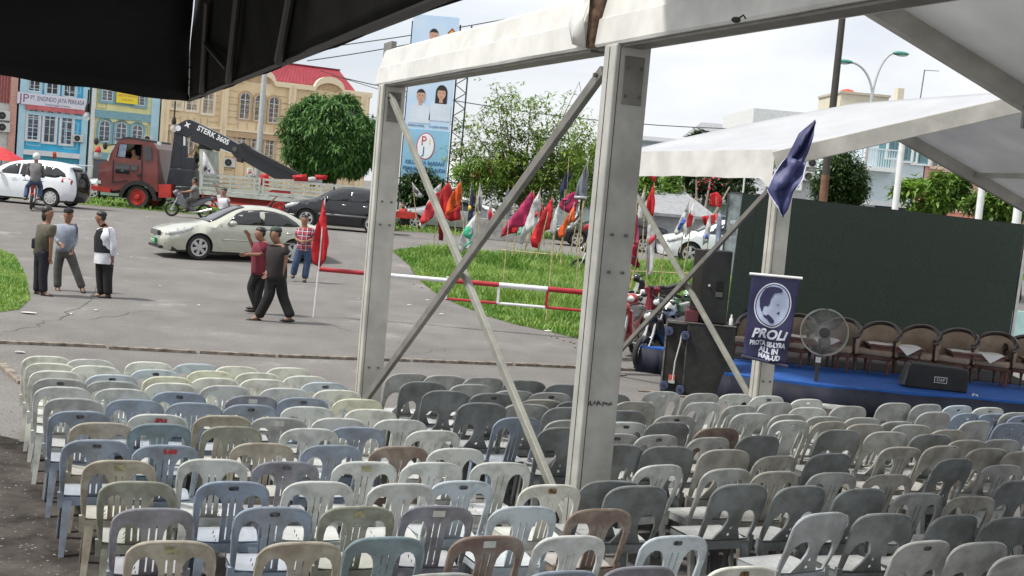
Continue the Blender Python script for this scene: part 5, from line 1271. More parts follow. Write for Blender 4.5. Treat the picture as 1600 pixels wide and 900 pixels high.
# round bulge of skirted stage left of the case
qa = G(1010, 598, 0)
for nm, (sx_, sy_), lb in (('wood_scrap', (1012, 613), 'short bamboo scrap on the ground left of the flight case castors'), ('wood_scrap', (1068, 621), 'short wooden scrap on the ground in front of the flight case')):
    p = G(sx_, sy_); o_ = MB().tube([(-.14, 0, .015), (.14, .03, .015)], .016, 7).build(nm, wood); o_.location = p; tag(o_, lb, 'wood scrap')
# pedestal fan
q = G(1270, 641, 0); fn = empty('pedestal_fan', (q.x, q.y, 0), R(-12), 'big grey pedestal fan with a wire cage standing in front of the stage', 'fan')
fm = mat('fan_grey', (.05, .05, .05), rough=.5, vary=.1); sF = S(q.y)
MB().box(-.14, -.14, 0, .14, .14, .04).build('foot', fm, fn, bevel=.02); MB().box(-.03, -.03, .04, .03, .03, .82).build('pole', fm, fn, bevel=.005); MB().box(-.036, -.036, .70, .036, .036, .78).build('collar', paper, fn)
zc_ = At(1288, 518, q.y).z
MB().tube([(0, 0, .8), (0, .05, zc_-.1)], .03, 8).box(-.05, -.02, zc_-.08, .05, .18, zc_+.07).build('motor', fm, fn, bevel=.015)
hub = MB().lathe([(.02, -.10), (.075, -.09), (.08, -.03), (.06, .0)], 16, Matrix.Translation((.04, -.12, zc_)) @ Matrix.Rotation(R(90), 4, 'X') @ Matrix.Scale(-1, 4, (0, 0, 1))).build('hub', fm, fn, smooth=True)
rad = .33; cm = mat('cage_wire', (.30, .30, .285), rough=.4, metal=.2, vary=0); mb = MB(); cx_, cz_ = .04, zc_
for yy in (-.17, -.02):
    for rr_ in (rad, rad*.99):
        mb.tube([(cx_+rr_*math.cos(a), yy, cz_+rr_*math.sin(a)) for a in [2*math.pi*i/36 for i in range(37)]], .009 if rr_ == rad else .005, 5)
for i in range(100):
    a = 2*math.pi*i/100; mb.tube([(cx_+.06*math.cos(a), -.20, cz_+.06*math.sin(a)), (cx_+rad*.6*math.cos(a+.15), -.205, cz_+rad*.6*math.sin(a+.15)), (cx_+rad*math.cos(a+.25), -.15, cz_+rad*math.sin(a+.25)), (cx_+rad*math.cos(a+.25), -.04, cz_+rad*math.sin(a+.25))], .0022, 3)
mb.build('cage', cm, fn)
for k in range(3):
    a0 = R(40+120*k); vs = []; 
    for i in range(7):
        r_ = .06+(.29-.06)*i/6; wd = .05+.09*math.sin(math.pi*min(1, i/6*.8+.15)); vs += [(cx_+r_*math.cos(a0-wd/r_*.35), -.12, cz_+r_*math.sin(a0-wd/r_*.35)), (cx_+r_*math.cos(a0+wd/r_*.6), -.08, cz_+r_*math.sin(a0+wd/r_*.6))]
    bl_ = MB().add(vs, [(2*i, 2*i+2, 2*i+3, 2*i+1) for i in range(6)]).build('blade', mat('blade_grey', (.09, .09, .085), rough=.35, vary=0, alpha=.75), fn, smooth=True, recalc=False); s_ = bl_.modifiers.new('s', 'SOLIDIFY'); s_.thickness = .004
# plastic table base the fan stands by
q = G(1288, 655, 0); tb_ = empty('low_board', (q.x+.02, q.y-.05, 0), R(-8), 'low grey plastic board at the foot of the pedestal fan', 'board'); MB().box(-.34, -.22, .18, .36, .12, .21).build('top', PC['pale'], tb_, bevel=.01); MB().box(-.1, -.18, 0, .26, .08, .179).build('support', PC['dusty'], tb_)

# navy banner on post C and navy flag above it
navyb = mat('navy_print', (.025, .025, .085), rough=.45, vary=.2, scale=3); whiteb = mat('banner_white', (.62, .66, .76), rough=.5, vary=.06); lilac = mat('lilac_print', (.42, .48, .66), rough=.5, vary=.08)
q = At(1213, 432, 16.15); s = S(16.15); bn = empty('banner', (q.x, q.y, q.z), R(-3), 'navy banner with a round head portrait and white lettering on the stage side post', 'banner')
bw, bh = 76/s, 134/s
def bnf(u, v): # u across -1..1, v down 0..1
    sl = .045*v; return Vector((u*bw/2*(1-.10*v)-sl, -.02*math.sin(u*5+v*6)*v-.015*math.sin(v*13)*v, -v*bh-.035*v*v*(u*.9)-.01*math.sin(u*7)*v))
mb = MB(); nu, nv = 16, 22
for jx in range(nv+1):
    for i in range(nu+1): mb.v.append(tuple(bnf(-1+2*i/nu, jx/nv)))
for jx in range(nv):
    for i in range(nu): k = jx*(nu+1)+i; mb.f.append((k, k+1, k+nu+2, k+nu+1))
ob = mb.build('cloth', navyb, bn, smooth=True, recalc=False); s_ = ob.modifiers.new('s', 'SOLIDIFY'); s_.thickness = .004; s_.offset = -1
MB().tube([(-bw/2-.03, 0, .005), (bw/2+.02, 0, .005)], .018, 8).build('top_rod', whp, bn, smooth=True); a = bnf(-1.05, 1); b = bnf(1.1, 1); MB().tube([a, b], .02, 8).build('bottom_rod', mat('rod_dark', (.05, .05, .1), rough=.5), bn, smooth=True)
def flatb(poly, m, e, nm, step=.1):
    vs, fs = cdt_panel(poly, (), step); mb = MB()
    for u, v in vs: p = bnf(u, v); mb.v.append((p.x, p.y-e, p.z))
    mb.f = fs; return mb.build(nm, m, bn, smooth=True, recalc=False)
asp = bw/bh
flatb(ellipse(.02, .34, .78, .265, 30), whiteb, .008, 'disc_border'); flatb(ellipse(.02, .34, .73, .25, 30), navyb, .011, 'disc_ring'); flatb(ellipse(.02, .34, .69, .238, 30), lilac, .014, 'disc')
hairp = [(-.52, .36), (-.56, .27), (-.48, .20), (-.38, .15), (-.2, .125), (0, .12), (.18, .125), (.32, .145), (.34, .18), (.18, .185), (.02, .20), (-.04, .235), (-.10, .27), (-.12, .33), (-.18, .36), (-.28, .355), (-.36, .37), (-.38, .42), (-.42, .43)]
flatb([(x, y) for x, y in hairp], navyb, .018, 'portrait_hair', .08)
flatb([(-.40, .42), (-.32, .46), (-.2, .47), (-.12, .45), (.02, .475), (.18, .515), (.14, .55), (-.02, .545), (-.14, .51), (-.3, .49)], navyb, .018, 'portrait_beard', .08)
flatb([(.18, .325), (.30, .32), (.24, .335)], navyb, .018, 'portrait_eye'); flatb([(.22, .425), (.36, .40), (.34, .44)], navyb, .018, 'portrait_mouth')
def tb(s_, size, v, dx=0, sq=1.0, sh=0.0, bold=.004):
    ob = text(s_, size, whiteb, bn, Matrix.Identity(4), squeeze=sq, ext=0, bold=bold); me = ob.data
    for vt in me.vertices:
        x, y = vt.co.x+sh*vt.co.y+dx, vt.co.y; u = x/(bw/2); vv = v-y/bh; p = bnf(u, vv); vt.co = (p.x, p.y-.01, p.z)
tb('PROLi', .17, .685, .02, 1.05, .25, .006); tb('PROTA SE-LYRA', .085, .80, .01, .82); tb('ALL IN', .095, .875, .04, .95); tb('MAR-UD', .085, .948, .06, .95)
fgm = mat('navy_flag', (.025, .03, .11), rough=.6, vary=.35, scale=4, col2=(.02, .02, .07)); 
def strip_flag(name, loc, rows, m, label, cat='flag', thick=.004, trim=None, fold=.05, rz=0):
    "cloth through rows of (xl, xr, z) with folds"
    r = empty(name, loc, rz, label, cat); mb = MB(); nu = 12; R_ = []
    for a, b in zip(rows[:-1], rows[1:]):
        for k in range(4): t = k/4; R_.append(tuple(a[i]+(b[i]-a[i])*t for i in range(3)))
    R_.append(rows[-1])
    for jx, (xl, xr, z) in enumerate(R_):
        for i in range(nu+1): t = i/nu; mb.v.append((xl+(xr-xl)*t, fold*math.sin(t*9+jx*.35)*min(1, (xr-xl)*6)+.02*math.sin(jx*.9), z+.02*math.sin(t*6+jx*.4)))
    for jx in range(len(R_)-1):
        for i in range(nu): k = jx*(nu+1)+i; mb.f.append((k, k+1, k+nu+2, k+nu+1))
    ob = mb.build('cloth', m, r, smooth=True, recalc=False); s_ = ob.modifiers.new('s', 'SOLIDIFY'); s_.thickness = thick
    if trim:
        for side in (0, nu): MB().tube([Vector(mb.v[jx*(nu+1)+side])+Vector((0, -.004, 0)) for jx in range(len(R_))], .008, 5).build('pale_hem', trim, r)
    return r
q = At(1240, 250, 16.15); s = S(16.15)
def rw(l): return [((a-1240)/s, (b-1240)/s, (250-y)/s-.0875*((a+b)/2-1240)/s*-1) for a, b, y in l]
strip_flag('navy_flag', q, rw([(1266, 1269, 190), (1245, 1266, 212), (1233, 1260, 240), (1222, 1252, 262), (1208, 1250, 285)]), fgm, 'shiny navy flag drooping over the head of the stage side post', trim=None)
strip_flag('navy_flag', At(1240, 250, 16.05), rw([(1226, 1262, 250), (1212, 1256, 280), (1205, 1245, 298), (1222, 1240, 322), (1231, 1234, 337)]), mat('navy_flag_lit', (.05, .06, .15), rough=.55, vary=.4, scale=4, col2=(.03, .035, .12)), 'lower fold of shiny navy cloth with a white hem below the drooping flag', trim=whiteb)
# ================================================================== VEHICLES
tyre = mat('tyre', (.035, .033, .032), rough=.85, vary=.15, scale=10); rimm = mat('alloy_rim', (.55, .56, .57), rough=.3, metal=.6, vary=0); cglass = mat('car_glass', (.015, .018, .022), rough=.06, vary=.2, scale=1, spec=.8)
trimb = mat('black_trim', (.015, .015, .016), rough=.5, vary=0); lampg = mat('head_lamp', (.62, .66, .66), rough=.12, vary=.25, scale=14, spec=.8); tail = mat('tail_lamp', (.45, .02, .03), rough=.2, vary=0); chrome = mat('chrome', (.7, .7, .7), rough=.2, metal=.9, vary=0)
def wheel(parent, x, y, z, r, w_, rm=rimm, spokes=5, hub_m=None, side=-1):
    M = Matrix.Translation((x, y, z)) @ Matrix.Rotation(R(90), 4, 'X')
    t = MB().lathe([(r*.68, -w_/2), (r*.93, -w_/2), (r, -w_*.36), (r, w_*.36), (r*.93, w_/2), (r*.66, w_*.46)], 28, M, cap=False).build('wheel', tyre, parent, smooth=True)
    MB().lathe([(r*.70, -w_*.2), (r*.70, w_*.47), (r*.64, w_*.5), (r*.60, w_*.32), (r*.1, w_*.28)], 24, M).build('rim', rm if spokes == 0 else trimb, t, smooth=True)
    if spokes:
        mb = MB()
        for k in range(spokes):
            a = 2*math.pi*k/spokes+.3; c0, s0 = math.cos(a), math.sin(a); px_, pz_ = -s0, c0
            w0, w1 = r*.10, r*.15
            pts = []
            for rr_, ww in ((r*.12, w0), (r*.68, w1)):
                for sg in (-1, 1): pts.append((x+c0*rr_+px_*ww*sg, z+s0*rr_+pz_*ww*sg))
            yy = y-w_*.5; mb.add([(pts[0][0], yy-.01, pts[0][1]), (pts[1][0], yy-.01, pts[1][1]), (pts[3][0], yy, pts[3][1]), (pts[2][0], yy, pts[2][1]), (pts[0][0], yy+.04, pts[0][1]), (pts[1][0], yy+.04, pts[1][1]), (pts[3][0], yy+.04, pts[3][1]), (pts[2][0], yy+.04, pts[2][1])], [(0, 1, 2, 3), (0, 4, 5, 1), (2, 6, 7, 3), (1, 5, 6, 2), (0, 3, 7, 4)])
        mb.lathe([(r*.6, w_*.5), (r*.71, w_*.52), (r*.71, w_*.42), (r*.62, w_*.42)], 24, M, cap=False); mb.tube([(x, y-w_*.5-.015, z), (x, y-w_*.3, z)], r*.17, 12); mb.build('spokes', rm, t)
    else:
        mb = MB(); mb.lathe([(r*.26, w_*.3), (r*.22, w_*.62), (.01, w_*.66)], 16, M)
        for k in range(8): a = 2*math.pi*k/8; mb.tube([(x+math.cos(a)*r*.36, y-w_*.40, z+math.sin(a)*r*.36), (x+math.cos(a)*r*.36, y-w_*.2, z+math.sin(a)*r*.36)], r*.045, 6)
        mb.build('hub', hub_m or rm, t, smooth=True)
    return t
def car(name, loc, rz, paint, label, cat, top, belt, width, wheels, wr, wins, shield, rear_shield, arches_r=None, group=None, sill=.24, tumble=.42, lamps=(), tails=(), extras=None, roofcol=None, spokes=5):
    """top: silhouette from front bottom over the roof to rear bottom, (x,z); wins: side window outlines"""
    r = empty(name, loc, rz, label, cat, group); L_ = max(p[0] for p in top); ar = arches_r or wr*1.16; W0 = width/2
    def dens(l, st=.11):
        o_ = []
        for a, b in zip(l[:-1], l[1:]):
            n = max(1, int(math.dist(a, b)/st)); o_ += [(a[0]+(b[0]-a[0])*i/n, a[1]+(b[1]-a[1])*i/n) for i in range(n)]
        return o_+[l[-1]]
    # round the silhouette a little
    T_ = dens(top)
    for _ in range(2): T_ = [T_[0]]+[((a[0]+2*b[0]+c_[0])/4, (a[1]+2*b[1]+c_[1])/4) for a, b, c_ in zip(T_[:-2], T_[1:-1], T_[2:])]+[T_[-1]]
    low = []; x = L_
    pts = [(T_[-1][0], T_[-1][1])]
    for wx in sorted(wheels, reverse=True):
        a0 = math.asin(min(1, max(-1, (sill-wr)/ar))); 
        xs_ = [(wx+ar*math.cos(a), wr+ar*math.sin(a)) for a in [a0+(math.pi-2*a0)*i/14 for i in range(15)]]
        pts += [(xs_[0][0], sill)] + xs_[1:-1] + [(xs_[-1][0], sill)]
    pts.append((T_[0][0], T_[0][1])); low = pts[1:-1]
    outline = T_+low
    TA = np.array(T_)
    def W(x, z):
        w_ = W0*(1-.16*max(0, (.7-x)/.7)**2-.12*max(0, (x-L_+.6)/.6)**2)
        if z > belt: w_ -= tumble*(z-belt)
        if z < .45: w_ -= .12*(.45-z)
        w_ += .02*math.sin(math.pi*min(1, max(0, (z-.3)/(belt-.3))))
        P_ = TA; q = np.array((x, z)); d = float(np.sqrt(((P_-q)**2).sum(1)).min()); rr_ = .16
        if d < rr_: w_ -= rr_*.8*(1-math.sqrt(max(0, 1-(1-d/rr_)**2)))
        return w_
    vs, fs = cdt_panel(outline, (), .12); mb = MB(); n = len(vs)
    V = [(x, -W(x, z), z) for x, z in vs]; mb.add(V, fs); mb.add([(a, -b, c_) for a, b, c_ in V], [f[::-1] for f in fs])
    ts = np.linspace(-1, 1, 9); nT = len(T_); b0 = len(mb.v)
    for x, z in T_:
        w_ = W(x, z)
        for t in ts: bulge = .035*(1-t*t); mb.v.append((x-(bulge*1.5 if x < .35 else (-bulge if x > L_-.35 else 0)), t*w_, z+(bulge if .35 <= x <= L_-.35 else 0)))
    for i in range(nT-1):
        for k in range(8): j0 = b0+i*9+k; mb.f.append((j0, j0+1, j0+10, j0+9))
    bm = bmesh.new(); me = mb.mesh('body'); bm.from_mesh(me); bmesh.ops.remove_doubles(bm, verts=bm.verts, dist=.002); bmesh.ops.recalc_face_normals(bm, faces=bm.faces); bm.to_mesh(me); bm.free()
    me.shade_smooth(); me.set_sharp_from_angle(angle=R(38)); link('body', me, paint, r)
    MB().box(.25, -W0+.12, sill-.06, L_-.25, W0-.12, belt-.2).build('underbody', trimb, r)
    def side(nm, poly, m, e=.006, both=True, st=.12):
        v2, f2 = cdt_panel(poly, (), st); o_ = []
        for sg in ((-1, 1) if both else (-1,)):
            mb = MB(); mb.add([(x, sg*(W(x, z)+e), z) for x, z in v2], f2 if sg < 0 else [f[::-1] for f in f2]); ob = mb.build(nm, m, r, smooth=True, recalc=False); o_.append(ob)
            s_ = ob.modifiers.new('s', 'SOLIDIFY'); s_.thickness = .004; s_.offset = 0
        return o_
    for wn in wins: side('window', wn, cglass)
    def strip(nm, x0, x1, m, tw=.86, e=.010, zmin=0, zmax=9):
        sel = [(i, p) for i, p in enumerate(T_) if x0 <= p[0] <= x1 and zmin <= p[1] <= zmax]; mb = MB()
        for i, (x, z) in sel:
            a = T_[max(i-1, 0)]; b = T_[min(i+1, nT-1)]; nx_, nz_ = -(b[1]-a[1]), (b[0]-a[0]); l_ = math.hypot(nx_, nz_)+1e-9; nx_ /= l_; nz_ /= l_; w_ = W(x, z)
            for t in np.linspace(-tw, tw, 7):
                bulge = .035*(1-t*t); bx = -(bulge*1.5) if x < .35 else (bulge if x > L_-.35 else 0); bz = bulge if .35 <= x <= L_-.35 else 0
                mb.v.append((x+nx_*e+bx, t*w_, z+nz_*e+bz))
        for i in range(len(sel)-1):
            for k in range(6): j0 = i*7+k; mb.f.append((j0, j0+1, j0+8, j0+7))
        ob = mb.build(nm, m, r, smooth=True, recalc=False); s_ = ob.modifiers.new('s', 'SOLIDIFY'); s_.thickness = .006; return ob
    strip('windscreen', *shield, cglass); strip('rear_window', *rear_shield, cglass, tw=.8)
    for p in lamps: side('headlight', p, lampg, .012)
    for p in tails: side('tail_light', p, tail, .012)
    for wx in wheels:
        for sg in (-1, 1):
            t = wheel(r, wx, sg*(W0-.12), wr, wr, .2, spokes=spokes)
        MB().tube([(wx, -W0+.24, wr), (wx, W0-.24, wr)], .04, 6).build('axle', trimb, r)
        mb = MB(); mb.prism([(wx+ar*1.0*math.cos(a), wr+ar*1.0*math.sin(a)) for a in [math.pi*i/12 for i in range(13)]], -W0+.14, W0-.14); mb.build('wheel_well', trimb, r)
    if extras: extras(r, W, side, strip, L_, W0)
    return r
silver = mat('silver_paint', (.50, .51, .44), rough=.28, metal=.35, vary=.04, coat=.6); blackp = mat('black_paint', (.008, .010, .016), rough=.25, vary=0, coat=.5); whitep = mat('white_paint', (.74, .78, .82), rough=.3, vary=.03, coat=.6); greyp = mat('grey_car_paint', (.30, .32, .34), rough=.35, vary=.05, coat=.4)
sedan_top = [(.10, .20), (.02, .30), (0, .45), (.03, .60), (.10, .70), (.35, .78), (.9, .89), (1.25, .945), (1.45, 1.02), (1.9, 1.27), (2.15, 1.38), (2.45, 1.44), (2.9, 1.455), (3.3, 1.42), (3.65, 1.32), (4.05, 1.12), (4.25, 1.06), (4.65, 1.04), (4.74, .95), (4.78, .6), (4.75, .40), (4.65, .22)]
sed_w = [[(1.72, .965), (1.98, 1.24), (2.2, 1.345), (2.72, 1.39), (2.72, .985)], [(2.78, .987), (2.78, 1.39), (3.1, 1.37), (3.45, 1.29), (3.75, 1.12), (3.85, 1.02), (3.6, 1.0)]]
q = GT(327, 408); SY = R(30)
def sed_extra(r, W, side, strip, L_, W0):
    MB().box(-.06, -.42, .56, .03, .42, .68).build('grille', trimb, r, bevel=.02)
    for z in (.59, .62, .65): MB().box(-.075, -.38, z-.006, -.05, .38, z+.006).build('grille_bar', chrome, r)
    MB().box(-.085, -.22, .34, -.03, .24, .47).build('number_plate', mat('green_plate', (.02, .28, .10), rough=.5, vary=.1), r)
    MB().box(-.05, -.6, .235, .05, .6, .30).build('lower_intake', trimb, r)
    text('BP 1702', .10, paper, r, Matrix.Translation((-.09, .01, .405)) @ Matrix.Rotation(R(-90), 4, 'Z') @ FACE)
    for sg in (-1, 1):
        MB().ell((1.86, sg*(W0+.09), 1.0), (.11, .09, .075), 12, 8).build('door_mirror', silver, r, smooth=True)
        MB().ell((.09, sg*.62, .38), (.03, .09, .035), 8, 6).build('fog_lamp', trimb, r)
    for p in ([(1.55, .32), (1.562, .32), (1.562, .93), (1.55, .93)], [(2.745, .32), (2.757, .32), (2.757, 1.38), (2.745, 1.38)]): side('door_gap', p, trimb, .004)
    side('side_moulding', [(1.6, .545), (3.7, .545), (3.7, .575), (1.6, .575)], mat('dark_silver', (.3, .31, .29), rough=.4, vary=0), .008)  # darker silver strip along the doors
    for x in (2.55, 3.45): side('door_handle', [(x, .80), (x+.17, .80), (x+.17, .835), (x, .835)], silver, .03)
    side('pillar', [(2.72, .985), (2.78, .985), (2.78, 1.39), (2.72, 1.39)], trimb, .007)
    for sg in (-1, 1): MB().tube([(2.5, sg*.2, .8), (2.5, sg*.2, 1.1)], .12, 8).build('front_seat', trimb, r)
lp = [(.06, .60), (.04, .66), (.32, .775), (.75, .86), (.80, .80), (.5, .68), (.2, .60)]
def place(local_x, q, rz, wr=0): return q-Vector((math.cos(rz)*local_x, math.sin(rz)*local_x, 0))
o = place(.98, q, SY); o += Vector((-math.sin(SY), math.cos(SY), 0))*.8; o.z = hgt(o.x, o.y)+.01
sedan = car('silver_sedan', o, SY, silver, 'silver sedan with a green number plate turning on the road', 'car', sedan_top, .93, 1.8, (.98, 3.70), .325, sed_w, (1.15, 2.3), (3.35, 4.2), lamps=[lp], tails=[[(4.5, .8), (4.72, .78), (4.74, .98), (4.55, 1.0)]], extras=sed_extra, spokes=6); sedan.scale = (1.05, 1.05, 1.12); sedan.location.x -= .40
# black crossover beyond
suv_top = [(.08, .26), (.0, .40), (0, .62), (.05, .82), (.2, .92), (.75, 1.03), (1.1, 1.08), (1.45, 1.26), (1.8, 1.47), (2.1, 1.60), (2.6, 1.66), (3.2, 1.66), (3.8, 1.58), (4.15, 1.45), (4.35, 1.2), (4.42, .95), (4.45, .6), (4.42, .4), (4.32, .27)]
suv_w = [[(1.5, 1.13), (1.82, 1.38), (2.1, 1.52), (2.55, 1.57), (2.55, 1.15)], [(2.62, 1.15), (2.62, 1.575), (3.3, 1.56), (3.4, 1.16)], [(3.46, 1.17), (3.42, 1.55), (3.8, 1.48), (4.0, 1.28), (3.9, 1.2)]]
def suv_extra(r, W, side, strip, L_, W0):
    MB().box(-.05, -.5, .62, .04, .5, .78).build('grille', trimb, r, bevel=.02); MB().box(-.062, -.45, .69, -.045, .45, .72).build('grille_bar', chrome, r); MB().box(-.06, -.24, .44, -.03, .24, .55).build('number_plate', trimb, r)
    for sg in (-1, 1): MB().ell((1.62, sg*(W0+.1), 1.18), (.11, .09, .09), 12, 8).build('door_mirror', blackp, r, smooth=True)
    for x in (1.42, 2.585, 3.43): side('door_gap', [(x, .4), (x+.012, .4), (x+.012, 1.1), (x, 1.1)], trimb, .004)
    side('side_moulding', [(1.4, .55), (3.4, .55), (3.4, .62), (1.4, .62)], mat('grey_mould', (.18, .18, .19), rough=.4, vary=0), .01)
    for x in (2.3, 3.15): side('door_handle', [(x, .98), (x+.18, .98), (x+.18, 1.01), (x, 1.01)], chrome, .03)
    side('front_wing_light_strip', [(.2, .45), (.45, .45), (.45, .5), (.2, .5)], lampg, .01)
q = At(492, 352, 46.5); rz = R(4); o = place(.92, q, rz); o.z = PLAT+.01
SV = car('black_crossover', o+Vector((-.35, .9, 0)), rz, blackp, 'black crossover car parked in front of the lorry, half behind the left tent post', 'car', suv_top, 1.1, 1.8, (.92, 3.55), .36, suv_w, (1.12, 2.0), (4.1, 4.4), lamps=[[(.06, .70), (.04, .82), (.25, .91), (.62, .98), (.55, .86), (.3, .76)]], tails=[[(4.2, .95), (4.4, .93), (4.33, 1.25), (4.2, 1.25)]], extras=suv_extra); SV.scale = (.93, 1, .97)
# white people carrier, left
mpv_top = [(.08, .24), (0, .4), (0, .62), (.06, .8), (.3, .9), (.9, 1.02), (1.2, 1.15), (1.65, 1.42), (2.0, 1.55), (2.6, 1.62), (3.3, 1.62), (3.9, 1.55), (4.15, 1.48), (4.28, 1.25), (4.38, 1.0), (4.42, .6), (4.38, .38), (4.3, .25)]
mpv_w = [[(1.5, 1.08), (1.85, 1.36), (2.1, 1.46), (2.3, 1.48), (2.3, 1.08)], [(2.36, 1.08), (2.36, 1.49), (3.2, 1.48), (3.2, 1.08)], [(3.27, 1.08), (3.27, 1.47), (3.75, 1.42), (4.05, 1.25), (4.12, 1.12), (3.7, 1.06)]]
def mpv_extra(r, W, side, strip, L_, W0):
    MB().box(-.05, -.4, .55, .04, .4, .7).build('grille', trimb, r)
    for sg in (-1, 1): MB().ell((1.65, sg*(W0+.1), 1.1), (.1, .09, .08), 12, 8).build('door_mirror', whitep, r, smooth=True)
    for x in (1.45, 2.325, 3.23): side('door_gap', [(x, .35), (x+.012, .35), (x+.012, 1.04), (x, 1.04)], mat('gap_grey', (.2, .2, .21), rough=.5, vary=0), .004)
    for x in (2.05, 2.95): side('door_handle', [(x, .92), (x+.2, .92), (x+.2, .96), (x, .96)], whitep, .03)
    MB().box(4.05, -.7, 1.56, 4.42, .7, 1.60).build('roof_spoiler', whitep, r, bevel=.015)
q = At(82, 317.5, 45.5); rz = R(-7); o = place(3.58, q, rz); o.z = PLAT+.01
MP = car('white_people_carrier', o+Vector((0, .85, 0)), rz, whitep, 'white people carrier at the left edge, behind the motorcyclist', 'car', mpv_top, 1.02, 1.72, (.88, 3.58), .325, mpv_w, (1.15, 1.95), (4.12, 4.4), lamps=[[(.05, .65), (.04, .78), (.5, .92), (.6, .85), (.3, .72)]], tails=[[(3.98, .93), (4.34, .86), (4.36, 1.0), (4.25, 1.08), (4.0, 1.06)]], extras=mpv_extra, spokes=9)
# white pickup / four wheel drive behind the flags on the right
q = At(1072, 405, 44.5); rz = R(6); o = place(.9, q, rz); o.z = PLAT
car('white_four_wheel_drive', o+Vector((0, .9, 0)), rz, whitep, 'white four wheel drive car behind the black tall loudspeaker', 'car', suv_top, 1.1, 1.84, (.92, 3.55), .38, suv_w, (1.12, 2.0), (4.1, 4.4), lamps=[[(.06, .70), (.04, .82), (.25, .91), (.62, .98), (.55, .86), (.3, .76)]], extras=lambda r, W, side, strip, L_, W0: MB().box(-.05, -.5, .62, .04, .5, .78).build('grille', chrome, r))
def plain(nm, px, py, Y, rz, paint, label, tops=sedan_top, ws=sed_w):
    q = At(px, py, Y); q.z = PLAT
    car(nm, q, rz, paint, label, 'car', tops, .93 if tops is sedan_top else 1.05, 1.75, (.98, 3.70) if tops is sedan_top else (.92, 3.55), .32, ws, (1.3, 2.35) if tops is sedan_top else (1.12, 2.0), (3.35, 4.2) if tops is sedan_top else (4.1, 4.4), lamps=[lp], tails=[])
plain('parked_car', 612, 350, 56, R(8), greyp, 'grey car far behind, between the left tent post and the flags')
plain('parked_car', 636, 346, 68, R(5), whitep, 'white car far behind the red flags left of the crossed braces')
plain('parked_car', 862, 372, 52, R(4), blackp, 'black car beyond the flags to the left of the big tent post')
plain('parked_car', 118, 305, 58, R(4), mat('pale_green_paint', (.42, .55, .52), rough=.35, vary=.05, coat=.4), 'pale green car between the white people carrier and the lorry')
plain('parked_car', 1135, 405, 47, R(5), whitep, 'white car half hidden behind the left side of the screen', suv_top, suv_w)

# ------------------------------------------------------------------ crane lorry
maroon = mat('maroon_paint', (.17, .036, .03), rough=.4, vary=.2, scale=1.5, coat=.3); redch = mat('red_chassis', (.50, .035, .025), rough=.5, vary=.2, scale=2); crane = mat('crane_black', (.012, .015, .024), rough=.35, vary=.2, scale=2, coat=.2)
bedp = mat('bed_grey', (.47, .50, .46), rough=.55, vary=.15, scale=2)
Yk = 51.0; q = At(215, 326, Yk); lk = empty('crane_lorry', (q.x, q.y, PLAT), R(-2), 'maroon crane lorry with a folded black crane arm and a pale dropside bed', 'lorry')
sK = S(Yk)
def kp(px, py): # photo pixel -> lorry (x, z)
    p = At(px, py, Yk)-Vector((q.x, q.y, PLAT)); return (p.x, p.z)
HWK = 1.15
cab = [kp(*p) for p in ((152, 288), (152, 256), (166, 250), (172, 240), (186, 219), (200, 217), (240, 223), (246, 233), (247, 300), (236, 300), (232, 288), (216, 282), (200, 286), (192, 296), (176, 298), (156, 294))]
def cab_shell():
    hole = [kp(*p) for p in ((186, 224), (222, 226), (220, 250), (181, 245))]; vs, fs = cdt_panel(cab, [hole], .3); mb = MB(); n = len(vs)
    mb.add([(x, 0, z) for x, z in vs], fs); mb.add([(x, 2*HWK, z) for x, z in vs], [f[::-1] for f in fs]); k = len(cab)
    mb.add([(x, 0, z) for x, z in cab]+[(x, 2*HWK, z) for x, z in cab], [(i, (i+1) % k, (i+1) % k+k, i+k) for i in range(k)])
    bm = bmesh.new(); me = mb.mesh('cab'); bm.from_mesh(me); bmesh.ops.remove_doubles(bm, verts=bm.verts, dist=.002); bmesh.ops.recalc_face_normals(bm, faces=bm.faces); bm.to_mesh(me); bm.free()
    o_ = link('cab', me, maroon, lk); s_ = o_.modifiers.new('s', 'SOLIDIFY'); s_.thickness = .03
    x0, z0 = kp(190, 258); x1, z1 = kp(240, 228); MB().box(x0, .05, z0-.5, x1, 2*HWK-.05, z0).box(x1-.35, .1, z0, x1-.1, 2*HWK-.1, z1).box(x1-1.2, 1.2, z0, x1-.1, 2*HWK-.06, z1).build('cab_interior', trimb, lk)
cab_shell()
def kpoly(nm, pts, m, y0=-.03, y1=.0, par=None, bevel=0): return MB().prism([kp(*p) for p in pts], y0, y1).build(nm, m, par or lk, bevel=bevel)
kpoly('windscreen', ((169, 252), (172, 240), (184, 220), (180, 221), (166, 249)), mat('pale_screen', (.55, .60, .60), rough=.1, vary=.2), -.005, 2*HWK+.005)
kpoly('quarter_pane', ((187, 225), (198, 226), (195, 246), (183, 244)), mat('blue_pane', (.2, .26, .36), rough=.1, vary=.2), .0, .02); kpoly('rear_quarter_window', ((226, 228), (237, 229), (238, 251), (226, 250)), cglass, -.03, 0)
kpoly('lower_window', ((181, 254), (203, 257), (202, 272), (180, 270)), cglass); kpoly('lower_window', ((206, 257), (216, 258), (214, 266), (206, 268)), cglass)
mbd = MB()
for a, b in (((177, 250), (175, 285)), ((222, 225), (221, 284)), ((175, 285), (200, 282))): p1, p2 = kp(*a), kp(*b); mbd.bar((p1[0], -.012, p1[1]), (p2[0], -.012, p2[1]), .03, .03)
mbd.build('door_gap', trimb, lk); kpoly('door_handle', ((214, 272), (220, 272), (220, 275), (214, 275)), trimb, -.06, -.002)
kpoly('cab_roof_trim', ((186, 219), (200, 217), (240, 223), (240, 220), (200, 213.5), (188, 216)), trimb, .02, 2*HWK-.02)
mk = MB(); fw_ = kp(216, 312)
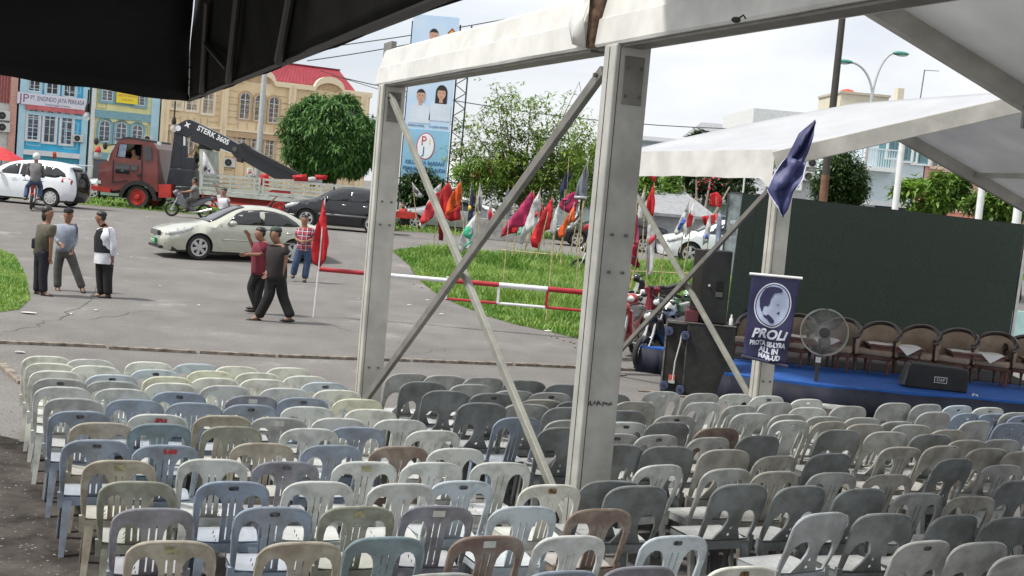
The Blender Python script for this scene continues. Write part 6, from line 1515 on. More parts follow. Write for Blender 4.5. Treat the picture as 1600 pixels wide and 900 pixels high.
for i in range(13):
    a = math.pi*(.02+.96*i/12); r1, r2 = .64, .80
    for rr_ in (r1, r2):
        for yy in (-.12, .5): mk.v.append((fw_[0]+rr_*math.cos(a), yy, fw_[1]-.02+rr_*math.sin(a)))
for i in range(12):
    b = i*4; mk.f += [(b, b+4, b+6, b+2), (b+1, b+3, b+7, b+5), (b+2, b+6, b+7, b+3), (b, b+1, b+5, b+4)]
mk.build('wheel_arch', trimb, lk)
kpoly('bumper', ((140, 289), (172, 294), (172, 301), (140, 296)), redch, -.05, 2*HWK+.05); kpoly('front_lower', ((150, 284), (176, 289), (176, 302), (152, 299)), trimb, .1, 2*HWK-.1); kpoly('head_lamp', ((150, 281), (157, 282), (157, 287), (150, 286)), lampg, -.02, .35)
for x, z in (kp(154, 221), kp(168, 228)):
    m_ = MB().ell((x, -.3, z), (.10, .06, .16), 10, 8).build('mirror', trimb, lk, smooth=True); mm_ = MB().tube([(x, -.28, z), (x+.35, -.02, z+.1)], .02, 5).build('mirror_arm', trimb, m_)
fl_ = kpoly('roof_lamp', ((246, 221), (252, 222), (252, 227), (246, 226)), lampg, -.02, .1)
MB().tube([(kp(177, 216)[0], .1, kp(177, 216)[1]), (kp(190, 218)[0], .1, kp(190, 218)[1])], .03, 6).build('marker_lamp_bar', trimb, lk)
ch = MB(); z0c = kp(300, 318)[1]; xe = kp(600, 330)[0]; ch.box(fw_[0]-.6, .4, .55, xe+1.2, .55, .80); ch.box(fw_[0]-.6, 1.75, .55, xe+1.2, 1.9, .80); ch.build('chassis', redch, lk)
kpoly('tank_box', ((248, 288), (268, 288), (268, 309), (248, 309)), redch, -.02, .6); kpoly('side_locker', ((272, 292), (296, 292), (296, 322), (272, 322)), trimb, .1, .8); kpoly('battery_box', ((300, 302), (312, 302), (312, 320), (300, 320)), seam, 0, .6)
for px in (215, 440, 470):
    x = kp(px, 312)[0]
    for y in (.10, 2*HWK-.14): wheel(lk, x, y, .47, .47, .30, redch, 0, redch)
    MB().tube([(x, .2, .47), (x, 2.0, .47)], .06, 6).build('axle', trimb, lk)
kpoly('mudguard', ((420, 300), (428, 296), (455, 299), (462, 318), (457, 318), (450, 305), (430, 303), (424, 312)), redch, -.03, .4)
ug = MB()
for a, b in (((318, 312), (420, 324)), ((318, 320), (420, 332)), ((318, 300), (318, 322)), ((333, 304), (333, 322)), ((420, 322), (436, 305))):
    p1, p2 = kp(*a), kp(*b); ug.bar((p1[0], -.02, p1[1]), (p2[0], -.02, p2[1]), .06, .06)
ug.build('side_guard', redch, lk)
# dropside bed
bz0 = kp(320, 297)[1]; bz1 = kp(320, 271)[1]; bx0 = kp(314, 280)[0]; bx1 = kp(604, 300)[0]
MB().box(bx0, -.05, bz0-.18, bx1, 2*HWK+.05, bz0).build('bed_floor', bedp, lk)
npn = 3; pw_ = (bx1-bx0)/npn
for yy in (-.06, 2*HWK+.02):
    for k in range(npn):
        x0 = bx0+pw_*k+.04; x1 = bx0+pw_*(k+1)-.04
        for z, hh in ((bz0+.02, .13), (bz0+.26, .06), (bz0+.43, .06), (bz0+.60, .08)): MB().box(x0, yy, z, x1, yy+.04, z+hh).build('dropside_rail', bedp, lk)
        MB().box(x0, yy-.005, bz0+.01, x0+.08, yy+.045, bz0+.7).box(x1-.08, yy-.005, bz0+.01, x1, yy+.045, bz0+.7).box((x0+x1)/2-.04, yy-.004, bz0+.01, (x0+x1)/2+.04, yy+.044, bz0+.69).build('rail_post', bedp, lk)
hb_ = kpoly('headboard', ((313, 233), (318, 234), (318, 298), (313, 297)), bedp, -.05, 2*HWK+.05)
for sx_ in (318,): kpoly('headboard_stay', ((318, 236), (321, 236), (342, 276), (338, 276)), bedp, -.06, -.02)
# crane
kpoly('crane_base', ((262, 262), (300, 266), (300, 292), (256, 290)), crane, .3, 1.8, bevel=.03); kpoly('crane_column', ((264, 196), (276, 196), (282, 262), (256, 262)), crane, .8, 1.3, bevel=.02); kpoly('lift_cylinder', ((275, 226), (283, 226), (283, 264), (274, 264)), crane, .7, .95, bevel=.02); kpoly('control_block', ((284, 245), (300, 246), (299, 288), (284, 286)), crane, .45, 1.0, bevel=.03)
kpoly('cylinder_rod', ((278, 208), (281, 208), (281, 226), (278, 226)), chrome, .78, .86)
kpoly('main_arm', ((262, 196), (281, 186), (288, 185), (300, 190), (349, 214), (362, 228), (361, 240), (340, 232), (292, 209), (283, 214), (272, 208), (262, 206)), crane, .75, 1.15, bevel=.02)
kpoly('arm_cylinder', ((291, 210), (297, 209), (338, 228), (334, 236), (291, 219)), crane, .70, .95, bevel=.02); kpoly('cylinder_rod', ((338, 228), (357, 236), (356, 239), (336, 232)), chrome, .78, .86)
kpoly('outer_arm', ((352, 216), (366, 224), (380, 226), (400, 238), (430, 254), (460, 272), (462, 280), (424, 279), (376, 252), (362, 246), (352, 234)), crane, .72, 1.22, bevel=.02)
kpoly('arm_extension', ((368, 224), (376, 222), (392, 234), (440, 258), (462, 270), (460, 275), (430, 262), (385, 237)), trimb, .6, .9, bevel=.01); kpoly('hose_drum', ((366, 246), (374, 248), (374, 254), (366, 252)), seam, .5, .8)
for px, py, r_ in ((271, 199, .12), (361, 232, .10), (384, 229, .07)): x, z = kp(px, py); MB().tube([(x, .66, z), (x, .76, z)], r_, 12).build('pivot_pin', chrome if px < 300 else bolt, lk)
x, z = kp(285, 192); wl = mat('white_decal', (.75, .77, .78), rough=.5, vary=0); MB().prism([(x+.16*math.cos(a)*(1 if i % 2 == 0 else .35), z-.04+.16*math.sin(a)*(1 if i % 2 == 0 else .35)) for i, a in enumerate([2*math.pi*i/8+.4 for i in range(8)])], .735, .748).build('star_decal', wl, lk)
xa, za = kp(326, 211); an = -math.atan2(kp(348, 222)[1]-kp(305, 201)[1], kp(348, 222)[0]-kp(305, 201)[0])
text('STERK 360S', .30, wl, lk, Matrix.Translation((xa, .742, za+.02)) @ Matrix.Rotation(an, 4, 'Y') @ FACE, squeeze=.95, bold=.008)
xr, zr_ = kp(303, 238); MB().lathe([(.05, -.4), (.3, -.36), (.34, 0), (.3, .36), (.05, .4)], 14, Matrix.Translation((xr, 1.4, zr_)) @ Matrix.Rotation(R(20), 4, 'Y')).build('hose_reel', mat('dull_green', (.10, .12, .09), rough=.7, vary=.2), lk, smooth=True)
mbh = MB()
for k in range(3): mbh.tube([(kp(286, 240)[0]+k*.05, .9, kp(286, 240)[1]), (kp(296, 232)[0], .9, kp(296, 232)[1]+.1*k), (kp(306, 246)[0], .9, kp(306, 246)[1]), (kp(300, 262)[0]+k*.1, .9, kp(300, 262)[1])], .03, 6)
mbh.build('hydraulic_hose', mat('hose_tan', (.3, .24, .13), rough=.7), lk, smooth=True)

# ------------------------------------------------------------------ motorcycles
def motorcycle(label, loc, rz, col, scooter=False, group=None, helmet=False):
    "faces local -x; wheels on y=0"
    r = empty('motorcycle', loc, rz, label, 'motorcycle', group)
    pm = mat('bike_'+col[0], col[1], rough=.3, vary=.1, coat=.6); r0 = .28
    for x in (0, 1.22):
        M = Matrix.Translation((x, 0, r0)) @ Matrix.Rotation(R(90), 4, 'X')
        t = MB(); n1_, n2_ = 24, 8
        for i in range(n1_):
            for k in range(n2_): a, b = 2*math.pi*i/n1_, 2*math.pi*k/n2_; rr_ = r0-.045+.045*math.cos(b); t.v.append((x+rr_*math.cos(a), .045*math.sin(b), r0+rr_*math.sin(a)))
        for i in range(n1_):
            for k in range(n2_): t.f.append((i*n2_+k, i*n2_+(k+1) % n2_, ((i+1) % n1_)*n2_+(k+1) % n2_, ((i+1) % n1_)*n2_+k))
        w_ = t.build('wheel', tyre, r, smooth=True); sp_ = MB(); sp_.tube([(x, -.06, r0), (x, .06, r0)], .05, 10)
        for k in range(12): a = 2*math.pi*k/12; sp_.tube([(x+.04*math.cos(a), 0, r0+.04*math.sin(a)), (x+.2*math.cos(a+.1), 0, r0+.2*math.sin(a+.1))], .006, 4)
        sp_.build('spokes', chrome, w_)
    fk = MB()
    for y in (-.07, .07): fk.tube([(0, y, r0), (.16, y, .62), (.24, y, .92)], [.022, .026, .022], 8)
    fk.build('fork', chrome, r, smooth=True)
    MB().prism([(-.12, .50), (.02, .585), (.2, .56), (.3, .47), (.26, .45), (.1, .535), (-.02, .53), (-.1, .47)], -.06, .06).build('front_mudguard', pm, r, bevel=.015)
    MB().tube([(.30, -.33, .99), (.25, -.22, 1.0), (.22, -.08, .95), (.22, .08, .95), (.25, .22, 1.0), (.30, .33, .99)], .014, 8).build('handlebar', trimb, r, smooth=True)
    MB().ell((.14, 0, .90), (.11, .13, .11), 12, 8).build('headlight_cowl', pm, r, smooth=True); MB().ell((.06, 0, .90), (.05, .08, .06), 10, 6).build('headlight', lampg, r, smooth=True)
    MB().prism([(.17, .86), (.30, .88), (.46, .62), (.62, .46), (.86, .40), (.84, .30), (.5, .28), (.34, .44), (.22, .62)], -.15 if scooter else -.11, .15 if scooter else .11).build('leg_shield', pm, r, bevel=.03)
    MB().prism([(.56, .60), (.9, .66), (1.36, .84), (1.58, .86), (1.56, .76), (1.3, .66), (1.12, .52), (.84, .42), (.62, .44)], -.10, .10).build('tail_body', pm, r, bevel=.025)
    MB().prism([(.52, .66), (.66, .73), (.95, .75), (1.18, .83), (1.42, .87), (1.42, .82), (1.14, .75), (.9, .67), (.62, .63)], -.13, .13).build('seat', trimb, r, bevel=.025)
    MB().box(.50, -.11, .22, .82, .11, .44).build('engine', mat('engine_grey', (.16, .16, .16), rough=.4, metal=.6), r, bevel=.04)
    ex = MB().tube([(.58, -.1, .26), (.8, -.14, .22), (1.1, -.15, .27), (1.5, -.15, .38)], [.02, .025, .045, .05], 10).build('exhaust', chrome, r, smooth=True)
    MB().prism([(.9, .26), (1.24, .24), (1.24, .31), (.9, .36)], .04, .09).build('swing_arm', trimb, r); MB().ell((1.6, 0, .80), (.03, .07, .04), 8, 6).build('tail_light', tail, r, smooth=True)
    MB().prism([(1.46, .74), (1.62, .6), (1.66, .5), (1.63, .5), (1.55, .62), (1.42, .7)], -.06, .06).build('rear_mudguard', trimb, r)
    for y in (-.30, .30): mr = MB().ell((.26, y*1.05, 1.16), (.02, .06, .04), 8, 6).build('mirror', trimb, r, smooth=True); MB().tube([(.27, y*.8, 1.0), (.26, y*1.05, 1.16)], .007, 5).build('mirror_stem', trimb, mr)
    if helmet:
        h = empty('helmet', r.matrix_basis @ Vector((.30, -.25, 1.06)), rz, f'{helmet} helmet hung on the handlebar of a motorcycle by the barrier', 'helmet')
        MB().ell((0, 0, 0), (.13, .12, .12), 14, 10).build('shell', mat('helmet_'+helmet.replace(' ', '_'), {'white': (.72, .73, .72), 'green and white': (.3, .5, .35)}[helmet], rough=.25, vary=.25, scale=9, thr=(.45, .55)), h, smooth=True); MB().ell((-.06, 0, -.01), (.09, .1, .05), 10, 6).build('visor', cglass, h, smooth=True)
    return r
M1, M2 = ('black', (.015, .015, .018)), ('red', (.40, .03, .035)); M3 = ('navy', (.012, .014, .035)); M4 = ('green', (.09, .24, .14))
def atg(px, py): p = GT(px, py); return Vector((p.x, p.y, hgt(p.x, p.y)))
motorcycle('red and black motorcycle nearest the big tent post in the row by the barrier', atg(964, 562), R(72), M2, True, 'motorcycles parked by the barrier')
motorcycle('dark motorcycle with its wheel beside the stage skirt', atg(993, 580)+Vector((.1, .1, 0)), R(52), M1, True, 'motorcycles parked by the barrier', helmet='white')
motorcycle('green motorcycle behind the others by the barrier', atg(1040, 545), R(60), M4, True, 'motorcycles parked by the barrier', helmet='green and white')
motorcycle('navy motorcycle between the green and the dark ones by the barrier', atg(1018, 548)+Vector((0, .2, 0)), R(48), M3, False, 'motorcycles parked by the barrier')
motorcycle('second red motorcycle at the back of the row by the barrier', atg(978, 540), R(70), M2, False, 'motorcycles parked by the barrier')
motorcycle('black motorcycle under the pink banner behind the fallen brace', Vector((At(985, 445, 31).x, 31, 0)), R(10), M1, False)
motorcycle('black motorcycle half hidden in the grass left of the big tent post', Vector((At(905, 400, 40).x, 40, .25)), R(6), M1, False)
motorcycle('dark motorcycle glimpsed beyond the right end of the screen', Vector((At(1580, 430, 30).x, 30, .6)), R(190), M3, False)

# ================================================================== PEOPLE
skin = mat('skin', (.26, .13, .08), rough=.55, vary=.08, scale=6); hairm = mat('black_hair', (.010, .009, .009), rough=.5, vary=0); shoe = mat('black_shoe', (.015, .014, .014), rough=.5, vary=0)
def skin_mesh(name, nodes, edges, m, parent, sub=1, root=0):
    "nodes: list of (Vector, rx, ry)"
    me = bpy.data.meshes.new(name); me.from_pydata([tuple(n_[0]) for n_ in nodes], edges, []); me.update()
    ob = bpy.data.objects.new('tmp_skin', me); C.objects.link(ob); sk = ob.modifiers.new('skin', 'SKIN'); sk.use_smooth_shade = True
    if not me.skin_vertices: me.skin_vertices.new() if hasattr(me.skin_vertices, 'new') else None
    for i, n_ in enumerate(nodes): me.skin_vertices[0].data[i].radius = (n_[1], n_[2]); me.skin_vertices[0].data[i].use_root = (i == root)
    ss = ob.modifiers.new('sub', 'SUBSURF'); ss.levels = sub; ss.render_levels = sub
    dg = bpy.context.evaluated_depsgraph_get(); m2 = bpy.data.meshes.new_from_object(ob.evaluated_get(dg)); m2.name = name; bpy.data.objects.remove(ob); bpy.data.meshes.remove(me)
    m2.materials.clear(); m2.shade_smooth(); return link(name, m2, m, parent)
def person(label, Y, ref, J, shirt, trousers, face=0.0, hair='short', hat=None, sleeve='short', feet=True, shoem=None, extra=None, hunch=0, depth=None, cat='person', build=1.0, sandals=False):
    """J: photo pixels of the joints at distance Y. face: direction of the gaze in the picture plane (-1 left .. 1 right), 0 towards viewer.
    ref: ground pixel"""
    Y = G(*ref).y if Y < 35 and feet else Y; depth = depth or {}; s = S(Y); base = At(ref[0], ref[1], Y); r = empty('person', base, 0, label, cat)
    def P(k): return At(J[k][0], J[k][1], Y+depth.get(k, 0))-base
    neck, head = P('neck'), P('head'); shl, shr = P('shl'), P('shr'); hl, hr = P('hl'), P('hr'); pel = (hl+hr)/2; k_ = build
    # torso is deeper than the picture shows: put shoulders and hips also across the viewing depth when seen from the side
    chest = neck.lerp(pel, .30); waist = neck.lerp(pel, .68); fdir = Vector((face, -(1-abs(face)), 0)).normalized()
    hc = head; nd = []; ed = []
    def add(v, a, b=None): nd.append((Vector(v), a*k_, (b or a)*k_)); return len(nd)-1
    p = add(pel, .125); w_ = add(waist, .125); c_ = add(chest, .135); n0 = add(neck+(neck-chest)*-.02, .058); h1 = add(hc-Vector((0, 0, .06))+fdir*.015, .082); h2 = add(hc+Vector((0, 0, .035)), .108); h3 = add(hc+Vector((0, 0, .105)), .07)
    ed += [(p, w_), (w_, c_), (c_, n0), (n0, h1), (h1, h2), (h2, h3)]
    hands = []
    for sd, el, wr_ in ((shl, 'ell', 'wrl'), (shr, 'elr', 'wrr')):
        if el not in J: continue
        a = add(sd, .062); b = add(P(el), .043); c2 = add(P(wr_), .030); dv = (P(wr_)-P(el)).normalized(); pm_ = add(P(wr_)+dv*.055, .036, .022)
        ed += [(c_, a), (a, b), (b, c2), (c2, pm_)]
        side_ = dv.cross(Vector((0, 1, 0))); side_ = side_.normalized() if side_.length > .1 else Vector((1, 0, 0))
        for i, (o_, L_) in enumerate(((-.027, .062), (-.009, .072), (.010, .068), (.027, .052))):
            f1_ = add(P(wr_)+dv*.095+side_*o_, .0095); f2_ = add(P(wr_)+dv*(.095+L_*.6)+side_*o_*1.1+fdir*.012, .008); f3_ = add(P(wr_)+dv*(.095+L_)+side_*o_*1.1+fdir*.03, .0065); ed += [(pm_, f1_), (f1_, f2_), (f2_, f3_)]
        t1_ = add(P(wr_)+dv*.04+side_*-.04, .011); t2_ = add(P(wr_)+dv*.085+side_*-.055+fdir*.015, .008); ed += [(pm_, t1_), (t1_, t2_)]
    for hh, kn, an, in ((hl, 'kl', 'al'), (hr, 'kr', 'ar')):
        if kn not in J: continue
        a = add(hh-Vector((0, 0, .03)), .085); b = add(P(kn), .058); c2 = add(P(an), .040); ed += [(p, a), (a, b), (b, c2)]
        toe = P(an)+Vector((fdir.x*.14, fdir.y*.14-.02, -.045)); d_ = add(toe, .032); ed += [(c2, d_)]
    skin_mesh('body', nd, ed, skin, r, 1)
    # shirt
    k_ = build*1.17
    nd = []; ed = []; e_ = .018
    p = add(pel-Vector((0, 0, .10)), .165); p2 = add(pel, .170); w_ = add(waist, .165); ed.append((p, p2)); p = p2; c_ = add(chest, .175); u_ = add(neck-Vector((0, 0, .045)), .095); ed += [(p, w_), (w_, c_), (c_, u_)]
    for sd, el, wr_ in ((shl, 'ell', 'wrl'), (shr, 'elr', 'wrr')):
        if el not in J: continue
        a = add(sd-Vector((0, 0, .01)), .08); ed.append((c_, a)); E_ = P(el)
        if sleeve == 'long': b = add(E_, .058); c2 = add(E_.lerp(P(wr_), .93), .044); ed += [(a, b), (b, c2)]
        else: b = add(sd.lerp(E_, .42), .072); c2 = add(sd.lerp(E_, .72), .066); ed += [(a, b), (b, c2)]
    skin_mesh('shirt', nd, ed, shirt, r, 1)
    # trousers
    k_ = build*1.22
    nd = []; ed = []; p = add(pel-Vector((0, 0, .03)), .150); q_ = add(pel+Vector((0, 0, .10)), .145); ed.append((p, q_))
    for hh, kn, an, in ((hl, 'kl', 'al'), (hr, 'kr', 'ar')):
        if kn not in J: continue
        a = add(hh-Vector((0, 0, .09)), .098); b = add(P(kn), .078); c2 = add(P(kn).lerp(P(an), .80), .072); c3 = add(P(kn).lerp(P(an), 1.0), .075); ed.append((c2, c3)); ed += [(p, a), (a, b), (b, c2)]
    skin_mesh('trousers', nd, ed, trousers, r, 1)
    if feet:
        for an in ('al', 'ar'):
            if an not in J: continue
            A_ = P(an); fx = fdir*1.0; ang_ = math.atan2(fx.y, fx.x); M = Matrix.Translation(A_+Vector((fx.x*.07, fx.y*.07, -.045))) @ Matrix.Rotation(ang_, 4, 'Z')
            mb = MB().ell((0, 0, 0), (.145, .052, .038), 14, 8, M)
            if not sandals: mb.ell((-.07, 0, .03), (.06, .048, .05), 10, 6, M)
            mb.build('shoe' if not sandals else 'sandal', shoem or shoe, r, smooth=True)
    # hair, face
    Mh = Matrix.Translation(hc) @ Matrix.Rotation(math.atan2(fdir.y, fdir.x), 4, 'Z')
    if hair:
        if hair == 'long': mb = MB().ell((-.035, 0, .062), (.108, .10, .098), 14, 10, Mh); mb.ell((-.055, 0, -.045), (.075, .095, .13), 12, 8, Mh)
        else: mb = MB().ell((-.020, 0, .080), (.104, .096, .066), 14, 10, Mh); mb.ell((-.05, 0, .03), (.062, .082, .085), 12, 8, Mh)
        mb.build('hair', hairm, r, smooth=True)
    if hat:
        hm, kind = hat
        if kind == 'cap': mb = MB().ell((-.012, 0, .095), (.112, .10, .07), 14, 8, Mh); mb.box(.07, -.06, .075, .185, .06, .088, Mh)
        else: mb = MB().ell((-.005, 0, .03), (.135, .125, .14), 16, 10, Mh)
        mb.build('cap' if kind == 'cap' else 'helmet', hm, r, smooth=True)
    mb = MB(); mb.ell((.088, 0, .0), (.02, .014, .024), 8, 6, Mh); mb.build('nose', skin, r, smooth=True)
    for y in (-.032, .032): MB().ell((.078, y, .03), (.012, .014, .008), 8, 6, Mh).build('eye', hairm, r, smooth=True)
    MB().ell((.078, 0, -.045), (.012, .026, .008), 8, 6, Mh).build('mouth', mat('lips', (.16, .05, .04), rough=.5, vary=0), r, smooth=True)
    for y in (-.084, .084): MB().ell((-.01, y, .0), (.02, .012, .032), 8, 6, Mh).build('ear', skin, r, smooth=True)
    if extra: extra(r, P, Mh)
    return r
def cloth(n, c, **k): return mat('cloth_'+n, c, rough=.85, vary=.18, scale=6, bump=.25, bscale=14, **k)
olive_s = cloth('olive_tee', (.10, .09, .065)); navy_t = cloth('navy_trousers', (.012, .013, .022)); greyb = cloth('grey_blue_top', (.27, .31, .39)); grey_t = cloth('grey_jeans', (.10, .10, .095)); white_s = cloth('white_shirt', (.66, .68, .74)); black_v = cloth('black_vest', (.010, .011, .016)); maroon_s = cloth('maroon_tee', (.17, .018, .035)); black_s = cloth('black_tee', (.02, .015, .017)); black_t = cloth('black_trousers', (.010, .010, .011)); jeans = cloth('blue_jeans', (.045, .08, .16))
grey_j = cloth('grey_jacket', (.19, .19, .19))
# 1 man in olive shirt with sling bag, facing right
def bagx(r, P, Mh):
    a, b = P('shr'), P('hl'); MB().tube([P('shl')+Vector((0, -.13, .02)), (P('neck')+P('hl'))*.5+Vector((0, -.17, 0)), P('hr')+Vector((.02, -.16, .06))], .018, 6).build('strap', black_v, r, smooth=True)
    c0 = P('neck').lerp(P('hl'), .72); MB().box(c0.x-.13, c0.y-.20, c0.z-.09, c0.x+.10, c0.y-.12, c0.z+.11).build('sling_bag', black_v, r, bevel=.03)
person('man with longish hair in an olive shirt, leftmost of three men talking on the road', 24.7, (66, 461), dict(head=(76, 334), neck=(73, 348), shl=(64, 354), shr=(79, 356), ell=(61, 374), wrl=(63, 392), elr=(80, 378), wrr=(79, 400), hl=(62, 394), hr=(71, 394), kl=(60, 428), kr=(67, 428), al=(58, 456), ar=(68, 457)), olive_s, navy_t, face=.85, hair='long', depth=dict(shl=.17, ell=.2, wrl=.1, shr=-.17, elr=-.19, wrr=-.15, hl=.08, hr=-.08, kl=.08, kr=-.08, al=.08, ar=-.08), extra=bagx)
capm = cloth('black_cap', (.012, .012, .014))
person('man in a black cap and grey top, middle of three men talking', 25.4, (108, 455), dict(head=(107, 337), neck=(105, 349), shl=(88, 355), shr=(115, 354), ell=(87, 372), wrl=(94, 380), elr=(118, 372), wrr=(113, 388), hl=(95, 388), hr=(109, 388), kl=(90, 420), kr=(117, 418), al=(90, 450), ar=(129, 451)), greyb, grey_t, face=.35, hat=(capm, 'cap'), sleeve='long', depth=dict(shl=-.02, wrl=-.18, ell=-.06, elr=.1, wrr=-.05), shoem=mat('dark_trainer', (.05, .045, .045), rough=.6))
def spine(name, pts, m, r):
    "cloth tube round the trunk: (centre, half width across x, half depth)"
    mb = MB(); n = 16; k = len(pts)
    for c0, rx, ry in pts:
        for i in range(n): a = 2*math.pi*i/n; mb.v.append((c0.x+rx*math.cos(a), c0.y+ry*math.sin(a), c0.z))
    for j in range(k-1):
        for i in range(n): mb.f.append((j*n+i, j*n+(i+1) % n, (j+1)*n+(i+1) % n, (j+1)*n+i))
    mb.f += [tuple(range(n))[::-1], tuple(range((k-1)*n, k*n))]
    return mb.build(name, m, r, smooth=True)
def vestx(r, P, Mh):
    nk, pl = P('neck'), (P('hl')+P('hr'))/2
    spine('waistcoat', [(nk-Vector((0, 0, .03)), .09, .12), (nk-Vector((0, 0, .08)), .165, .19), (nk.lerp(pl, .35), .215, .20), (nk.lerp(pl, .7), .212, .20), (nk.lerp(pl, .84), .208, .20)], black_v, r)
    spine('shirt_tail', [(nk.lerp(pl, .8), .195, .19), (pl+Vector((0, 0, .0)), .205, .198), (pl-Vector((0, 0, .12)), .21, .20)], white_s, r)
person('man in a black waistcoat over a white shirt, facing left towards two other men', 24.2, (162, 465), dict(head=(157, 341), neck=(165, 354), shl=(157, 360), shr=(173, 360), ell=(158, 378), wrl=(160, 394), elr=(178, 382), wrr=(176, 402), hl=(158, 402), hr=(170, 402), kl=(157, 434), kr=(168, 434), al=(159, 460), ar=(169, 461)), white_s, black_t, face=-.9, sleeve='long', depth=dict(shl=.16, ell=.17, wrl=.1, shr=-.16, elr=-.19, wrr=-.12, hl=.07, hr=-.07, kl=.07, kr=-.07, al=.07, ar=-.07), extra=vestx)
# 2 walking men
def phonex(r, P, Mh): MB().box(-.04, -.01, -.07, .04, .0, .07).build('phone', trimb, r, bevel=.005).location = P('wrl')+Vector((-.12, -.05, .03))
person('man in a maroon shirt raising one hand, walking left behind the man in black', 23.3, (394, 490), dict(head=(406, 366), neck=(411, 377), shl=(400, 385), shr=(416, 384), ell=(397, 389), wrl=(389, 371), elr=(408, 398), wrr=(390, 398), hl=(402, 424), hr=(414, 424), kl=(392, 450), kr=(404, 450), al=(402, 478), ar=(400, 482)), maroon_s, black_t, face=-.8, depth=dict(shl=.14, ell=.2, wrl=.1, shr=-.14, elr=-.16, wrr=-.25), sandals=True, build=1.1)
greencap = cloth('green_cap', (.05, .075, .06))
person('man in a dark green cap and all black clothes striding left in sandals', 22.6, (428, 503), dict(head=(430, 367), neck=(434, 380), shl=(424, 388), shr=(444, 388), ell=(427, 408), wrl=(419, 424), elr=(447, 404), wrr=(443, 420), hl=(425, 432), hr=(438, 432), kl=(420, 464), kr=(442, 464), al=(403, 496), ar=(455, 497)), black_s, black_t, face=-.75, hat=(greencap, 'cap'), depth=dict(shl=.1, shr=-.1, ell=.0, wrl=-.1, elr=-.1, wrr=-.12, kl=-.05, kr=.05), sandals=True, build=1.12)
# 3 plaid man
def plaid():
    m = mat('plaid_shirt', (.35, .04, .06), rough=.85, vary=0); t = m.node_tree; b = t.nodes['Principled BSDF']; tcn = t.nodes.new('ShaderNodeTexCoord'); sep = t.nodes.new('ShaderNodeSeparateXYZ'); t.links.new(tcn.outputs['Object'], sep.inputs[0])
    def stripes(sock, fr, th):
        a = t.nodes.new('ShaderNodeMath'); a.operation = 'MULTIPLY'; a.inputs[1].default_value = fr; t.links.new(sock, a.inputs[0]); f = t.nodes.new('ShaderNodeMath'); f.operation = 'FRACT'; t.links.new(a.outputs[0], f.inputs[0]); g_ = t.nodes.new('ShaderNodeMath'); g_.operation = 'LESS_THAN'; g_.inputs[1].default_value = th; t.links.new(f.outputs[0], g_.inputs[0]); return g_.outputs[0]
    base = (.36, .035, .06, 1); cur = None
    for sock, fr, th, c2 in ((sep.outputs[0], 8.5, .34, (.06, .025, .05, 1)), (sep.outputs[2], 8.5, .34, (.05, .02, .04, 1)), (sep.outputs[0], 8.5, .1, (.6, .55, .6, 1)), (sep.outputs[2], 8.5, .1, (.6, .55, .6, 1))):
        mx_ = t.nodes.new('ShaderNodeMix'); mx_.data_type = 'RGBA'; t.links.new(stripes(sock, fr, th), mx_.inputs[0]); mx_.inputs[7].default_value = c2
        if cur is None: mx_.inputs[6].default_value = base
        else: t.links.new(cur, mx_.inputs[6])
        cur = mx_.outputs[2]
    t.links.new(cur, b.inputs['Base Color']); return m
person('man in a red plaid shirt and blue jeans walking beside the silver sedan', 31.5, (468, 440), dict(head=(476, 344), neck=(476, 355), shl=(466, 360), shr=(487, 360), ell=(463, 374), wrl=(470, 377), elr=(489, 374), wrr=(480, 377), hl=(468, 388), hr=(482, 388), kl=(463, 408), kr=(480, 411), al=(458, 430), ar=(476, 436)), plaid(), jeans, face=.1, depth=dict(wrl=-.25, wrr=-.25, ell=-.05, elr=-.05, kl=-.08), build=1.05)
# 4 riders
helmw = mat('white_helmet', (.62, .65, .66), rough=.3, vary=.05)
Yr = 43.5; b_ = At(50, 315, Yr)
motorcycle('dark red motorcycle carrying the rider in a grey jacket beside the white people carrier', Vector((b_.x+.12, Yr-.35, hgt(0, Yr))), R(108), M2)
person('rider in a white helmet and grey jacket sitting on a motorcycle seen from behind', Yr-.3, (50, 315), dict(head=(57, 246), neck=(56, 254), shl=(47, 258), shr=(65, 258), ell=(44, 270), wrl=(49, 276), elr=(69, 270), wrr=(64, 276), hl=(51, 281), hr=(60, 281), kl=(43, 291), kr=(64, 292), al=(40, 309), ar=(61, 309)), grey_j, jeans, face=.1, hair=None, hat=(helmw, 'helmet'), sleeve='long', depth=dict(wrl=.35, wrr=.35, ell=.15, elr=.15, kl=.25, kr=.25), feet=True)
Yr = 46.5; b_ = At(268, 333, Yr)
motorcycle('grey moped with a rider in front of the lorry', Vector((b_.x, Yr, PLAT)), R(2), ('slate', (.13, .14, .17)), True)
person('rider leaning forward on a grey moped in front of the lorry', Yr-.05, (292, 335), dict(head=(304, 283), neck=(304, 289), shl=(304, 293), shr=(306, 293), ell=(298, 298), wrl=(288, 300), elr=(298, 299), wrr=(288, 300), hl=(304, 308), hr=(304, 308), kl=(292, 312), kr=(291, 313), al=(294, 328), ar=(292, 328)), grey_j, grey_t, face=-.9, depth=dict(shl=.15, shr=-.15, ell=.2, elr=-.2, wrl=.25, wrr=-.25, hl=.07, hr=-.07, kl=.15, kr=-.15, al=.15, ar=-.15))
person('man in a white shirt raising one arm behind the silver sedan', 44, (348, 345), dict(head=(350, 300), neck=(350, 307), shl=(343, 310), shr=(356, 310), ell=(341, 302), wrl=(337, 292), elr=(358, 318), wrr=(357, 326), hl=(345, 326), hr=(354, 326), kl=(345, 341), kr=(354, 341), al=(345, 357), ar=(354, 357)), white_s, black_t, face=-.3)
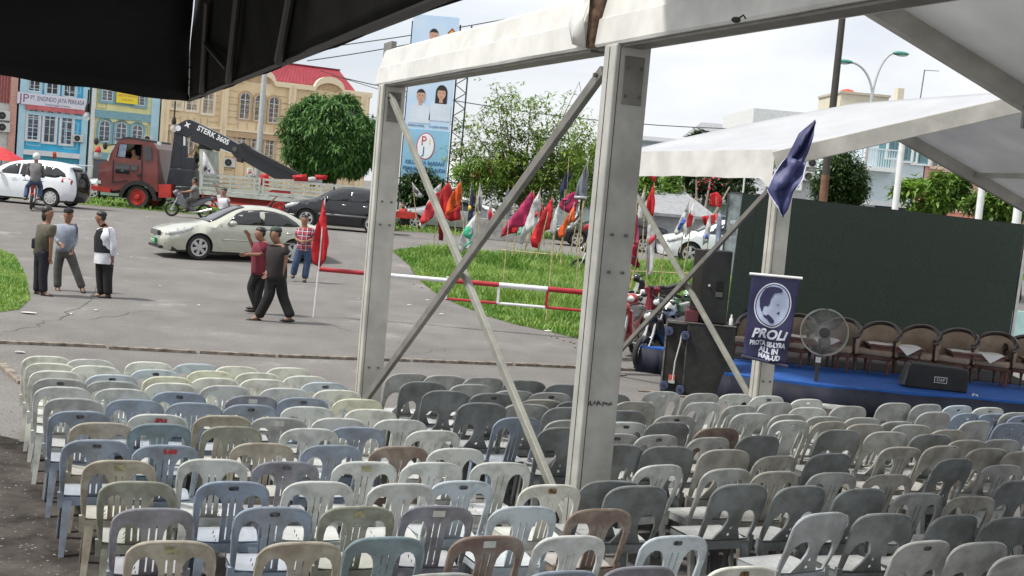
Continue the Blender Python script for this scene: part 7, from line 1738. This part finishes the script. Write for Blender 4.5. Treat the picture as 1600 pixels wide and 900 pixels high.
dv = person('lorry driver in a tan shirt looking out of the open cab window', 51.35, (208, 270), dict(head=(209, 237), neck=(211, 243), shl=(206, 246), shr=(217, 246), ell=(206, 250), wrl=(203, 252), elr=(219, 252), wrr=(216, 256), hl=(208, 262), hr=(215, 262)), cloth('tan_shirt', (.30, .16, .08)), black_t, face=-.7, feet=False)
person('distant person in red standing beyond the far end of the barrier', 55, (631, 345), dict(head=(630, 321), neck=(630, 325), shl=(626, 327), shr=(634, 327), ell=(625, 331), wrl=(625, 336), elr=(635, 331), wrr=(635, 336), hl=(628, 336), hr=(632, 336), kl=(628, 344), kr=(632, 344), al=(628, 352), ar=(632, 352)), cloth('red_tee', (.5, .04, .03)), black_t, face=.1)
person('distant person in dark clothes beyond the right end of the screen', 40, (1588, 445), dict(head=(1588, 400), neck=(1588, 408), shl=(1581, 411), shr=(1595, 411), ell=(1579, 421), wrl=(1580, 431), elr=(1597, 421), wrr=(1596, 431), hl=(1584, 434), hr=(1592, 434), kl=(1584, 452), kr=(1592, 452), al=(1584, 470), ar=(1592, 470)), black_s, black_t, face=-.5)

# ================================================================== BARRIER GATE
redb = mat('barrier_red', (.40, .02, .03), rough=.4, vary=.12); whb = mat('barrier_white', (.70, .72, .74), rough=.4, vary=.08)
g0 = At(496, 424, 24.3); g1 = At(1003, 461, 24.3); zb = (g0.z+g1.z)/2; g0.z = g1.z = zb
br_ = empty('barrier', g0, 0, 'long red and white barrier pole with a lower rail hanging under its right half', 'barrier'); dvv = g1-g0; Lb = dvv.length; dvv.normalize()
for a, b, m, r_ in ((0, .225, redb, .045), (.225, .40, whb, .042), (.40, .56, redb, .048), (.56, .71, whb, .05), (.71, .85, redb, .053), (.85, 1.0, whb, .055)):
    MB().tube([dvv*Lb*a, dvv*Lb*b-dvv*.002], r_, 12).build('pole_section', m, br_, smooth=True)
lo = Vector((0, 0, -.36)); 
for a, b, m in ((.40, .56, redb), (.56, .71, whb), (.71, .86, redb), (.86, 1.0, whb)):
    MB().tube([dvv*Lb*a+lo, dvv*Lb*b+lo-dvv*.002], .028, 8).build('lower_rail', m, br_, smooth=True)
for t, m in ((.40, whb), (.56, whb), (.71, redb)): MB().box(-.025, -.03, -.36, .025, .03, .0 if t > .4 else .08).build('hanger', m, br_).location = dvv*Lb*t
gpz = empty('gate_post', (g1.x+.08, g1.y, 0), 0, 'white post with round counterweights holding the right end of the barrier', 'post'); MB().box(-.11, -.1, 0, .11, .1, zb+.15).build('post', whb, gpz, bevel=.02); MB().ell((-.12, -.12, zb-.25), (.11, .09, .11), 12, 8).ell((-.16, -.12, zb-.5), (.11, .09, .11), 12, 8).build('counterweight', whb, gpz, smooth=True)
vb = cloth('dark_red_bundle', (.24, .03, .05)); cb = empty('red_cloth_bundle', (g1.x+.16, g1.y-.16, 0), 0, 'dark red rolled cloth bundle tied to the barrier post', 'cloth bundle'); mb = MB()
for k in range(9):
    a = k*.7; x = .07*math.cos(a); y = .05*math.sin(a); mb.tube([(x*1.9+.02, y*1.5, zb+.22), (x*.6, y*.6, zb+.02), (x, y, zb-.2), (x*.7-.03, y*.7, zb-.75)], [.05, .035, .045, .02], 7)
mb.build('cloth', vb, cb, smooth=True)

# ================================================================== FLAGS
bam = mat('bamboo', (.50, .42, .22), rough=.6, vary=.25, scale=10); FM = {}
def fm_(n, c): return mat('flag_'+n, c, rough=.7, vary=.22, scale=3.5, trans=.22)
RED, MAG, ORA, WHI, NAV, GRY, DKR = fm_('red', (.62, .02, .03)), fm_('magenta', (.52, .03, .14)), fm_('orange', (.75, .12, .02)), fm_('white', (.72, .73, .74)), fm_('navy', (.03, .045, .12)), fm_('grey', (.26, .29, .34)), fm_('dark_red', (.30, .02, .05)); PNK = fm_('pink', (.55, .10, .2)); TEALF = fm_('mint', (.2, .5, .4))
prn = {'dark': mat('print_dark', (.05, .04, .06), rough=.7, vary=0), 'red': mat('print_flag_red', (.5, .03, .04), rough=.7, vary=0), 'green': mat('print_green', (.03, .35, .2), rough=.7, vary=0), 'blue': mat('print_blue_f', (.05, .1, .4), rough=.7, vary=0), 'gold': mat('print_gold', (.7, .5, .05), rough=.7, vary=0), 'white': WHI}
def flag(label, base, top, Y, cm_, cloth_pts, Hh=0, pr=None, pole_m=None, seed=0, second=None):
    """base/top: pole pixels, cloth_pts: outline px of the hanging cloth from the pole head round"""
    b = At(*base, Y); gz = hgt(b.x, b.y); t = At(*top, Y); r = empty('flag', (b.x, b.y, min(b.z, gz) if b.z < gz+.1 else b.z), 0, label, 'flag', 'flags on bamboo poles along the grass'); o = Vector(r.location)
    MB().tube([Vector((0, 0, 0)), (t-o)*.5+Vector((.01, 0, 0)), t-o], [.018, .015, .010], 7).build('pole', pole_m or bam, r, smooth=True)
    def sheet_(pts, m, off, nm='cloth', th=.006):
        P_ = [At(x, y, Y)-o for x, y in pts]; poly = [(p.x, p.z) for p in P_]; area = [p for p in poly]; w_ = max(p[0] for p in poly)-min(p[0] for p in poly); h_ = max(p[1] for p in poly)-min(p[1] for p in poly)
        d_ = []
        for a, c_ in zip(poly, poly[1:]+poly[:1]):
            n = max(1, int(math.dist(a, c_)/.09)); d_ += [(a[0]+(c_[0]-a[0])*i/n+(.008*math.sin(i*2.3+seed) if i else 0), a[1]+(c_[1]-a[1])*i/n) for i in range(n)]
        vs, fs = cdt_panel(d_, (), max(.07, min(w_, h_)/5)); mb = MB(); rs = random.Random(seed); ph = rs.uniform(0, 6); k1 = 22/max(w_, .4)*.5
        # folds run along the hanging direction
        for x, z in vs: mb.v.append((x, off+.055*math.sin(x*k1+z*2.0+ph)+.02*math.sin(x*31+z*5+ph), z))
        mb.f = fs; ob = mb.build(nm, m, r, smooth=True, recalc=False); s_ = ob.modifiers.new('s', 'SOLIDIFY'); s_.thickness = th; return ob
    sheet_(cloth_pts, cm_, -.02)
    if second: sheet_(second[1], second[0], -.06, 'second_cloth')
    if pr:
        for kind, m, pts in pr: sheet_(pts, prn[m], -.105, kind, .003)
    return r
def disc(cx, cy, rx, ry, n=12): return [(cx+rx*math.cos(2*math.pi*i/n), cy+ry*math.sin(2*math.pi*i/n)) for i in range(n)]
FL = [
 ('small white flag with dark and red marks at the left end of the row', (653, 366), (644, 284), 46, WHI, [(644, 285), (660, 304), (657, 309), (648, 307)], [('mark', 'dark', [(647, 292), (655, 300), (653, 304), (647, 300)])]),
 ('red over white flag hanging left of the fallen brace', (676, 390), (690, 284), 42, WHI, [(678, 296), (690, 286), (683, 325), (667, 350), (660, 358), (655, 352), (664, 325)], [('red_half', 'red', [(684, 300), (689, 300), (677, 340), (659, 352), (656, 345), (668, 318)])]),
 ('red flag with a white edge just left of the orange one', (700, 372), (702, 282), 44, RED, [(702, 283), (707, 300), (700, 338), (693, 348), (684, 325), (690, 296)], None),
 ('crimson flag hidden low behind the fallen brace', (700, 390), (692, 340), 43, DKR, [(685, 345), (694, 350), (692, 376), (686, 375)], None),
 ('orange flag on a bamboo pole left of the dark flag', (725, 372), (720, 282), 40, ORA, [(719, 284), (723, 300), (720, 318), (708, 328), (695, 338), (699, 316), (708, 300)], None),
 ('red flag spread below the orange one', (712, 372), (709, 318), 41, RED, [(700, 328), (719, 320), (720, 343), (704, 346), (695, 340)], None),
 ('dark navy flag with a yellow mark hanging limp beside the white one', (727, 365), (737, 284), 41, NAV, [(737, 286), (741, 310), (739, 338), (732, 346), (730, 340), (733, 310)], [('yellow_mark', 'gold', disc(734, 325, 2.5, 4))]),
 ('white flag with black letters right of the dark navy flag', (748, 365), (750, 283), 41, WHI, [(750, 285), (754, 310), (753, 334), (748, 337), (744, 318)], [('mark', 'dark', [(748, 305), (751, 308), (751, 330), (748, 328)])]),
 ('white flag with a round green emblem, nearest in the row', (727, 418), (746, 331), 27.5, WHI, [(746, 333), (745, 366), (738, 385), (720, 394), (716, 381), (724, 360), (735, 345)], [('emblem', 'green', disc(732, 363, 7.5, 10)), ('emblem_centre', 'white', disc(734, 361, 4, 5)), ('lettering', 'green', [(725, 384), (737, 375), (738, 378), (726, 387)])]),
 ('small red and white flag hanging alone left of the dark grey one', (769, 372), (767, 312), 45, WHI, [(767, 313), (770, 332), (777, 345), (771, 356), (763, 354), (761, 335)], [('red_mark', 'red', [(766, 326), (770, 334), (772, 344), (764, 344), (763, 334)])]),
 ('dark grey flag tucked behind the rising brace', (788, 360), (795, 288), 44, GRY, [(795, 292), (797, 310), (792, 330), (786, 334), (788, 312)], None),
 ('small orange flag peeking above the rising brace', (804, 330), (802, 290), 44, ORA, [(802, 292), (808, 302), (803, 312), (801, 305)], None),
 ('huge magenta flag hanging across the rising brace', (823, 385), (831, 297), 34, MAG, [(830, 299), (834, 315), (822, 354), (800, 356), (783, 370), (792, 348), (808, 328)], None),
 ('crimson flag under the huge magenta one', (800, 400), (812, 335), 35, RED, [(811, 352), (808, 364), (793, 366), (782, 371), (786, 356)], None),
 ('red flag right behind the huge magenta one', (832, 385), (834, 297), 38, RED, [(834, 299), (838, 308), (836, 325), (829, 330), (827, 315)], None),
 ('long white flag hanging left of the long red one', (818, 400), (845, 293), 31, WHI, [(844, 296), (846, 325), (838, 352), (823, 366), (816, 382), (809, 379), (822, 345), (832, 318)], [('red_print', 'red', [(838, 330), (842, 332), (838, 340), (835, 337)])]),
 ('red flag half hidden between the white and the long red one', (850, 385), (847, 308), 38, RED, [(846, 318), (851, 322), (850, 345), (844, 350), (841, 335)], None),
 ('long bright red flag hanging in front of the others', (838, 402), (863, 306), 29, RED, [(862, 309), (864, 330), (859, 358), (848, 362), (840, 388), (831, 386), (828, 373), (840, 348), (852, 325)], None),
 ('narrow white flag right of the long red one', (861, 400), (874, 315), 33, WHI, [(873, 318), (873, 345), (868, 364), (863, 366), (864, 342), (868, 328)], None),
 ('tall navy flag high on its bamboo pole beside the grey one', (879, 380), (889, 246), 36, NAV, [(888, 263), (892, 275), (886, 294), (880, 300), (876, 316), (874, 310), (876, 290), (882, 275)], None),
 ('magenta flag spread open between the navy and grey flags', (876, 412), (883, 296), 34, MAG, [(878, 312), (888, 303), (899, 299), (903, 312), (900, 330), (888, 333), (878, 328), (872, 322)], [('mark', 'dark', [(881, 318), (892, 310), (893, 313), (882, 321)])]),
 ('tall grey flag with a white band, highest left of the big tent post', (900, 395), (920, 246), 33, GRY, [(919, 252), (920, 275), (917, 312), (897, 312), (903, 285), (912, 265)], [('white_band', 'white', [(897, 306), (917, 307), (917, 311), (897, 310)])]),
 ('orange flag hanging below the magenta one', (869, 404), (898, 316), 30, ORA, [(897, 322), (898, 345), (886, 352), (880, 370), (873, 373), (872, 360), (882, 345), (890, 332)], None),
 ('white and black striped flag behind the orange one', (891, 397), (906, 316), 33, WHI, [(905, 320), (907, 342), (896, 356), (889, 360), (892, 348), (900, 335)], [('stripe', 'dark', [(902, 328), (905, 332), (905, 338), (897, 348), (895, 346), (902, 336)])]),
 ('dark red flag close to the big tent post', (911, 398), (937, 302), 32, GRY, [(936, 306), (934, 330), (926, 352), (924, 345), (929, 322)], [('red_half', 'red', [(929, 345), (932, 345), (928, 356), (909, 361), (913, 352)])]),
 ('white and red flag low beside the big tent post', (926, 430), (930, 365), 28, WHI, [(922, 370), (929, 370), (927, 405), (919, 410), (916, 400), (920, 385)], [('red_half', 'red', [(920, 385), (927, 385), (926, 394), (919, 396)])]),
 ('long pink flag with a crimson foot right of the big tent post', (982, 448), (996, 310), 27, PNK, [(994, 314), (997, 345), (999, 385), (990, 382), (980, 378), (984, 345)], None),
 ('crimson flag hanging under the pink one', (985, 450), (1000, 375), 26.6, fm_('crimson', (.42, .01, .05)), [(982, 384), (995, 382), (996, 400), (1000, 414), (994, 420), (986, 412), (980, 396)], [('mark', 'dark', [(987, 398), (993, 402), (992, 406), (987, 402)])]),
 ('pointed white flag above the long white one', (1003, 400), (1008, 292), 34, WHI, [(1007, 294), (1008, 315), (1006, 338), (1000, 345), (995, 340), (998, 318)], None),
 ('red flag at the top right of the row, under the white valance', (1016, 420), (1022, 285), 33, RED, [(1021, 288), (1023, 318), (1020, 338), (1009, 330), (1011, 312)], None),
 ('red cloth tied highest under the white valance', (1018, 380), (1023, 262), 36, RED, [(1010, 272), (1025, 272), (1023, 288), (1020, 282)], None),
 ('long white flag with red letters on a dark pole right of the pink one', (1009, 452), (1013, 345), 27, WHI, [(1013, 350), (1024, 352), (1022, 395), (1018, 428), (1009, 430), (1008, 392)], [('lettering', 'red', [(1014, 372), (1022, 366), (1022, 374), (1013, 384)])]),
 ('white and blue flag in front of the white four wheel drive, leftmost', (1062, 395), (1077, 312), 38, WHI, [(1076, 315), (1076, 340), (1066, 362), (1056, 368), (1053, 362), (1064, 340)], [('lettering', 'blue', [(1066, 340), (1071, 344), (1062, 360), (1057, 358)])]),
 ('white and red flag in front of the white four wheel drive', (1068, 425), (1086, 308), 36, WHI, [(1084, 316), (1085, 345), (1080, 362), (1070, 372), (1068, 355), (1076, 334)], [('red_mark', 'red', [(1076, 332), (1083, 338), (1080, 352), (1072, 356), (1072, 344)])]),
 ('narrow white flag with faint blue print left of the blue-grey one', (1104, 400), (1110, 327), 37, WHI, [(1110, 330), (1111, 355), (1106, 378), (1098, 384), (1098, 372), (1104, 350)], [('blue_mark', 'blue', [(1102, 366), (1106, 364), (1105, 372), (1101, 374)])]),
 ('red banner on a post above the white car', (1118, 400), (1119, 300), 45, RED, [(1109, 303), (1120, 300), (1129, 308), (1128, 324), (1108, 322)], None),
 ('wide red banner low above the white car', (1105, 380), (1106, 330), 46, RED, [(1096, 338), (1124, 334), (1118, 355), (1100, 352)], None),
 ('limp blue-grey flag in front of the white car', (1121, 410), (1125, 328), 36, fm_('blue_grey', (.28, .32, .45)), [(1122, 332), (1128, 335), (1127, 380), (1121, 398), (1117, 392), (1119, 355)], None),
 ('small white flag between the loudspeaker and the screen', (1137, 385), (1140, 333), 38, WHI, [(1139, 336), (1141, 350), (1138, 362), (1133, 362), (1135, 350)], None),
]
for i, (lb, ba, to, Y, cm_, pts, pr) in enumerate(FL): flag(lb, ba, to, Y, cm_, pts, pr=pr, seed=i)
# extra bare bamboo poles and the cross rails
for i, (ba, to, Y, lb) in enumerate((((741, 372), (745, 300), 40, 'bare bamboo pole behind the green emblem flag'), ((790, 400), (795, 345), 33, 'bare bamboo pole under the huge magenta flag'), ((859, 437), (866, 365), 26, 'bare bamboo pole with a cut top in front of the narrow white flag'), ((904, 398), (912, 315), 32, 'bare bamboo pole left of the dark red flag'), ((955, 420), (962, 330), 32, 'bare bamboo pole just right of the big tent post'), ((1030, 445), (1038, 385), 27, 'slanting bamboo stake in the grass right of the long white flag'))):
    b = At(*ba, Y); t = At(*to, Y); z0 = min(b.z, hgt(b.x, b.y)); o = MB().tube([(0, 0, 0), (t.x-b.x, 0, t.z-z0)], [.018, .012], 7).build('bamboo_pole', bam, None, smooth=True); o.location = (b.x, b.y, z0); tag(o, lb, 'pole', 'bare bamboo poles')
for a, b, Y, lb in (((778, 390), (866, 398), 28.5, 'thin bamboo rail tied across the poles left of the big tent post'), ((940, 422), (1100, 428), 27.5, 'thin bamboo rail tied across the poles right of the big tent post')):
    p = At(*a, Y); q_ = At(*b, Y); o = MB().tube([(0, 0, 0), (q_.x-p.x, 0, q_.z-p.z)], .013, 7).build('bamboo_rail', bam, None, smooth=True); o.location = p; tag(o, lb, 'rail', 'bamboo cross rails')
# big red flag on the barrier end
flag('big red flag on a thin white pole at the left end of the barrier', (490, 491), (508, 309), 24.1, RED, [(507, 312), (511, 345), (514, 380), (510, 405), (500, 418), (490, 412), (487, 390), (493, 360), (500, 335)], pole_m=whp, seed=77)
# flags on the lorry
def cloth_thing(name, label, cat, Y, pts, m, pr=None, seed=0):
    b = At(*pts[0], Y); r = empty(name, b, 0, label, cat)
    for k, (m_, pp) in enumerate([(m, pts)]+[(prn[a], b2) for a, b2 in (pr or [])]):
        poly = [((At(x, y, Y)-b).x, (At(x, y, Y)-b).z) for x, y in pp]; vs, fs = cdt_panel(poly, (), .12); mb = MB(); mb.v = [(x, .05*math.sin(x*9+z*3+seed)-.03*k, z) for x, z in vs]; mb.f = fs
        s_ = mb.build('cloth' if k == 0 else 'print', m_, r, smooth=True, recalc=False).modifiers.new('s', 'SOLIDIFY'); s_.thickness = .006
cloth_thing('banner_cloth', 'white banner with dark letters hung on the front of the lorry bed', 'banner', 50.6, [(317, 236), (322, 244), (334, 268), (340, 275), (316, 272)], WHI, [('dark', [(318, 262), (322, 258), (324, 264), (320, 268)]), ('dark', [(324, 266), (329, 264), (328, 270)])], 1)
cloth_thing('red_cloth', 'red cloth lying over the rear part of the lorry bed', 'cloth', 50.5, [(456, 274), (478, 272), (481, 284), (460, 283)], RED, None, 2)
cloth_thing('red_cloth', 'second red cloth right of the first on the lorry bed', 'cloth', 50.5, [(492, 273), (512, 274), (510, 281), (494, 281)], RED, None, 3)
cloth_thing('red_cloth', 'red cloth hanging inside the lorry bed under the crane arm', 'cloth', 51.2, [(406, 272), (420, 273), (420, 292), (407, 290)], RED, None, 4)
cloth_thing('white_sacks', 'white sacks on the lorry bed between the red cloths', 'sacks', 51.0, [(482, 277), (490, 276), (503, 278), (504, 286), (482, 285)], WHI, None, 5)
cloth_thing('striped_flag', 'red and white flag at the front of the lorry cab', 'flag', 50.4, [(150, 231), (156, 228), (159, 243), (153, 250), (147, 244)], WHI, [('red', [(150, 231), (156, 228), (158, 238), (149, 238)])], 6)
cloth_thing('white_banner', 'white banner with pink print standing behind the lorry bed', 'banner', 53.0, [(386, 262), (394, 262), (400, 278), (385, 280)], WHI, [('red', [(388, 268), (393, 268), (392, 271), (388, 271)])], 7)
cloth_thing('mint_cloth', 'mint green cloth item on the ground under the long white flag', 'cloth', 42, [(812, 351), (822, 350), (822, 366), (802, 367), (804, 362), (812, 361)], TEALF, None, 8)
cloth_thing('orange_lamp_cover', 'orange lantern on a post in front of the blue shophouse', 'lantern', 60, [(82, 238), (88, 236), (89, 246), (82, 249)], fm_('orange_lamp', (.75, .12, .05)), None, 9)
# roof finial tents far away
pv = At(718, 262, 90); pt_ = empty('pointed_tent', (pv.x, pv.y, PLAT), 0, 'small pale pointed tent top behind the flags left of the sparse tree', 'tent'); MB().lathe([(1.6, pv.z-PLAT-.6), (.6, pv.z-PLAT+.5), (.05, pv.z-PLAT+2.0)], 8).build('cover', pvc, pt_, smooth=True)
